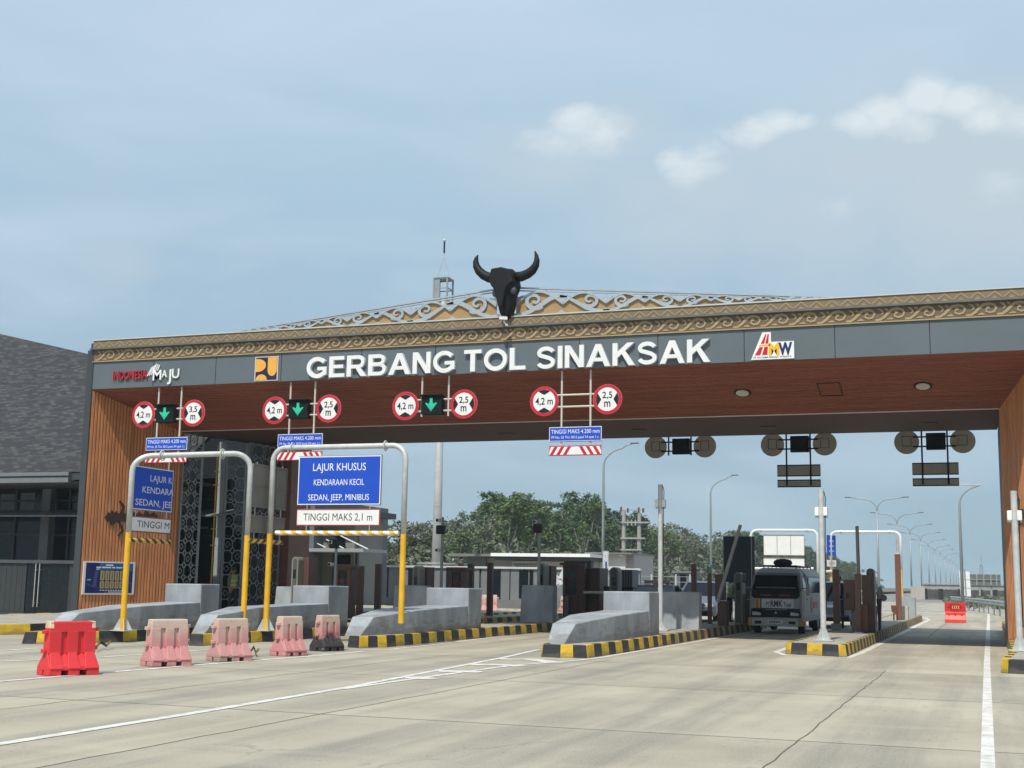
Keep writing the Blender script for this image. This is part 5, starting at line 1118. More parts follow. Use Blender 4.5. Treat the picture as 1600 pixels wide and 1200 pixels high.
b = MB(); b.fprism(Ff2, [P(880, 887), P(881, 908), P(873.5, 902), P(875, 897)], -.01, .01); b.fprism(Ff2, [P(866, 896), P(873, 901), P(880.5, 906), P(880, 913), P(874, 914), P(868, 919), P(866.5, 908)], -.04, -.02)
b.fprism(Ff2, [P(868, 915), P(874, 911), P(874, 913), P(868, 918)], -.018, -.015, 1); b.fribbon(Ff2, [P(868, 900), P(872, 905), P(877, 906)], .03, -.018, -.015, 1); b.build('cloth', [M_('flag_white', (.70, .72, .75), .7, var=.1), M_('flag_grey', (.22, .27, .33), .7, var=.1)], fl)
b = MB(); b.tube([at(881, 950, 56), at(880.5, 887, 56)], .012, 6); b.build('staff', steel, fl)
arch_machine(952.5, 966, 886, 46.0, 'round topped machine right of the feather banner, above the nearest wall')
a = at(968, 890, 52); gc = empty('louvre_cabinet', (a.x, 52, .2), 'grey louvred cabinet right of the machine by the feather banner', 'cabinet'); c = at(988, 890, 52)
b = MB(); b.box(a.x, c.x, 52, 53, .2, a.z); b.build('body', fence_m, gc)
b = MB()
for i in range(5): x = a.x+(c.x-a.x)*(i+.5)/5; b.box(x-.012, x+.012, 51.97, 52, .5, a.z-.05)
b.build('louvre', black_p, gc); b = MB(); b.box(a.x-.03, c.x+.05, 51.9, 53.1, at(970, 922, 52).z, at(970, 917, 52).z); b.build('plinth', black_p, gc)
# nearest island
post(1083.5, 882, 43.5, 'brown post right of the pole, in front of the grey car', w=.16)
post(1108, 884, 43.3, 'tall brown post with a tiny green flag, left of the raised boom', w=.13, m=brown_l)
bm_ = empty('boom_barrier', (at(1127, 978, 42.4).x, 42.4, .27), 'brown boom barrier cabinet with a raised pale arm left of the minibus', 'boom barrier')
a = at(1116, 897, 42.6); c = at(1136, 976, 42.6); b = MB(); b.box(a.x, at(1130, 897, 42.6).x, 42.7, 43.1, at(1120, 938, 42.6).z, a.z); b.box(at(1120, 940, 42.4).x, c.x, 42.5, 43.0, .26, at(1120, 939, 42.4).z); b.build('cabinet', brown_m, bm_, bevel=.02)
b = MB(); b.tube([at(1121, 941, 42.3), at(1157, 820, 42.3)], [.062, .055], 10); b.build('arm', M_('arm_grey', (.34, .335, .31), .5, var=.1), bm_)
arch_machine(1147, 1159.5, 894, 44.9, 'round topped machine with pale rim left of the minibus')
px_box('machine_cabinet', 1159.8, 1163.5, 896, 907, 45.2, .3, olive_m, 'small pale box behind the round topped machine by the minibus', 'box', bevel=.01)
px_box('machine_cabinet', 1157, 1170, 936, 972, 46.0, .6, brown_m, 'dim brown cabinet between the rimmed machine and the minibus', 'cabinet', None, None, .26)
a = at(1106, 881, 43.1); b = MB(); Fg2 = Frame((0, 43.1, 0), (1, 0, 0), (0, 0, 1)); P = lambda x, y: (at(x, y, 43.1).x, at(x, y, 43.1).z)
b.fprism(Fg2, [P(1107, 882), P(1112, 882.5), P(1111.5, 895), P(1106.5, 896)], 0, .012, 0); b.fprism(Fg2, [P(1106.5, 882), P(1111, 881.5), P(1110, 886), P(1107, 885.5)], .012, .02, 1); tag(b.build('green_flag', [M_('flag_green', (.10, .42, .28), .7, var=.1), white_p]), 'tiny green and white flag tied to the tall brown post', 'flag')
# exit island
pst = post(1305.5, 891, 41.8, 'thick brown post with a grey foot beside the person in navy', w=.2)
b = MB(); a = at(1300, 984, 41.7); b.box(a.x-.02, at(1313, 984, 41.7).x, 41.65, 42.15, .26, .46); b.build('foot_block', M_('foot_grey', (.22, .22, .21), .7, var=.1), pst)
ex = empty('card_terminal', (at(1327, 955, 40.6).x, 40.6, .27), 'brown box terminal on a grey pedestal on the exit island', 'toll machine')
a = at(1317.5, 906, 40.6); c = at(1336, 954, 40.6); b = MB(); b.box(a.x, c.x, 40.6, 41.4, c.z, a.z); b.build('housing', brown_m, ex, bevel=.02)
b = MB(); b.box(at(1323, 960, 40.6).x, at(1327, 960, 40.6).x, 40.59, 40.6, at(1325, 935, 40.6).z, at(1325, 927, 40.6).z); b.build('slot', black_p, ex)
a = at(1330, 954, 40.7); c = at(1336, 985, 40.7); b = MB(); b.box(a.x, c.x, 40.75, 41.2, .26, a.z+.01); b.build('pedestal', M_('pedestal_grey', (.17, .16, .155), .5, var=.1), ex)
post(1339.5, 898, 39.6, 'brown post in front of the upright boom on the exit island', w=.15)
bb = empty('boom_barrier', (at(1348, 985, 39.9).x, 39.9, .27), 'brown boom barrier with an upright arm on the exit island', 'boom barrier')
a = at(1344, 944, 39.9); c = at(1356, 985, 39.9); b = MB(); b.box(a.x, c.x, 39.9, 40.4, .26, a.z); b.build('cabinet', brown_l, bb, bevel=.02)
b = MB(); b.tube([at(1343.5, 954, 39.8), at(1339, 822, 39.8)], [.055, .05], 10); b.build('arm', M_('arm_brownish', (.22, .195, .165), .5, var=.1), bb)
b = MB(); b.box(a.x+.02, a.x+.30, 40.4, 40.9, .26, at(1350, 898, 39.9).z); b.build('hood', brown_m, bb)
arch_machine(1353.5, 1365.5, 888, 40.5, 'dark round topped machine right of the upright boom', face=M_('machine_dark', (.045, .045, .045), .4, var=.1))
for px, m, lab in ((1366.8, M_('rod_pink', (.48, .08, .10), .5, var=.1), 'thin red rod leaning by the dark round topped machine'), (1370, M_('rod_pale', (.42, .20, .20), .5, var=.1), 'thin pale red rod leaning by the dark round topped machine')):
    b = MB(); b.tube([at(px-.5, 982, 41.0), at(px, 947, 41.0)], .02, 6); tag(b.build('marker_rod', m), lab, 'rod')
db = empty('dark_bin', (at(1373.5, 985, 41.8).x, 41.8, .26), 'dark green bin with a pale sack on top, right of the dark machine', 'bin'); a = at(1369, 935, 41.8); c = at(1378, 985, 41.8)
b = MB(); b.loft([[(a.x+s*.02, 41.8+s*.02, z), (c.x-s*.02, 41.8+s*.02, z), (c.x-s*.02, 42.2-s*.02, z), (a.x+s*.02, 42.2-s*.02, z)] for z, s in ((.26, 2), (.9, 1), (a.z, 0))]); b.build('body', M_('bin_green', (.02, .032, .026), .5, var=.1), db, bevel=.03)
b = MB(); b.ball((a.x+.10, 41.95, a.z+.12), (.10, .12, .25)); b.ball((a.x+.22, 41.9, a.z+.02), (.10, .1, .10)); b.build('sack', M_('sack_pale', (.30, .34, .33), .4, var=.3, scale=9), db, smooth=True)
tp = empty('lane_post', (at(1402, 968, 56).x, 56, .27), 'tall brown post topped by a pale pipe, far end of the exit island', 'post')
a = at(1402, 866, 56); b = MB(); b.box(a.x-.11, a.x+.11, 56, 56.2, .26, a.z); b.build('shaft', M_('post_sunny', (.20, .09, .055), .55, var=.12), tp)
b = MB(); b.tube([(a.x, 56.1, a.z), (a.x, 56.1, at(1402, 838, 56).z)], .05, 10); b.build('pipe', steel, tp); b = MB(); b.box(a.x-.12, a.x+.12, 55.98, 56.22, a.z, a.z+.04); b.build('cap', trim_w, tp)
a = at(1392, 946, 55.6); c = at(1400, 960, 55.6); b = MB(); b.fprism(Frame((0, 55.6, 0), (1, 0, 0), (0, 0, 1)), [(a.x, a.z), (a.x+.02, c.z+.12), (a.x+.12, c.z), (c.x+.03, c.z), (c.x+.03, a.z)], -.25, 0); b.box((a.x+c.x)/2-.03, (a.x+c.x)/2+.03, 55.65, 55.75, .26, c.z+.02); tag(b.build('tilted_box', brown_l), 'small brown box left of the tall post with the pale pipe', 'box')
px_box('white_cabinet', 1407, 1419, 947, 967, 57.5, .7, M_('cabinet_cream', (.48, .46, .40), .6, var=.1), 'cream cabinet right of the tall brown post', 'cabinet', None, None, .26)
px_box('crash_block', 1405, 1431, 933, 967, 61.0, .5, wall_grey, 'grey concrete block at the far end of the exit island', 'concrete block', None, None, .26)
# ---- far portals over the exit lanes
YP = 72.
def far_portal(xl, xr, yt, label, yl):
    x0 = at(xl, yt, YP).x; x1 = at(xr, yt, YP).x; zt_ = at((xl+xr)/2, yt, YP).z
    portal(x0, x1, YP, .0, .0, zt_, yl, label, rad=.075, low=M_('leg_cream', (.55, .40, .18), .5, var=.1), up=pipe_w, flange=False)
far_portal(1173, 1277, 828.5, 'white far portal behind the minibus carrying white sign backs', 1.0)
far_portal(1297.5, 1406.5, 831, 'white far portal over the empty lane right of the blue side sign', at(1300, 889, YP).z)
def backboard(name, xl, xr, yt, yb, m, label, cat, ribs=0, Y=YP-.12, dep=.06):
    a = at(xl, yt, Y); c = at(xr, yb, Y); r_ = empty(name, ((a.x+c.x)/2, Y, c.z), label, cat); b = MB(); b.box(a.x, c.x, Y, Y+dep, c.z, a.z); b.build('panel', m, r_)
    b = MB(); Fz = Frame((0, Y, 0), (1, 0, 0), (0, 0, 1)); b.fribbon(Fz, [(a.x, c.z), (c.x, c.z), (c.x, a.z), (a.x, a.z)], .04, 0, .02, 0, True)
    for i in range(1, ribs): x = a.x+(c.x-a.x)*i/ribs; b.frect(Fz, x-.012, x+.012, c.z, a.z, 0, .012)
    b.build('rim', back_lt if ribs else frame_dark, r_); return r_
backboard('sign_back', 1193, 1257, 836, 868, white_p, 'large white back of a sign hanging above the minibus roof', 'sign back', 3)
backboard('sign_back', 1193, 1257, 871.5, 886, white_p, 'narrow white back of a sign just over the minibus roof', 'sign back', 3)
b = MB(); b.tube([at(1176, 888, YP-.1), at(1271, 888, YP-.1)], .06, 10); tag(b.build('height_bar', white_p), 'white height bar hanging behind the minibus roof', 'bar')
backboard('display_back', 1130, 1175, 838, 940, M_('dark_teal_panel', (.002, .005, .007), .9, var=.15, spec=.1), 'tall dark panel standing behind the raised boom, left of the minibus', 'panel', 0, 62, .9)
FS = Frame(at(1292, 868, YP-.3), (.5, .86, 0), (0, 0, 1)); w = .72
H_ = at(1292, 836, YP-.3).z-at(1292, 868, YP-.3).z; bs = empty('side_sign', FS.o, 'blue sign seen nearly from its side, right of the steel pole', 'sign'); b = MB(); b.frect(FS, 0, w*1.05, 0, H_, 0, .04, 0)
for i in range(3): b.frect(FS, w*.2, w*.8, H_*(.18+.25*i), H_*(.26+.25*i), .04, .043, 1)
b.build('board', [blue_s, M_('pale_lettering', (.3, .38, .55), .5, var=.1)], bs); b = MB(); z = at(1292, 885, YP-.3).z-FS.o.z; b.frect(FS, 0, w*1.05, z, z+.34, 0, .04, 0); b.frect(FS, w*.15, w*.9, z+.08, z+.26, .04, .043, 1); b.build('plate', [white_p, back_s], bs)
b = MB(); b.tube([at(1291, 893, YP-.2), at(1301, 892.5, YP-.2)], .07, 10); tag(b.build('height_bar', M_('bar_cream', (.6, .55, .42), .5, var=.1)), 'short cream bar end below the blue side sign', 'bar')

# ================================================================== PEOPLE
def person(name_label, loc, rz, pose, shirt, pants, vest=None, hgt=1.68, collar=None):
    """skin-grown body; local +y is where the person faces"""
    J = {'pelvis': (0, 0, .93), 'waist': (0, .0, 1.08), 'chest': (0, .01, 1.30), 'neck': (0, .0, 1.46), 'head0': (0, .02, 1.54), 'head1': (0, .025, 1.63), 'nose': (0, .10, 1.575),
         'shL': (-.18, 0, 1.39), 'elL': (-.25, -.01, 1.13), 'haL': (-.26, .08, .90), 'shR': (.18, 0, 1.39), 'elR': (.25, -.01, 1.13), 'haR': (.26, .08, .90),
         'hiL': (-.09, 0, .88), 'knL': (-.10, .02, .49), 'anL': (-.10, -.02, .09), 'toL': (-.11, .13, .04), 'hiR': (.09, 0, .88), 'knR': (.10, .02, .49), 'anR': (.10, -.02, .09), 'toR': (.11, .13, .04)}
    J.update(pose); ks = list(J); V = [Vector(J[k]) for k in ks]; ix = {k: i for i, k in enumerate(ks)}
    E_ = [('pelvis', 'waist'), ('waist', 'chest'), ('chest', 'neck'), ('neck', 'head0'), ('head0', 'head1'), ('head0', 'nose')]
    for s_ in 'LR': E_ += [('chest', 'sh'+s_), ('sh'+s_, 'el'+s_), ('el'+s_, 'ha'+s_), ('pelvis', 'hi'+s_), ('hi'+s_, 'kn'+s_), ('kn'+s_, 'an'+s_), ('an'+s_, 'to'+s_)]
    rad = {'pelvis': (.15, .11), 'waist': (.14, .10), 'chest': (.16, .115), 'neck': (.055, .055), 'head0': (.075, .085), 'head1': (.078, .092), 'nose': (.016, .016)}
    for s_ in 'LR': rad.update({'sh'+s_: (.072, .072), 'el'+s_: (.046, .046), 'ha'+s_: (.032, .036), 'hi'+s_: (.095, .095), 'kn'+s_: (.06, .06), 'an'+s_: (.042, .042), 'to'+s_: (.042, .032)})
    ed = [(ix[a], ix[c]) for a, c in E_]; rr = [rad[k] for k in ks]
    for s_ in 'LR':                       # palm and five fingers
        h0 = Vector(J['ha'+s_]); d = (h0-Vector(J['el'+s_])).normalized(); sd = d.cross(Vector((0, 1, .2))).normalized()
        pi = len(V); V.append(h0+d*.06); rr.append((.030, .022)); ed.append((ix['ha'+s_], pi))
        for k, (o, ln) in enumerate(((-.028, .065), (-.010, .078), (.010, .075), (.028, .058))):
            i0 = len(V); V.append(h0+d*.095+sd*o); V.append(h0+d*(.095+ln*.6)+sd*o+Vector((0, .02, 0))); rr += [(.009, .009), (.008, .008)]; ed += [(pi, i0), (i0, i0+1)]
        i0 = len(V); V.append(h0+d*.05+sd*-.05); V.append(h0+d*.085+sd*-.06); rr += [(.010, .010), (.008, .008)]; ed += [(pi, i0), (i0, i0+1)]
    me = bpy.data.meshes.new('skeleton'); me.from_pydata([tuple(v) for v in V], ed, []); o = bpy.data.objects.new('skeleton', me); COL.objects.link(o)
    md = o.modifiers.new('s', 'SKIN'); sv = me.skin_vertices[0].data
    for i, q in enumerate(rr): sv[i].radius = q; sv[i].use_root = (i == 0)
    su = o.modifiers.new('u', 'SUBSURF'); su.levels = su.render_levels = 2
    dg = bpy.context.evaluated_depsgraph_get(); m2 = bpy.data.meshes.new_from_object(o.evaluated_get(dg)); bpy.data.objects.remove(o)
    r_ = empty('person', loc, name_label, 'person', None, rz); sc = hgt/1.72; r_.scale = (sc, sc, sc)
    bo = bpy.data.objects.new('body', m2); COL.objects.link(bo); bo.parent = r_
    m2.materials.clear()
    for q in (shirt, pants, skin, black_p, vest or shirt): m2.materials.append(q)
    for p_ in m2.polygons:
        c = p_.center; p_.use_smooth = True
        hand = min((c-Vector(J['ha'+s_])).length for s_ in 'LR') < .16 and (c-Vector(J['chest'])).length > .2 and min((c-Vector(J['ha'+s_])).length-(c-Vector(J['el'+s_])).length for s_ in 'LR') < -.04
        p_.material_index = 2 if (c.z > 1.455 or hand) else (3 if c.z < .085 else (1 if c.z < .93 and abs(c.x) < .24 else 0))
        if vest and p_.material_index == 0 and .93 < c.z < 1.44 and abs(c.x) < .175: p_.material_index = 4
    hd = Vector(J['head1']); b = MB(); b.ball(hd+Vector((0, -.022, .022)), (.088, .092, .085), 0, 14, 9); b.build('hair', hair_m, r_, smooth=True, world=False)
    b = MB()
    for s_ in (-1, 1): b.ball(Vector(J['head0'])+Vector((s_*.032, .088, .045)), .012, 0, 8, 5)
    split(b, 'eye', black_p, r_, world=False)
    b = MB(); q = Vector(J['head0']); b.box(q.x-.024, q.x+.024, q.y+.078, q.y+.092, q.z-.012, q.z-.004); b.build('mouth', M_('lip', (.13, .045, .04), .6, var=.05), r_, world=False)
    b = MB()
    for s_ in (-1, 1): b.ball(Vector(J['head0'])+Vector((s_*.088, .0, .03)), (.014, .024, .034), 0, 8, 6)
    split(b, 'ear', skin, r_, world=False, smooth=True)
    if vest:
        for z in (1.06, 1.22):
            b = MB(); b.tube([(.150*math.cos(a), .118*math.sin(a)+.005, z) for a in [6.2832*i/20 for i in range(21)]], .022, 6, caps=False); b.build('reflective_band', M_('reflective', (.55, .56, .5), .4, var=.05), r_, world=False)
    if collar:
        b = MB(); b.box(-.035, .035, -.135, -.115, 1.10, 1.44); b.build('collar_strip', white_p, r_, world=False)
        b = MB(); b.tube([(.142*math.cos(a), .105*math.sin(a), .955) for a in [6.2832*i/20 for i in range(21)]], .020, 6, caps=False); b.build('belt_band', M_('reflective', (.55, .56, .5), .4, var=.05), r_, world=False)
    return r_
navy = M_('navy_cloth', (.012, .020, .045), .8, var=.2, scale=8); dark_c = M_('dark_cloth', (.018, .019, .024), .85, var=.2, scale=8)
hiviz = M_('hiviz_vest', (.30, .36, .07), .7, var=.15, scale=6); grey_sh = M_('dull_green_shirt', (.10, .11, .075), .8, var=.15, scale=6); greyt = M_('grey_trousers', (.07, .075, .085), .85, var=.2, scale=8); pale_sh = M_('pale_shirt', (.32, .37, .37), .8, var=.15, scale=6)
gY = 39.6; pA = at(362, 950, gY)
person('person in a yellow green vest and dark trousers standing by the lattice screen', (pA.x, gY, .27), R(-95), {'elL': (-.24, .03, 1.12), 'haL': (-.22, .20, .98), 'knL': (-.10, .10, .49), 'anL': (-.10, .12, .09), 'toL': (-.11, .27, .04), 'anR': (.10, -.14, .10), 'toR': (.11, .0, .04), 'knR': (.10, -.03, .48)}, grey_sh, dark_c, hiviz, 1.66)
gY = 42.6; pB = at(1312, 980, gY)
person('person in a navy jacket seen from behind, next to the thick brown post', (pB.x, gY, .27), R(10), {'elL': (-.32, .05, 1.13), 'haL': (-.36, .20, .98), 'elR': (.26, .10, 1.16), 'haR': (.20, .30, 1.10)}, navy, greyt, None, 1.66, True)
gY = 46.3; pC = at(1140, 975, gY)
person('person in a pale shirt and lime vest reaching towards the minibus', (pC.x, gY, .27), R(-60), {'waist': (0, .04, 1.07), 'chest': (0, .12, 1.27), 'neck': (0, .19, 1.42), 'head0': (0, .24, 1.49), 'head1': (0, .26, 1.575), 'nose': (0, .33, 1.52), 'shL': (-.18, .12, 1.36), 'shR': (.18, .12, 1.36), 'elL': (-.22, .33, 1.22), 'haL': (-.14, .58, 1.18), 'elR': (.22, .30, 1.20), 'haR': (.16, .52, 1.12)}, pale_sh, dark_c, hiviz, 1.66)

# ================================================================== VEHICLES
tyre_m = M_('tyre', (.018, .018, .019), .8, var=.2, scale=20); chrome = M_('chrome', (.55, .56, .57), .2, metal=.9, var=.05); lampg = M_('lamp_glass', (.42, .44, .45), .15, var=.1, spec=.7)
wind_m = M_('windscreen', (.006, .009, .013), .08, var=.2, scale=2, spec=.35)
def wheel(parent, x, y, r, w=.2):
    b = MB(); b.tube([(x-w/2, y, r), (x-w/2+.02, y, r), (x+w/2-.02, y, r), (x+w/2, y, r)], [r*.92, r, r, r*.92], 20); t = b.build('wheel', tyre_m, parent, world=False)
    for s_ in (-1, 1):
        b = MB(); b.tube([(x+s_*(w/2-.01), y, r), (x+s_*(w/2+.008), y, r)], r*.58, 16); b.build('rim', lamp_m, t, world=False)
def car(label, cat, loc, rz, L, Wd, H, paint, belt=.95, hood=1.0, ws=.75, tail=.5, group=None, lightbar=False, name='car'):
    """front faces local -y"""
    r_ = empty(name, loc, label, cat, group, rz); hw = Wd/2
    def ring(y, z0, z1, w): return [(-w*.94, y, z0), (w*.94, y, z0), (w, y, z0+.12), (w, y, z1-.16), (w*.90, y, z1), (-w*.90, y, z1), (-w, y, z1-.16), (-w, y, z0+.12)]
    b = MB(); b.loft([ring(-.02, .38, .62, hw*.80), ring(.03, .30, .80, hw*.92), ring(.25, .26, .88, hw), ring(hood, .26, belt, hw), ring(hood+.6, .26, belt+.02, hw), ring(L-.5, .26, belt+.04, hw), ring(L-.1, .30, belt, hw*.95), ring(L, .42, belt-.1, hw*.88)]); b.build('body', paint, r_, world=False, smooth=False, bevel=.03)
    y0 = hood-.05; y1 = hood+ws; y2 = L-tail; y3 = L-.12
    g0 = [(-hw*.93, y0, belt-.03), (hw*.93, y0, belt-.03), (hw*.93, y3, belt-.03), (-hw*.93, y3, belt-.03)]; g1 = [(-hw*.74, y1, H-.05), (hw*.74, y1, H-.05), (hw*.74, y2, H-.05), (-hw*.74, y2, H-.05)]
    b = MB(); b.loft([g0, g1]); b.build('window_band', wind_m, r_, world=False)
    b = MB(); b.loft([[(-hw*.77, y1-.06, H-.07), (hw*.77, y1-.06, H-.07), (hw*.77, y2+.06, H-.07), (-hw*.77, y2+.06, H-.07)], [(-hw*.74, y1+.02, H-.02), (hw*.74, y1+.02, H-.02), (hw*.74, y2-.02, H-.02), (-hw*.74, y2-.02, H-.02)], [(-hw*.60, y1+.2, H), (hw*.60, y1+.2, H), (hw*.60, y2-.2, H), (-hw*.60, y2-.2, H)]]); b.build('roof', paint, r_, world=False)
    for s_ in (-1, 1):
        for (pa_, pb_) in ((g0[0], g1[0]), (g0[3], g1[3])):
            b = MB(); b.tube([(s_*abs(pa_[0]), pa_[1], pa_[2]), (s_*abs(pb_[0]), pb_[1], pb_[2])], .045, 6); b.build('pillar', paint, r_, world=False)
        b = MB(); ym = (y0+y3)/2; f = .5; b.tube([(s_*hw*.935, ym, belt-.02), (s_*hw*.75, ym, H-.06)], .04, 6); b.build('pillar', black_p, r_, world=False)
        b = MB(); b.box(s_*hw*.74-.17, s_*hw*.74+.17, -.035, .06, .64, .78); b.build('headlight', lampg, r_, world=False, bevel=.02)
        b = MB(); b.box(s_*(hw+.09)-.09, s_*(hw+.09)+.09, hood+.25, hood+.36, belt+.02, belt+.17); b.build('mirror', paint, r_, world=False, bevel=.03)
        for y in (.78, L-.8): wheel(r_, s_*(hw-.10), y, .33)
    b = MB()
    for i in range(4): b.box(-hw*.52, hw*.52, -.05, .0, .60+i*.055, .63+i*.055)
    b.build('grille', chrome, r_, world=False)
    b = MB(); b.box(-hw*.8, hw*.8, -.045, .0, .30, .45); b.build('lower_intake', black_p, r_, world=False)
    b = MB(); b.box(-.24, .24, -.065, -.04, .42, .54); b.build('number_plate', M_('plate_white', (.6, .6, .58), .5, var=.1), r_, world=False)
    if lightbar:
        b = MB(); b.box(-.50, .50, y1+.35, y1+.60, H+.03, H+.13); lb = b.build('light_bar', M_('bar_pale_red', (.68, .30, .26), .4, var=.3, scale=5), r_, world=False, bevel=.02)
        b = MB(); b.box(-.52, .52, y1+.33, y1+.62, H+.125, H+.165); b.box(-.35, .35, y1+.34, y1+.345, H+.06, H+.09); b.build('cover', M_('bar_cream2', (.62, .55, .42), .4, var=.1), lb, world=False)
    return r_
silv = M_('silver_paint', (.36, .375, .385), .3, metal=.5, var=.05); darkp = M_('dark_grey_paint', (.045, .055, .062), .25, metal=.3, var=.05); greyp = M_('grey_blue_paint', (.16, .19, .22), .3, metal=.4, var=.05)
p = gd(1291, 983); car('silver van with a chrome grille waiting behind the minibus', 'car', (p.x+.05, 51.5, 0), R(0), 4.6, 1.78, 1.80, silv, 1.02, .95, .7, .35)
Yc = 49.; pa_ = at(1036, 915, Yc); car('dark grey car with a pale red light bar on its roof, behind the grey block', 'car', (pa_.x-.25, Yc-1.5, 0), R(5), 4.9, 1.85, at(1036, 913.5, Yc).z, darkp, 1.12, 1.25, .8, 1.6, lightbar=True)
Yc = 55.; pa_ = at(1097, 935, Yc); car('grey car right of the light bar car, partly behind brown posts', 'car', (pa_.x-.25, Yc-.5, 0), R(0), 4.6, 1.8, at(1097, 908, Yc).z, greyp, 1.1, 1.0, .8, .4)
# ---- minibus
Lb = 5.7; hwb = .865; YV = 44.0; pv = at(1211, 985, YV); vp = (at(1171, 960, YV).x+at(1252.5, 960, YV).x)/2
bus = empty('minibus', (vp, YV, 0), 'white fronted minibus with lettered panel and dark windscreen at the exit booth', 'minibus', None, R(0))
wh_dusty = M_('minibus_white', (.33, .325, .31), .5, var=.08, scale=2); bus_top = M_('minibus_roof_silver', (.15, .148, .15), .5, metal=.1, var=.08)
def brow(y, z, w, k=.05): return [(-w, y+.12, z), (-w+.10, y+k*.4, z), (-w*.5, y, z), (w*.5, y, z), (w-.10, y+k*.4, z), (w, y+.12, z), (w, Lb-.06, z), (w-.08, Lb, z), (-w+.08, Lb, z), (-w, Lb-.06, z)]
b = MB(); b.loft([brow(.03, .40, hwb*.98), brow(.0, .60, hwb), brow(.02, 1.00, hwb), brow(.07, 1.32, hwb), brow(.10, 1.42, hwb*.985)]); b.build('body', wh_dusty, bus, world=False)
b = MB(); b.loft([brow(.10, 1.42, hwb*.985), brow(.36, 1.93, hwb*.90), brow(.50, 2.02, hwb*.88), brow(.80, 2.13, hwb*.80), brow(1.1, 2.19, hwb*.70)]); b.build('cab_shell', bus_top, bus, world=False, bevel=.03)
fz = lambda z: .10+(z-1.42)*(.26/.51)
b = MB(); Fw_ = [(-.775, 1.435), (.775, 1.435), (.69, 1.935), (-.69, 1.935)]
b.add([(x, fz(z)-.022, z) for x, z in Fw_]+[(x, fz(z)+.03, z) for x, z in Fw_], [(0, 1, 2, 3), (7, 6, 5, 4), (0, 4, 5, 1), (1, 5, 6, 2), (2, 6, 7, 3), (3, 7, 4, 0)]); wsn = b.build('windscreen', wind_m, bus, world=False)
b = MB()
for zz in (1.50,): b.hexa([(-.66, fz(zz)-.03, zz), (.66, fz(zz)-.03, zz), (.66, fz(zz)-.02, zz), (-.66, fz(zz)-.02, zz), (-.65, fz(zz+.05)-.03, zz+.05), (.65, fz(zz+.05)-.03, zz+.05), (.65, fz(zz+.05)-.02, zz+.05), (-.65, fz(zz+.05)-.02, zz+.05)])
b.build('dash_strip', M_('dash_grey', (.10, .105, .10), .5, var=.1), wsn, world=False)
b = MB(); P4 = [(-.76, .30), (.76, .30)]
pp = [(-.72, 1.17), (.72, 1.17), (.80, 1.26), (.80, 1.43), (-.80, 1.43), (-.80, 1.26)]
b.add([(x, .045+(z-1.17)*.2-.02, z) for x, z in pp]+[(x, .12, z) for x, z in pp], [tuple(range(6)), tuple(range(11, 5, -1))]+[(i, (i+1) % 6, 6+(i+1) % 6, 6+i) for i in range(6)]); cow = b.build('cowl_panel', M_('cowl_black', (.006, .006, .007), .5, var=.1, spec=.15), bus, world=False)
Fc = Frame((0, .040, 1.23), (1, 0, 0), (0, .2, 1)); b = MB()
for tx, u0 in (('RUKUN', -.50), ('SANTUN', .12)): b.frect(Fc, u0, u0+.36, .01, .075, .0, .003)
b.build('red_marking', M_('dull_red_mark', (.16, .02, .025), .5, var=.4, scale=25), cow, world=False)
Fn = Frame((0, -.006, .86), (1, 0, 0), (0, .02, 1)); b = MB(); b.frect(Fn, -.45, .62, 0, .29, .0, .012, 0)
b.text('PT', Fn, -.30, .055, .13, .13, .0125, 0, 1, bold=.02); b.text('RMK', Fn, -.155, .045, .40, .20, .0125, 0, 1, bold=.03); b.text('Taqs', Fn, .275, .055, .26, .13, .0125, 0, 1, bold=.02)
for i, mi in enumerate((2, 3, 4, 1)): b.frect(Fn, -.62+i*.042, -.585+i*.042, -.02, .29, .0, .012, mi)
b.build('name_panel', [M_('panel_white', (.55, .55, .54), .5, var=.06), M_('print_navy', (.012, .02, .05), .5, var=.1), red_s, M_('print_orange', (.6, .28, .03), .5, var=.1), M_('print_yellow', (.6, .48, .08), .5, var=.1)], bus, world=False)
b = MB(); b.hexa([(-.84, -.02, .55), (.84, -.02, .55), (.84, .06, .55), (-.84, .06, .55), (-.80, -.015, .84), (.80, -.015, .84), (.80, .06, .84), (-.80, .06, .84)]); b.build('grille', M_('grille_black', (.008, .008, .009), .5, var=.1, spec=.2), bus, world=False, bevel=.02)
b = MB(); b.fprism(Frame((.02, -.02, .70), (1, 0, 0), (0, 0, 1)), [(0, .07), (-.05, -.03), (.05, -.03)], 0, .01); b.box(-.35, .40, -.026, -.018, .80, .815); b.build('grille_badge', lamp_m, bus, world=False)
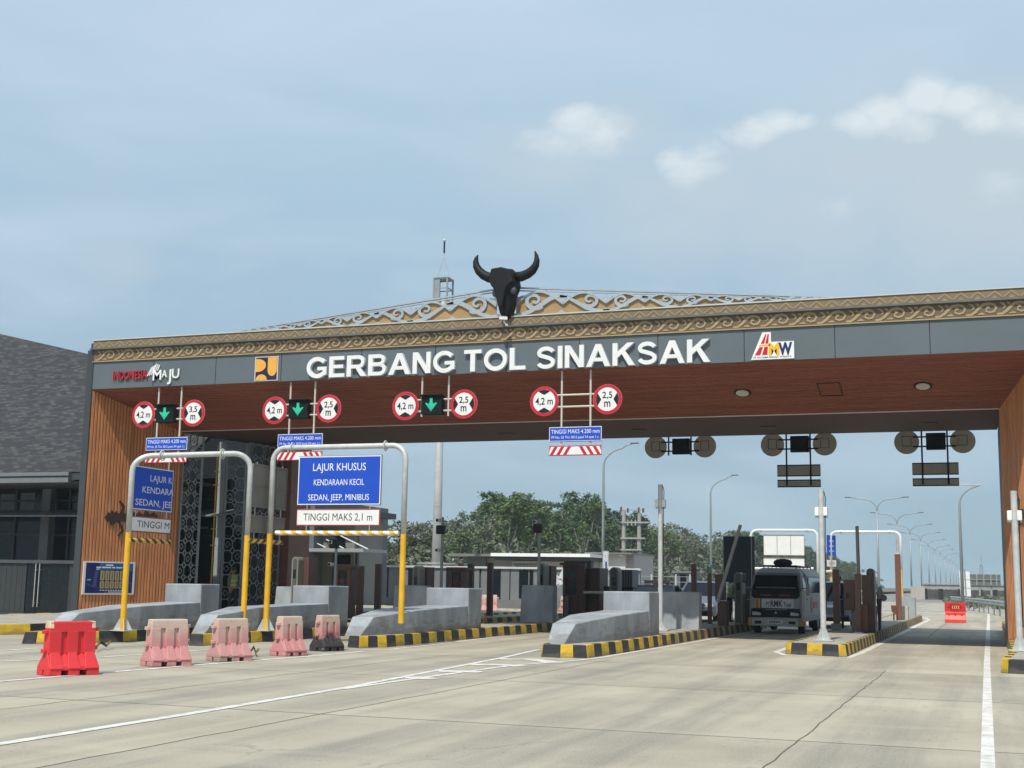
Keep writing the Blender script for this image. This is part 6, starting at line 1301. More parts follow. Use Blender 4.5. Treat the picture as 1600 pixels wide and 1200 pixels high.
for s_ in (-1, 1):
    b = MB(); b.hexa([(s_*.63-.15, -.045, .60), (s_*.63+.15, -.045, .60), (s_*.63+.15, .02, .60), (s_*.63-.15, .02, .60), (s_*.63-.13, -.035, .74), (s_*.63+.16, -.035, .70), (s_*.63+.16, .02, .70), (s_*.63-.13, .02, .74)]); b.build('headlight', lampg, bus, world=False, bevel=.03)
    b = MB(); b.box(s_*.84-.06, s_*.84+.06, -.10, .15, .27, .52); b.build('bumper_corner', M_('bumper_yellow', (.42, .27, .04), .5, var=.2), bus, world=False, bevel=.015)
    b = MB(); b.box(s_*.56-.11, s_*.56+.11, -.125, -.09, .33, .43); b.build('fog_lamp_recess', black_p, bus, world=False, bevel=.02)
    b = MB(); b.tube([(s_*.84, .30, 1.52), (s_*1.06, .16, 1.50)], .02, 6); b.box(s_*1.06-.06, s_*1.06+.06, .10, .16, 1.28, 1.66); b.build('mirror', M_('mirror_pale', (.28, .30, .29), .4, var=.1), bus, world=False, bevel=.02)
    for y in (.95, 4.5): wheel(bus, s_*(hwb-.12), y, .34, .2)
    b = MB(); b.hexa([(s_*hwb-.006, .55, 1.44), (s_*hwb+.006, .55, 1.44), (s_*hwb+.006, 1.35, 1.44), (s_*hwb-.006, 1.35, 1.44), (s_*(hwb*.915)-.006, .72, 1.86), (s_*(hwb*.915)+.012, .72, 1.86), (s_*(hwb*.915)+.012, 1.35, 1.86), (s_*(hwb*.915)-.006, 1.35, 1.86)]); b.build('cab_window', wind_m, bus, world=False)
    b = MB(); b.box(s_*(hwb+.002)-.012, s_*(hwb+.002)+.012, 1.75, Lb-.3, 1.36, 1.88); b.build('side_window', wind_m, bus, world=False)
    b = MB(); b.box(s_*hwb-.008, s_*hwb+.010, .42, 1.42, .50, 1.40); dr = b.build('door', wh_dusty, bus, world=False, bevel=.01)
    b = MB(); b.box(s_*(hwb+.02)-.015, s_*(hwb+.02)+.015, 1.22, 1.36, 1.12, 1.16); b.build('handle', black_p, dr, world=False)
    b = MB(); b.fdisc(Frame((s_*(hwb+.003), 2.6, .95), (0, 1, 0), (0, 0, 1)), 0, 0, .28, -.012, .012, 0, 20); b.frect(Frame((s_*(hwb+.003), 2.6, .95), (0, 1, 0), (0, 0, 1)), .5, 1.6, -.12, .1, -.012, .012, 0); b.build('side_decal', M_('decal_red', (.34, .10, .09), .5, var=.3, scale=8), bus, world=False)
b = MB(); b.box(-hwb, hwb, -.02, .5, .44, .50); b.box(-.78, .78, -.11, .12, .26, .53); b.build('bumper', M_('bumper_white', (.40, .39, .365), .45, var=.12), bus, world=False, bevel=.025)
b = MB(); b.box(-.24, .24, -.135, -.11, .34, .46); 
for i in range(7): b.box(-.19+i*.055, -.155+i*.055, -.139, -.135, .375, .43, 1)
b.build('number_plate', [M_('plate_white', (.6, .6, .58), .5, var=.1), black_p], bus, world=False)
b = MB(); b.loft([[(-hwb*.985, 1.5, 1.42), (hwb*.985, 1.5, 1.42), (hwb*.985, Lb, 1.42), (-hwb*.985, Lb, 1.42)], [(-hwb*.97, 1.5, 1.95), (hwb*.97, 1.5, 1.95), (hwb*.97, Lb, 1.95), (-hwb*.97, Lb, 1.95)], [(-hwb*.80, 1.3, 2.16), (hwb*.80, 1.3, 2.16), (hwb*.80, Lb-.1, 2.16), (-hwb*.80, Lb-.1, 2.16)]]); b.build('passenger_shell', wh_dusty, bus, world=False, bevel=.03)
b = MB()
for x in (-.55, .55): b.tube([(x, 1.2, 2.27), (x, 5.0, 2.27)], .02, 6)
for y in (1.2, 2.1, 3.0, 4.0, 5.0): b.tube([(-.55, y, 2.27), (.55, y, 2.27)], .02, 6); b.tube([(-.55, y, 2.15), (-.55, y, 2.27)], .02, 6); b.tube([(.55, y, 2.15), (.55, y, 2.27)], .02, 6)
b.build('roof_rack', black_p, bus, world=False)
b = MB(); o_ = bus.location; b.loft([[(o_.x-.02+w*math.cos(6.2832*j/12), YV+2.0+.5*w*math.sin(6.2832*j/12)*2, z) for j in range(12)] for z, w in ((2.29, .27), (2.36, .33), (2.44, .31), (2.50, .22), (2.52, .08))]); tag(b.build('roof_bag', M_('bag_black', (.012, .014, .016), .8, var=.4, scale=9), smooth=True), 'black bag lying on the minibus roof rack', 'bag')

# ================================================================== BEYOND THE PLAZA
# fence of upright grey panels
fy = 72.; fz_ = 2.42
fc = empty('panel_fence', (-28, fy, 0), 'long grey upright panel fence with a pale capping behind the booths', 'fence')
x0 = -39.5; x1 = at(1000, 890, fy).x; b = MB(); x = x0; random.seed(3)
gaps = []
while x < x1:
    w = random.choice((.55, .8, 1.1, .8)); b.box(x, min(x+w, x1), fy, fy+.08, .5, fz_-.12, 0); g_ = random.choice((.07, .07, .12)); gaps.append((x+w, x+w+g_)); x += w+g_
b.build('panel', fence_m, fc)
b = MB(); b.box(x0, x1, fy+.09, fy+.2, .4, fz_-.1); b.build('backing', M_('fence_shadow_gap', (.03, .034, .038), .7, var=.1), fc)
b = MB(); b.box(x0-.05, x1+.05, fy-.12, fy+.28, fz_-.12, fz_+.0); b.build('capping', fence_cap, fc)
b = MB(); b.box(x0, x1, fy-.05, fy+.25, .0, .5); b.build('plinth', M_('fence_plinth', (.15, .155, .155), .7, var=.1), fc)
for px, w_ in ((551, 9), (641, 8), (700, 7), (776, 13), (818, 15), (830, 6)):
    a = at(px, 900, fy-.06); ww = w_*fy/F_PX/2*1.05; b = MB(); b.box(a.x-ww, a.x+ww, fy-.045, fy-.005, .62, fz_-.2); b.build('tinted_pane', glass_blue, fc)
# high mast
mY = 80.; t = at(690, 455, mY); mb_ = at(682, 890, mY); mast = empty('high_mast', (mb_.x, mY, 0), 'tall pale tapered lighting mast rising behind the gate roof', 'mast')
zr = at(682, 881, mY).z; zt_ = at(690, 466, mY).z; xm = mb_.x-.02; b = MB(); b.tube([(xm, mY, 0), (xm, mY, 8), (xm, mY, zt_)], [.34, .28, .17], 16); b.build('mast_tube', pole_conc, mast, smooth=True)
for z in (at(683, 790, mY).z,): b = MB(); b.tube([(xm, mY, z-.04), (xm, mY, z+.04)], .31, 16); b.build('joint_ring', pole_conc, mast)
rr_ = (at(706, 881, mY).x-at(652, 881, mY).x)/2; b = MB(); b.tube([(xm+rr_*math.cos(6.2832*i/28), mY+rr_*math.sin(6.2832*i/28), zr) for i in range(29)], .06, 8, caps=False)
for i in range(6): b.tube([(xm+.25*math.cos(i*1.047), mY+.25*math.sin(i*1.047), zr+.05), (xm+rr_*math.cos(i*1.047), mY+rr_*math.sin(i*1.047), zr)], .03, 6)
b.build('lamp_ring', lamp_m, mast)
hb = at(690, 470, mY); hw_ = .5; z0_ = at(690, 468, mY).z-.4; z1_ = at(690, 437, mY).z; b = MB()
for sx in (-1, 1):
    for sy in (-1, 1): b.box(xm+sx*hw_-.05, xm+sx*hw_+.05, mY+sy*hw_-.05, mY+sy*hw_+.05, z0_, z1_)
for z in (z1_-.06, (z0_+z1_)/2+.15, z0_+.2):
    for sx in (-1, 1): b.box(xm+sx*hw_-.03, xm+sx*hw_+.03, mY-hw_, mY+hw_, z, z+.07); b.box(xm-hw_, xm+hw_, mY+sx*hw_-.03, mY+sx*hw_+.03, z, z+.07)
b.box(xm-hw_+.05, xm-.05, mY-hw_-.02, mY-hw_+.02, z0_+.3, z1_-.1); b.box(xm-hw_-.06, xm+hw_+.06, mY-hw_-.06, mY+hw_+.06, z1_, z1_+.05); b.build('winch_frame', lamp_m, mast)
zz = at(690, 376, mY).z; b = MB(); b.tube([(xm, mY, z1_), (xm, mY, zz)], [.035, .022], 8); b.tube([(xm, mY, zz-.9), (xm, mY, zz-.12)], .065, 8, 1); b.ball((xm, mY, zz), .11, 0); b.build('lightning_rod', [steel, black_p], mast)
b = MB()
for sx in (-1, 1):
    b.tube([(xm+sx*hw_, mY, z1_), (xm, mY, z1_+(zz-z1_)*.58)], .012, 5)
split(b, 'stay_wire', lamp_m, mast)
# grey building with a hung canopy
gb = empty('grey_building', (at(545, 880, 62).x, 62, 0), 'grey block building with a hung canopy behind the striped bar', 'building'); A = lambda x, y, Y=62: at(x, y, Y)
wallg = M_('building_beige_grey', (.21, .205, .19), .8, var=.12, scale=.8); wallg2 = M_('building_blue_grey', (.12, .135, .15), .8, var=.1)
b = MB(); xr_ = A(556, 800).x; b.box(A(492, 800).x, xr_, 62, atx(598, 850, xr_).y, 0, A(540, 806).z); b.build('wall', wallg, gb)
b = MB(); b.box(A(462, 800, 61).x, A(492, 800, 61).x, 61, 70, 0, A(480, 780, 61).z); b.build('wing', wallg2, gb)
b = MB(); b.box(A(500, 810).x, xr_+.5, 61.0, atx(598, 850, xr_).y+.6, A(540, 806).z, A(540, 797).z); b.build('roof_slab', frame_dark, gb)
b = MB(); b.box(A(491, 860).x, A(605, 860).x, 59.2, 62, A(540, 864).z, A(540, 859).z); b.build('canopy', M_('canopy_pale', (.30, .32, .33), .6, var=.1), gb)
b = MB()
for xa_, ya_, xb_, yb_2 in ((493, 848, 508, 855), (510, 843, 537, 857), (530, 836, 575, 858)):
    b.tube([at(xa_, ya_, 61.9), at(xb_, yb_2, 59.4)], .035, 6)
split(b, 'tie_rod', white_p, gb)
for x_, w_, ya_, yb_2 in ((532, 14, 832, 857), (535, 24, 867, 882)): a = A(x_-w_/2, ya_, 61.97); c = A(x_+w_/2, yb_2, 61.97); b = MB(); b.box(a.x, c.x, 61.94, 62.02, c.z, a.z); b.build('window', glass_blue, gb)
for x_ in (524, 559): a = A(x_, 838, 61.9); b = MB(); b.box(a.x-.06, a.x+.06, 61.8, 62, 0, A(540, 835).z); b.build('downpipe', frame_dark, gb)
# low building with white roof edge
lbd = empty('low_building', (at(850, 890, 88).x, 88, 0), 'low flat building with a white roof edge in front of the trees', 'building'); A = lambda x, y, Y=88: at(x, y, Y)
b = MB(); b.box(A(735, 880).x, A(925, 880).x, 88.5, 96, 0, A(830, 872).z); b.build('wall', M_('low_wall_grey', (.30, .29, .285), .8, var=.1), lbd)
b = MB(); b.box(A(728, 880).x, A(757, 880).x, 88.2, 96, 0, A(740, 869).z); b.build('blue_grey_wall', wallg2, lbd)
b = MB(); b.box(A(708, 867).x, A(780, 867).x, 87.0, 97, A(740, 869.5).z, A(740, 865.5).z); b.build('grey_roof_slab', M_('slab_grey', (.16, .165, .165), .6, var=.1), lbd)
b = MB(); b.box(A(779, 868).x, A(932, 868).x, 86.4, 97, A(850, 870.5).z, A(850, 865.5).z, 0); b.box(A(782, 868).x, A(931, 868).x, 86.6, 97, A(850, 876).z, A(850, 870.6).z, 1); b.build('roof_edge', [M_('edge_white', (.80, .80, .78), .5, var=.04), frame_dark], lbd)
b = MB(); b.box(A(799, 880).x, A(880, 880).x, 88.1, 88.5, A(840, 888).z, A(840, 877).z); scn = b.build('name_fascia', M_('fascia_white', (.46, .46, .45), .6, var=.06), lbd); b = MB(); a = A(803, 885, 88.09); Fs = Frame((a.x, 88.09, A(840, 885.5, 88.09).z), (1, 0, 0), (0, 0, 1))
for i in range(16): b.frect(Fs, i*.10*1.1, i*.10*1.1+.06, .12, .22, 0, .004); b.frect(Fs, i*.1*1.05+.06, i*.1*1.05+.12, -.02, .07, 0, .004)
b.build('lettering', black_p, scn)
b = MB(); b.box(A(880, 880).x, A(921, 880).x, 88.2, 88.49, 0, A(900, 877).z); b.build('glass_front', glass_blue, lbd)
wb = empty('white_building', (at(965, 890, 90).x, 90, 0), 'small white walled building right of the white roof edge', 'building'); A = lambda x, y, Y=90: at(x, y, Y)
b = MB(); b.box(A(922, 880).x, A(977, 880).x, 90, 96, 0, A(950, 866).z); b.build('wall', M_('wall_white', (.62, .61, .59), .7, var=.06), wb)
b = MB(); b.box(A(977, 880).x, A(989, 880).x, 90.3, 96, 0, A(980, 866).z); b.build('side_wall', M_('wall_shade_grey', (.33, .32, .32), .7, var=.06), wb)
b = MB(); b.box(A(917, 865).x, A(990, 865).x, 89.4, 96.5, A(950, 866).z, A(950, 863.5).z); b.build('roof_slab', M_('slab_grey', (.16, .165, .165), .6, var=.1), wb); b = MB(); b.box(A(969.5, 867).x, A(974, 867).x, 89.6, 90, A(970, 869.5).z, A(970, 866.6).z); b.build('wall_lamp', white_p, wb)
# utility frame with two poles
uf = empty('power_frame', (at(983, 910, 98).x, 98, 0), 'two pole electricity frame with cross arms right of the white building', 'utility pole'); A = lambda x, y, Y=98: at(x, y, Y)
for px, yt in ((975, 798), (999, 802)): a = A(px, yt); b = MB(); b.tube([(a.x-.05, 98, 0), (a.x, 98, a.z)], [.20, .14], 10); b.build('pole', M_('aged_pole', (.30, .30, .28), .7, var=.15), uf)
for y_, xa_, xb_ in ((816.5, 972, 1016), (841, 971, 1009), (859, 971, 1004)): b = MB(); a = A(xa_, y_); c = A(xb_, y_-.5); b.box(a.x, c.x, 97.72, 97.84, a.z-.06, a.z+.06); b.build('cross_arm', MATS['aged_pole'], uf)
for px in (981, 987, 993): a = A(px, 816, 97.78); b = MB(); b.tube([(a.x, 97.78, a.z-.25), (a.x, 97.78, a.z+.2)], [.07, .05], 8); b.build('insulator', MATS['aged_pole'], uf)
for px, yp_ in ((970.5, 795), (981, 797), (998, 796), (1005, 797)): a = A(px, yp_); b = MB(); b.tube([(a.x, 98, a.z-.2), (a.x, 98, a.z+.15)], .08, 8); b.build('switch_fuse', brown_m, uf)
b = MB(); b.box(A(970, 795).x, A(1007, 795).x, 97.95, 98.05, A(985, 797.5).z, A(985, 796).z); b.build('top_arm', lamp_m, uf)
b = MB(); b.tube([A(972, 826), A(973, 866)], .06, 6); b.build('red_conduit', M_('conduit_red', (.25, .07, .05), .6, var=.1), uf)
# wire fence and hut
wf = empty('wire_fence', (at(1040, 910, 84).x, 84, 0), 'thin wire fence on posts in front of the dark trees', 'fence')
for px in (1018, 1036, 1056, 1078): a = at(px, 897, 84); b = MB(); b.tube([(a.x, 84, 0), (a.x, 84, a.z)], .05, 8); b.build('fence_post', pole_conc, wf)
b = MB(); a = at(1000, 899, 84); c = at(1085, 899, 84)
for z in (.5, .9, 1.3, 1.7, a.z-.05): b.tube([(a.x, 84, z), (c.x, 84, z)], .010, 5)
b.build('wire', lamp_m, wf)
ht = empty('grey_hut', (at(1066, 905, 86).x, 86, 0), 'small grey guard hut behind the car with the light bar', 'hut'); a = at(1053, 895, 86); c = at(1080, 895, 86); b = MB(); b.box(a.x, c.x, 86, 88.5, 0, a.z); b.build('wall', wallg2, ht)
b = MB(); b.box(a.x-.1, c.x+.1, 85.8, 88.7, a.z, a.z+.12); b.build('roof', M_('slab_grey', (.16, .165, .165), .6, var=.1), ht); q_ = at(1067, 898, 85.98); b = MB(); b.box(q_.x-.18, q_.x+.22, 85.96, 86, .1, q_.z); b.build('door', dark_glass, ht)

# ---- street lamps
def lamp_single(px, yt, label, bx, H=12.):
    Y = (H-CAM_H)*F_PX/(917-yt)*1.0; Y = Y*.965; x = at(px, 900, Y).x; r_ = empty('street_lamp', (x, Y, 0), label, 'street lamp', 'single arm street lamps')
    k = (at(px, yt, Y).z); H = k; b = MB(); pts = [(x, Y, 0), (x, Y, H-1.6)]+[(x+1.6*(1-math.cos(R(a)))*1.15, Y, H-1.6+1.35*math.sin(R(a))) for a in range(12, 80, 11)]+[(x+bx*.75, Y, H-.10), (x+bx, Y, H+.06)]
    b.tube(pts, [.13, .08]+[.055]*(len(pts)-2), 10); b.build('pole', lamp_m, r_, smooth=True); b = MB(); b.box(x+bx-.15, x+bx+.45, Y-.13, Y+.13, H+.03, H+.11); b.build('lantern', M_('lantern_dark', (.08, .09, .095), .5, var=.1), r_, bevel=.02); return r_
lamp_single(942, 695, 'single arm street lamp rising right of the trees, left of the steel pole', 2.2)
lamp_single(1111, 744, 'single arm street lamp left of the raised boom', 2.1)
lr = lamp_single(1503, 752, 'single arm street lamp under the right hanging sign frame', -2.6, 9.6)
def lamp_double():
    r_ = empty('street_lamp', (0, 0, 0), 'double arm street lamp nearest in the row along the motorway', 'street lamp', 'double arm street lamps receding along the motorway'); b = MB(); b.tube([(0, 0, 0), (0, 0, 10.2)], [.15, .10], 10); b.build('pole', lamp_m, r_, world=False, smooth=True)
    for s_ in (-1, 1):
        b = MB(); b.tube([(0, 0, 10.1)]+[(s_*1.5*(1-math.cos(R(a))), 0, 10.2+1.35*math.sin(R(a))) for a in range(10, 85, 12)]+[(s_*2.1, 0, 11.62), (s_*3.0, 0, 11.75)], .062, 8); am = b.build('arm', lamp_m, r_, world=False, smooth=True); b = MB(); b.box(s_*3.2-.32, s_*3.2+.32, -.14, .14, 11.71, 11.80); b.build('lantern', M_('lantern_dark', (.08, .09, .095), .5, var=.1), am, world=False)
    return r_
proto = lamp_double()
lp = [(1373, 777), (1404, 801), (1424, 819), (1440, 832), (1452, 843), (1462, 852), (1470, 858), (1478, 865), (1485, 870), (1490, 874), (1494, 878), (1498, 881)]
ordn = ['second double arm street lamp in the motorway row, just behind the nearest', 'third double arm street lamp counted from the nearest in the motorway row']
for i, (px, yt) in enumerate(lp):
    Y = 146.+29.5*i; x = at(px, 905, Y).x; o = proto if i == 0 else copy_tree(proto)
    o.location = (x, Y, 0); zt_ = at(px, yt, Y).z; sc = zt_/11.75; o.scale = (sc, sc, sc)
    if i in (1, 2): o['label'] = ordn[i-1]
    elif i > 2: o['label'] = 'double arm street lamp small in the far part of the motorway row'

# ---- right background
vd = empty('low_bridge', (3, 190, 0), 'long low concrete bridge crossing beyond the exit lanes', 'bridge'); A = lambda x, y, Y=190: at(x, y, Y)
conc_far = M_('far_concrete', (.33, .32, .30), .8, var=.12, scale=.3)
b = MB(); b.box(A(1442, 917).x, A(1640, 917).x, 190, 198, A(1500, 920.5).z, A(1500, 914).z); b.build('deck', conc_far, vd)
b = MB(); b.box(A(1423, 917).x, A(1445, 917).x, 189.5, 199, -.5, A(1430, 916).z); b.build('abutment', M_('abutment_tan', (.42, .39, .34), .8, var=.12, scale=.5), vd)
for px in (1470, 1500, 1532, 1555): a = A(px, 925, 193); b = MB(); b.box(a.x-.3, a.x+.3, 192.5, 193.5, -.5, A(1500, 920).z); b.build('pier', conc_far, vd)
b = MB(); b.box(A(1440, 917, 189.8).x, A(1640, 917, 189.8).x, 189.75, 189.85, A(1500, 913, 189.8).z, A(1500, 911.5, 189.8).z); b.build('railing', conc_far, vd)
b = MB(); b.box(A(1445, 930, 205).x, A(1640, 930, 205).x, 205, 206, -.3, A(1500, 922, 205).z); tag(b.build('bridge_gap_dark', M_('far_dark', (.075, .085, .08), .9, var=.5, scale=.6)), 'dark sheet standing for the shaded opening under the low bridge', 'wall')  # dark sheet paints the shade of the opening below the deck
sb = empty('large_sign', (at(1539, 915, 170).x, 170, 0), 'large grey green back of a road sign beyond the right leg', 'sign'); A = lambda x, y, Y=170: at(x, y, Y)
b = MB(); b.box(A(1514, 897).x, A(1563, 897).x, 170, 170.15, A(1540, 914.5).z, A(1540, 897.5).z); b.build('board', M_('sign_grey_green', (.125, .14, .13), .6, var=.08), sb)
b = MB()
for px in (1526, 1537, 1548, 1557): a = A(px, 900, 169.95); b.box(a.x-.06, a.x+.06, 169.9, 170, A(1540, 914.5).z, A(1540, 897.5).z)
b.box(A(1514, 906).x, A(1563, 906).x, 169.88, 169.95, A(1540, 906.5).z, A(1540, 905.5).z); b.build('rib', conc_far, sb)
for px in (1548, 1530): a = A(px, 900, 170.1); b = MB(); b.tube([(a.x, 170.3, -.2), (a.x, 170.3, A(1540, 898).z)], .14, 8); b.build('post', conc_far, sb)
tw = empty('lattice_tower', (at(1534, 905, 520).x, 520, 0), 'slender lattice mast far beyond the large sign back', 'tower'); a = at(1534, 868, 520); b = MB(); H = a.z
for sx, sy in ((-1, -1), (1, -1), (1, 1), (-1, 1)): b.tube([(tw.location.x+sx*1.1, 520+sy*1.1, 0), (tw.location.x+sx*.35, 520+sy*.35, H*.75)], .16, 5)
for i in range(9):
    z0_ = H*.75*i/9; z1_ = H*.75*(i+1)/9; s0 = 1.1-.75*i/9; s1 = 1.1-.75*(i+1)/9
    b.tube([(tw.location.x-s0, 520-s0, z0_), (tw.location.x+s1, 520-s1, z1_)], .10, 5); b.tube([(tw.location.x+s0, 520-s0, z0_), (tw.location.x-s1, 520-s1, z1_)], .10, 5)
b.build('lattice', lamp_m, tw); b = MB(); b.tube([(tw.location.x, 520, H*.72), (tw.location.x, 520, H)], .12, 5); b.build('spire', lamp_m, tw)
bnY = 105.; bn = empty('leaning_banner', (at(1508, 933, bnY).x, bnY, 0), 'leaning white banner in two columns of panels around a lamp pole', 'banner'); P = lambda x, y: at(x, y, bnY); b = MB(); Fz = Frame((0, bnY, 0), (1, 0, 0), (0, 0, 1))
for (x0_, x1_, y0_, y1_, dx) in ((1498.5, 1506, 892, 932, 2.6), (1508.5, 1515, 893, 933, 2.4)):
    for k in range(3):
        f0, f1 = k/3, (k+1)/3-.03; q_ = [(x0_+dx*f0, y0_+(y1_-y0_)*f0), (x1_+dx*f0, y0_+(y1_-y0_)*f0+.4), (x1_+dx*f1, y0_+(y1_-y0_)*f1+.4), (x0_+dx*f1, y0_+(y1_-y0_)*f1)]
        b.fprism(Fz, [(P(*v).x, P(*v).z) for v in q_][::-1], 0, .05)
split(b, 'panel', M_('banner_bright', (.72, .73, .74), .6, var=.08), bn)
b = MB(); b.tube([P(1507, 890)+Vector((0, .1, 0)), P(1510, 938)+Vector((0, .1, 0))], .05, 8); b.build('stake', lamp_m, bn)
gr = empty('guard_rail', (-1.5, 100, 0), 'pale steel guard rail curving behind the red chevron barrier', 'guard rail')
pts = [gd(1486, 948.5), gd(1500, 951), gd(1530, 956.5), gd(1572, 965), gd(1640, 979)]; tops = []
b = MB(); railpts = [Vector((p_.x, p_.y, .78)) for p_ in pts]
for a, c in zip(railpts[:-1], railpts[1:]):
    d = (c-a).normalized(); nn = Vector((d.y, -d.x, 0))
    for z0_, z1_, w0_, w1_ in ((.62, .70, .0, .05), (.70, .78, .05, .0), (.78, .86, .0, .05), (.86, .94, .05, .0)): b.hexa([a+Vector((0, 0, z0_-.78))+nn*w0_, c+Vector((0, 0, z0_-.78))+nn*w0_, c+Vector((0, 0, z0_-.78))+nn*(w0_-.02), a+Vector((0, 0, z0_-.78))+nn*(w0_-.02), a+Vector((0, 0, z1_-.78))+nn*w1_, c+Vector((0, 0, z1_-.78))+nn*w1_, c+Vector((0, 0, z1_-.78))+nn*(w1_-.02), a+Vector((0, 0, z1_-.78))+nn*(w1_-.02)])
b.build('rail', M_('rail_grey', (.36, .38, .37), .5, metal=.3, var=.12), gr)
for a, c in zip(railpts[:-1], railpts[1:]):
    k = max(1, int((c-a).length/3))
    for i in range(k): p_ = a.lerp(c, i/k); b = MB(); b.box(p_.x-.05, p_.x+.05, p_.y+.03, p_.y+.13, 0, .9); b.build('rail_post', lamp_m, gr)
tag(proto, 'double arm street lamp nearest in the row along the motorway')

# ================================================================== TREES
def tree_proto(seed, H, Wc, nclump, nleaf, bare, lm):
    random.seed(seed); tr = MB(); cr_ = MB(); tips = []
    base = Vector((0, 0, 0)); lean = Vector((random.uniform(-.6, .6), random.uniform(-.4, .4), 0))
    forkz = H*random.uniform(.30, .42); f_ = Vector((lean.x*.4, lean.y*.4, forkz)); tr.tube([base, f_*.5+Vector((.06, 0, 0)), f_], [.21, .17, .13], 7)
    nb = random.randint(6, 8)
    for i in range(nb):
        an = 6.2832*i/nb+random.uniform(-.4, .4); sp_ = Wc*random.uniform(.45, 1.0); top = Vector((lean.x+math.cos(an)*sp_, lean.y+math.sin(an)*sp_, H*random.uniform(.66, 1.0)*(1-.12*sp_/Wc)))
        st = f_*random.uniform(.75, 1.0); mid = st.lerp(top, .5)+Vector((math.cos(an)*sp_*.12, math.sin(an)*sp_*.12, -.3)); tr.tube([st, mid, top], [.10, .065, .02], 5)
        tips.append(top); tips.append(mid.lerp(top, .5))
        for k in range(4):
            q0 = mid.lerp(top, random.uniform(0, .9)); q1 = q0+Vector((random.uniform(-1, 1), random.uniform(-1, 1), random.uniform(.1, 1.2)))*random.uniform(.6, 1.3); tr.tube([q0, q1], [.026, .008], 4); tips.append(q1)
    for i in range(nclump):
        c = random.choice(tips)+Vector((random.gauss(0, .4), random.gauss(0, .4), random.gauss(-.25, .7)))
        n_ = int(nleaf*1.5*random.uniform(.4, 1.3)*(1-bare)); rr_ = random.uniform(.35, .85)
        for k in range(n_):
            d = Vector((random.gauss(0, 1), random.gauss(0, 1), random.gauss(0, .62))); p_ = c+d*rr_*.55
            if p_.z < 1.2: continue
            u = Vector((random.uniform(-1, 1), random.uniform(-1, 1), random.uniform(-.7, .4))).normalized(); w = u.cross(Vector((random.uniform(-1, 1), random.uniform(-1, 1), random.uniform(-1, 1)))).normalized()
            ls = random.uniform(.13, .28); cr_.add([p_-u*ls, p_+w*ls*.45, p_+u*ls, p_-w*ls*.45], [(0, 1, 2, 3)])
    return tr, cr_
protos = []
for i, (H, Wc, nc, nl, bare, lm) in enumerate(((12.5, 3.0, 90, 40, .0, leaf_g), (12.0, 2.8, 80, 40, .2, leaf_g), (11.5, 3.0, 70, 36, .45, leaf_o), (10.5, 2.8, 60, 36, .6, leaf_o), (12.0, 3.2, 95, 40, .05, leaf_g), (9.5, 2.6, 60, 36, .3, leaf_o))):
    tr, cr_ = tree_proto(20+i, H, Wc, nc, nl, bare, lm); r_ = empty('rubber_tree', (0, 0, 0), 'x', 'tree', 'rubber trees in the plantation behind the toll plaza'); tr.build('trunk', tree_bark, r_, world=False); cr_.build('crown', lm, r_, world=False); protos.append((r_, H))
used = set(); random.seed(11)
LBL = ['leafy green rubber tree in the dense plantation behind the toll plaza', 'thinly leaved greyish rubber tree in the plantation behind the toll plaza']
# skyline of the photograph: (x, y of the crown's top)
sky_ = [(560, 850), (600, 826), (640, 808), (680, 800), (720, 802), (760, 790), (790, 764), (815, 775), (840, 785), (880, 776), (920, 772), (950, 800), (985, 795), (1010, 805), (1050, 812), (1090, 828), (1110, 845), (1130, 832), (1150, 822), (1180, 838), (1200, 845), (1240, 840), (1270, 850), (1290, 862), (1320, 875), (1345, 890), (1365, 905)]
def sky_y(x):
    for (xa_, ya_), (xb_, yb_2) in zip(sky_[:-1], sky_[1:]):
        if xa_ <= x <= xb_: return ya_+(yb_2-ya_)*(x-xa_)/(xb_-xa_)
    return sky_[0][1] if x < sky_[0][0] else 905
def plant(px, Y, ytop, kind):
    p_, H = protos[kind]; o = copy_tree(p_) if kind in used else p_; used.add(kind)
    b_ = at(px, 905, Y); zt_ = max(2.5, at(px, ytop, Y).z); sc = zt_/H; o.location = (b_.x, Y, 0); o.rotation_euler.z = random.uniform(0, 6.28); o.scale = (max(sc, .75)*random.uniform(.9, 1.15), max(sc, .75)*random.uniform(.9, 1.15), sc); o['label'] = LBL[0 if kind in (0, 1, 4) else 1]
for row, (off_, dy) in enumerate(((0, 0), (11, 3), (24, 8))):
    px = 545.
    while px < 1368:
        tanx = at(px, 905, 1).x; Xr = -46-off_*.8; Y = Xr/tanx if tanx < -.05 else 500
        Y = min(max(Y, 98), 420)+off_*.3
        green = 765 < px < 1000 or px > 1150; kind = random.choice((0, 1, 4, 0, 4) if green else ((2, 3, 5, 1) if px < 765 else (1, 2, 5, 4)))
        plant(px, Y, sky_y(px)+random.uniform(-7, 7)+dy, kind)
        px += max(5.5, 5.2*F_PX/Y*.52)*random.uniform(.75, 1.2)
for q in range(len(protos)):
    if q not in used: plant(900, 140, 800, q)
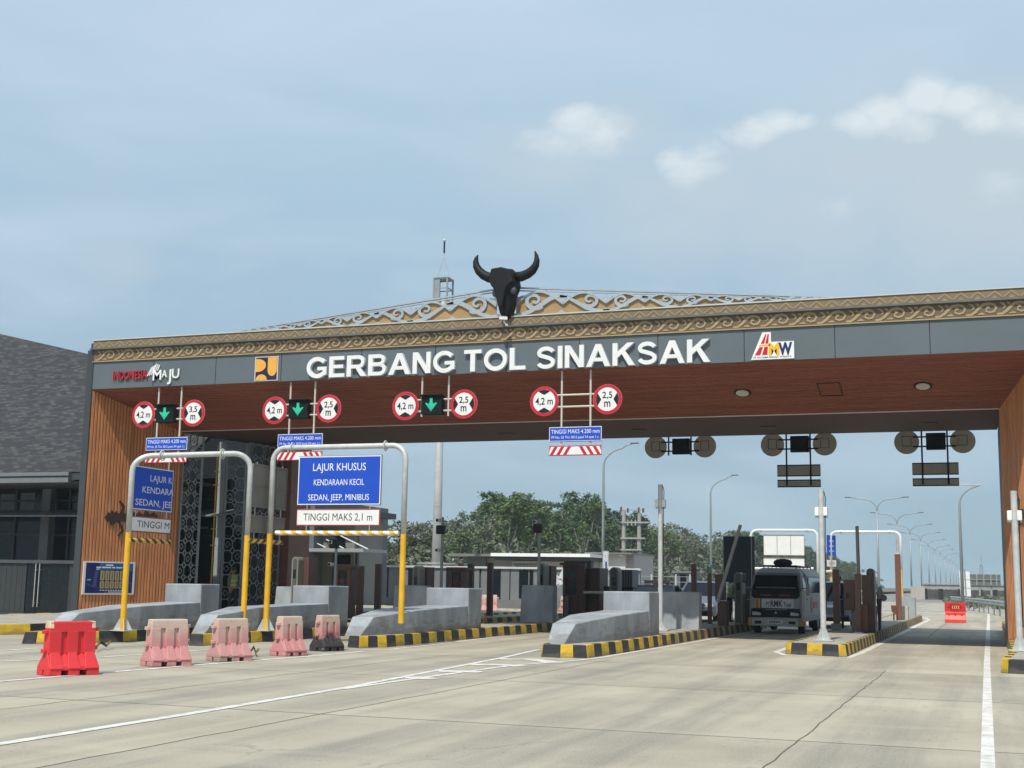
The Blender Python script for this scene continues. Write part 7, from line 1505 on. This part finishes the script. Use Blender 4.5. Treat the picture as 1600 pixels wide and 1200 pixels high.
# undergrowth at the foot of the plantation
random.seed(5); ug = MB()
for i in range(20000):
    px = random.uniform(555, 1372); tanx = at(px, 905, 1).x; Y = min(max(-44/tanx if tanx < -.05 else 430, 96), 430)*random.uniform(.985, 1.12); b_ = at(px, 905, Y)
    p_ = Vector((b_.x+random.gauss(0, .6), Y, abs(random.gauss(0, 1))*(1.5 if px < 760 else 2.2)+.1)); u = Vector((random.uniform(-1, 1), random.uniform(-1, 1), random.uniform(-.6, .6))).normalized(); w = u.cross(Vector((random.uniform(-1, 1), random.uniform(-1, 1), random.uniform(-1, 1)))).normalized(); ls = random.uniform(.25, .5)*(Y/120)**.5
    ug.add([p_-u*ls, p_+w*ls*.5, p_+u*ls, p_-w*ls*.5], [(0, 1, 2, 3)])
o = ug.build('undergrowth', leaf_o); tag(o, 'tangled undergrowth along the foot of the plantation trees', 'undergrowth', None, 'stuff')
random.seed(9); ug = MB()
for i in range(1500):
    px = random.uniform(1475, 1640); Y = random.uniform(110, 185); b_ = at(px, 930, Y)
    if b_.x < gd(px, 955).x-30: continue
    p_ = Vector((b_.x, Y, abs(random.gauss(0, .35))+.05)); u = Vector((random.uniform(-1, 1), random.uniform(-1, 1), random.uniform(-.6, .6))).normalized(); w = u.cross(Vector((random.uniform(-1, 1), random.uniform(-1, 1), random.uniform(-1, 1)))).normalized(); ls = random.uniform(.2, .4)
    if px > 1500 or random.random() < .25: ug.add([p_-u*ls, p_+w*ls*.5, p_+u*ls, p_-w*ls*.5], [(0, 1, 2, 3)])
o = ug.build('verge_scrub', leaf_o); tag(o, 'low scrub on the far verge behind the guard rail', 'scrub', None, 'stuff')

# ================================================================== AIR
b = MB(); b.box(-260, 160, -12, 720, -1.0, 32); hz = b.build('haze', M_('haze_air', (1, 1, 1), var=0)); hm = hz.data.materials[0]; t = hm.node_tree; t.nodes.clear()
o_ = t.nodes.new('ShaderNodeOutputMaterial'); v_ = t.nodes.new('ShaderNodeVolumePrincipled'); v_.inputs['Color'].default_value = (.90, .96, 1.0, 1); v_.inputs['Density'].default_value = .0004; v_.inputs['Anisotropy'].default_value = .2
t.links.new(v_.outputs[0], o_.inputs['Volume']); tag(hz, 'thin pale haze in the air over the whole toll plaza', 'haze', None, 'stuff')
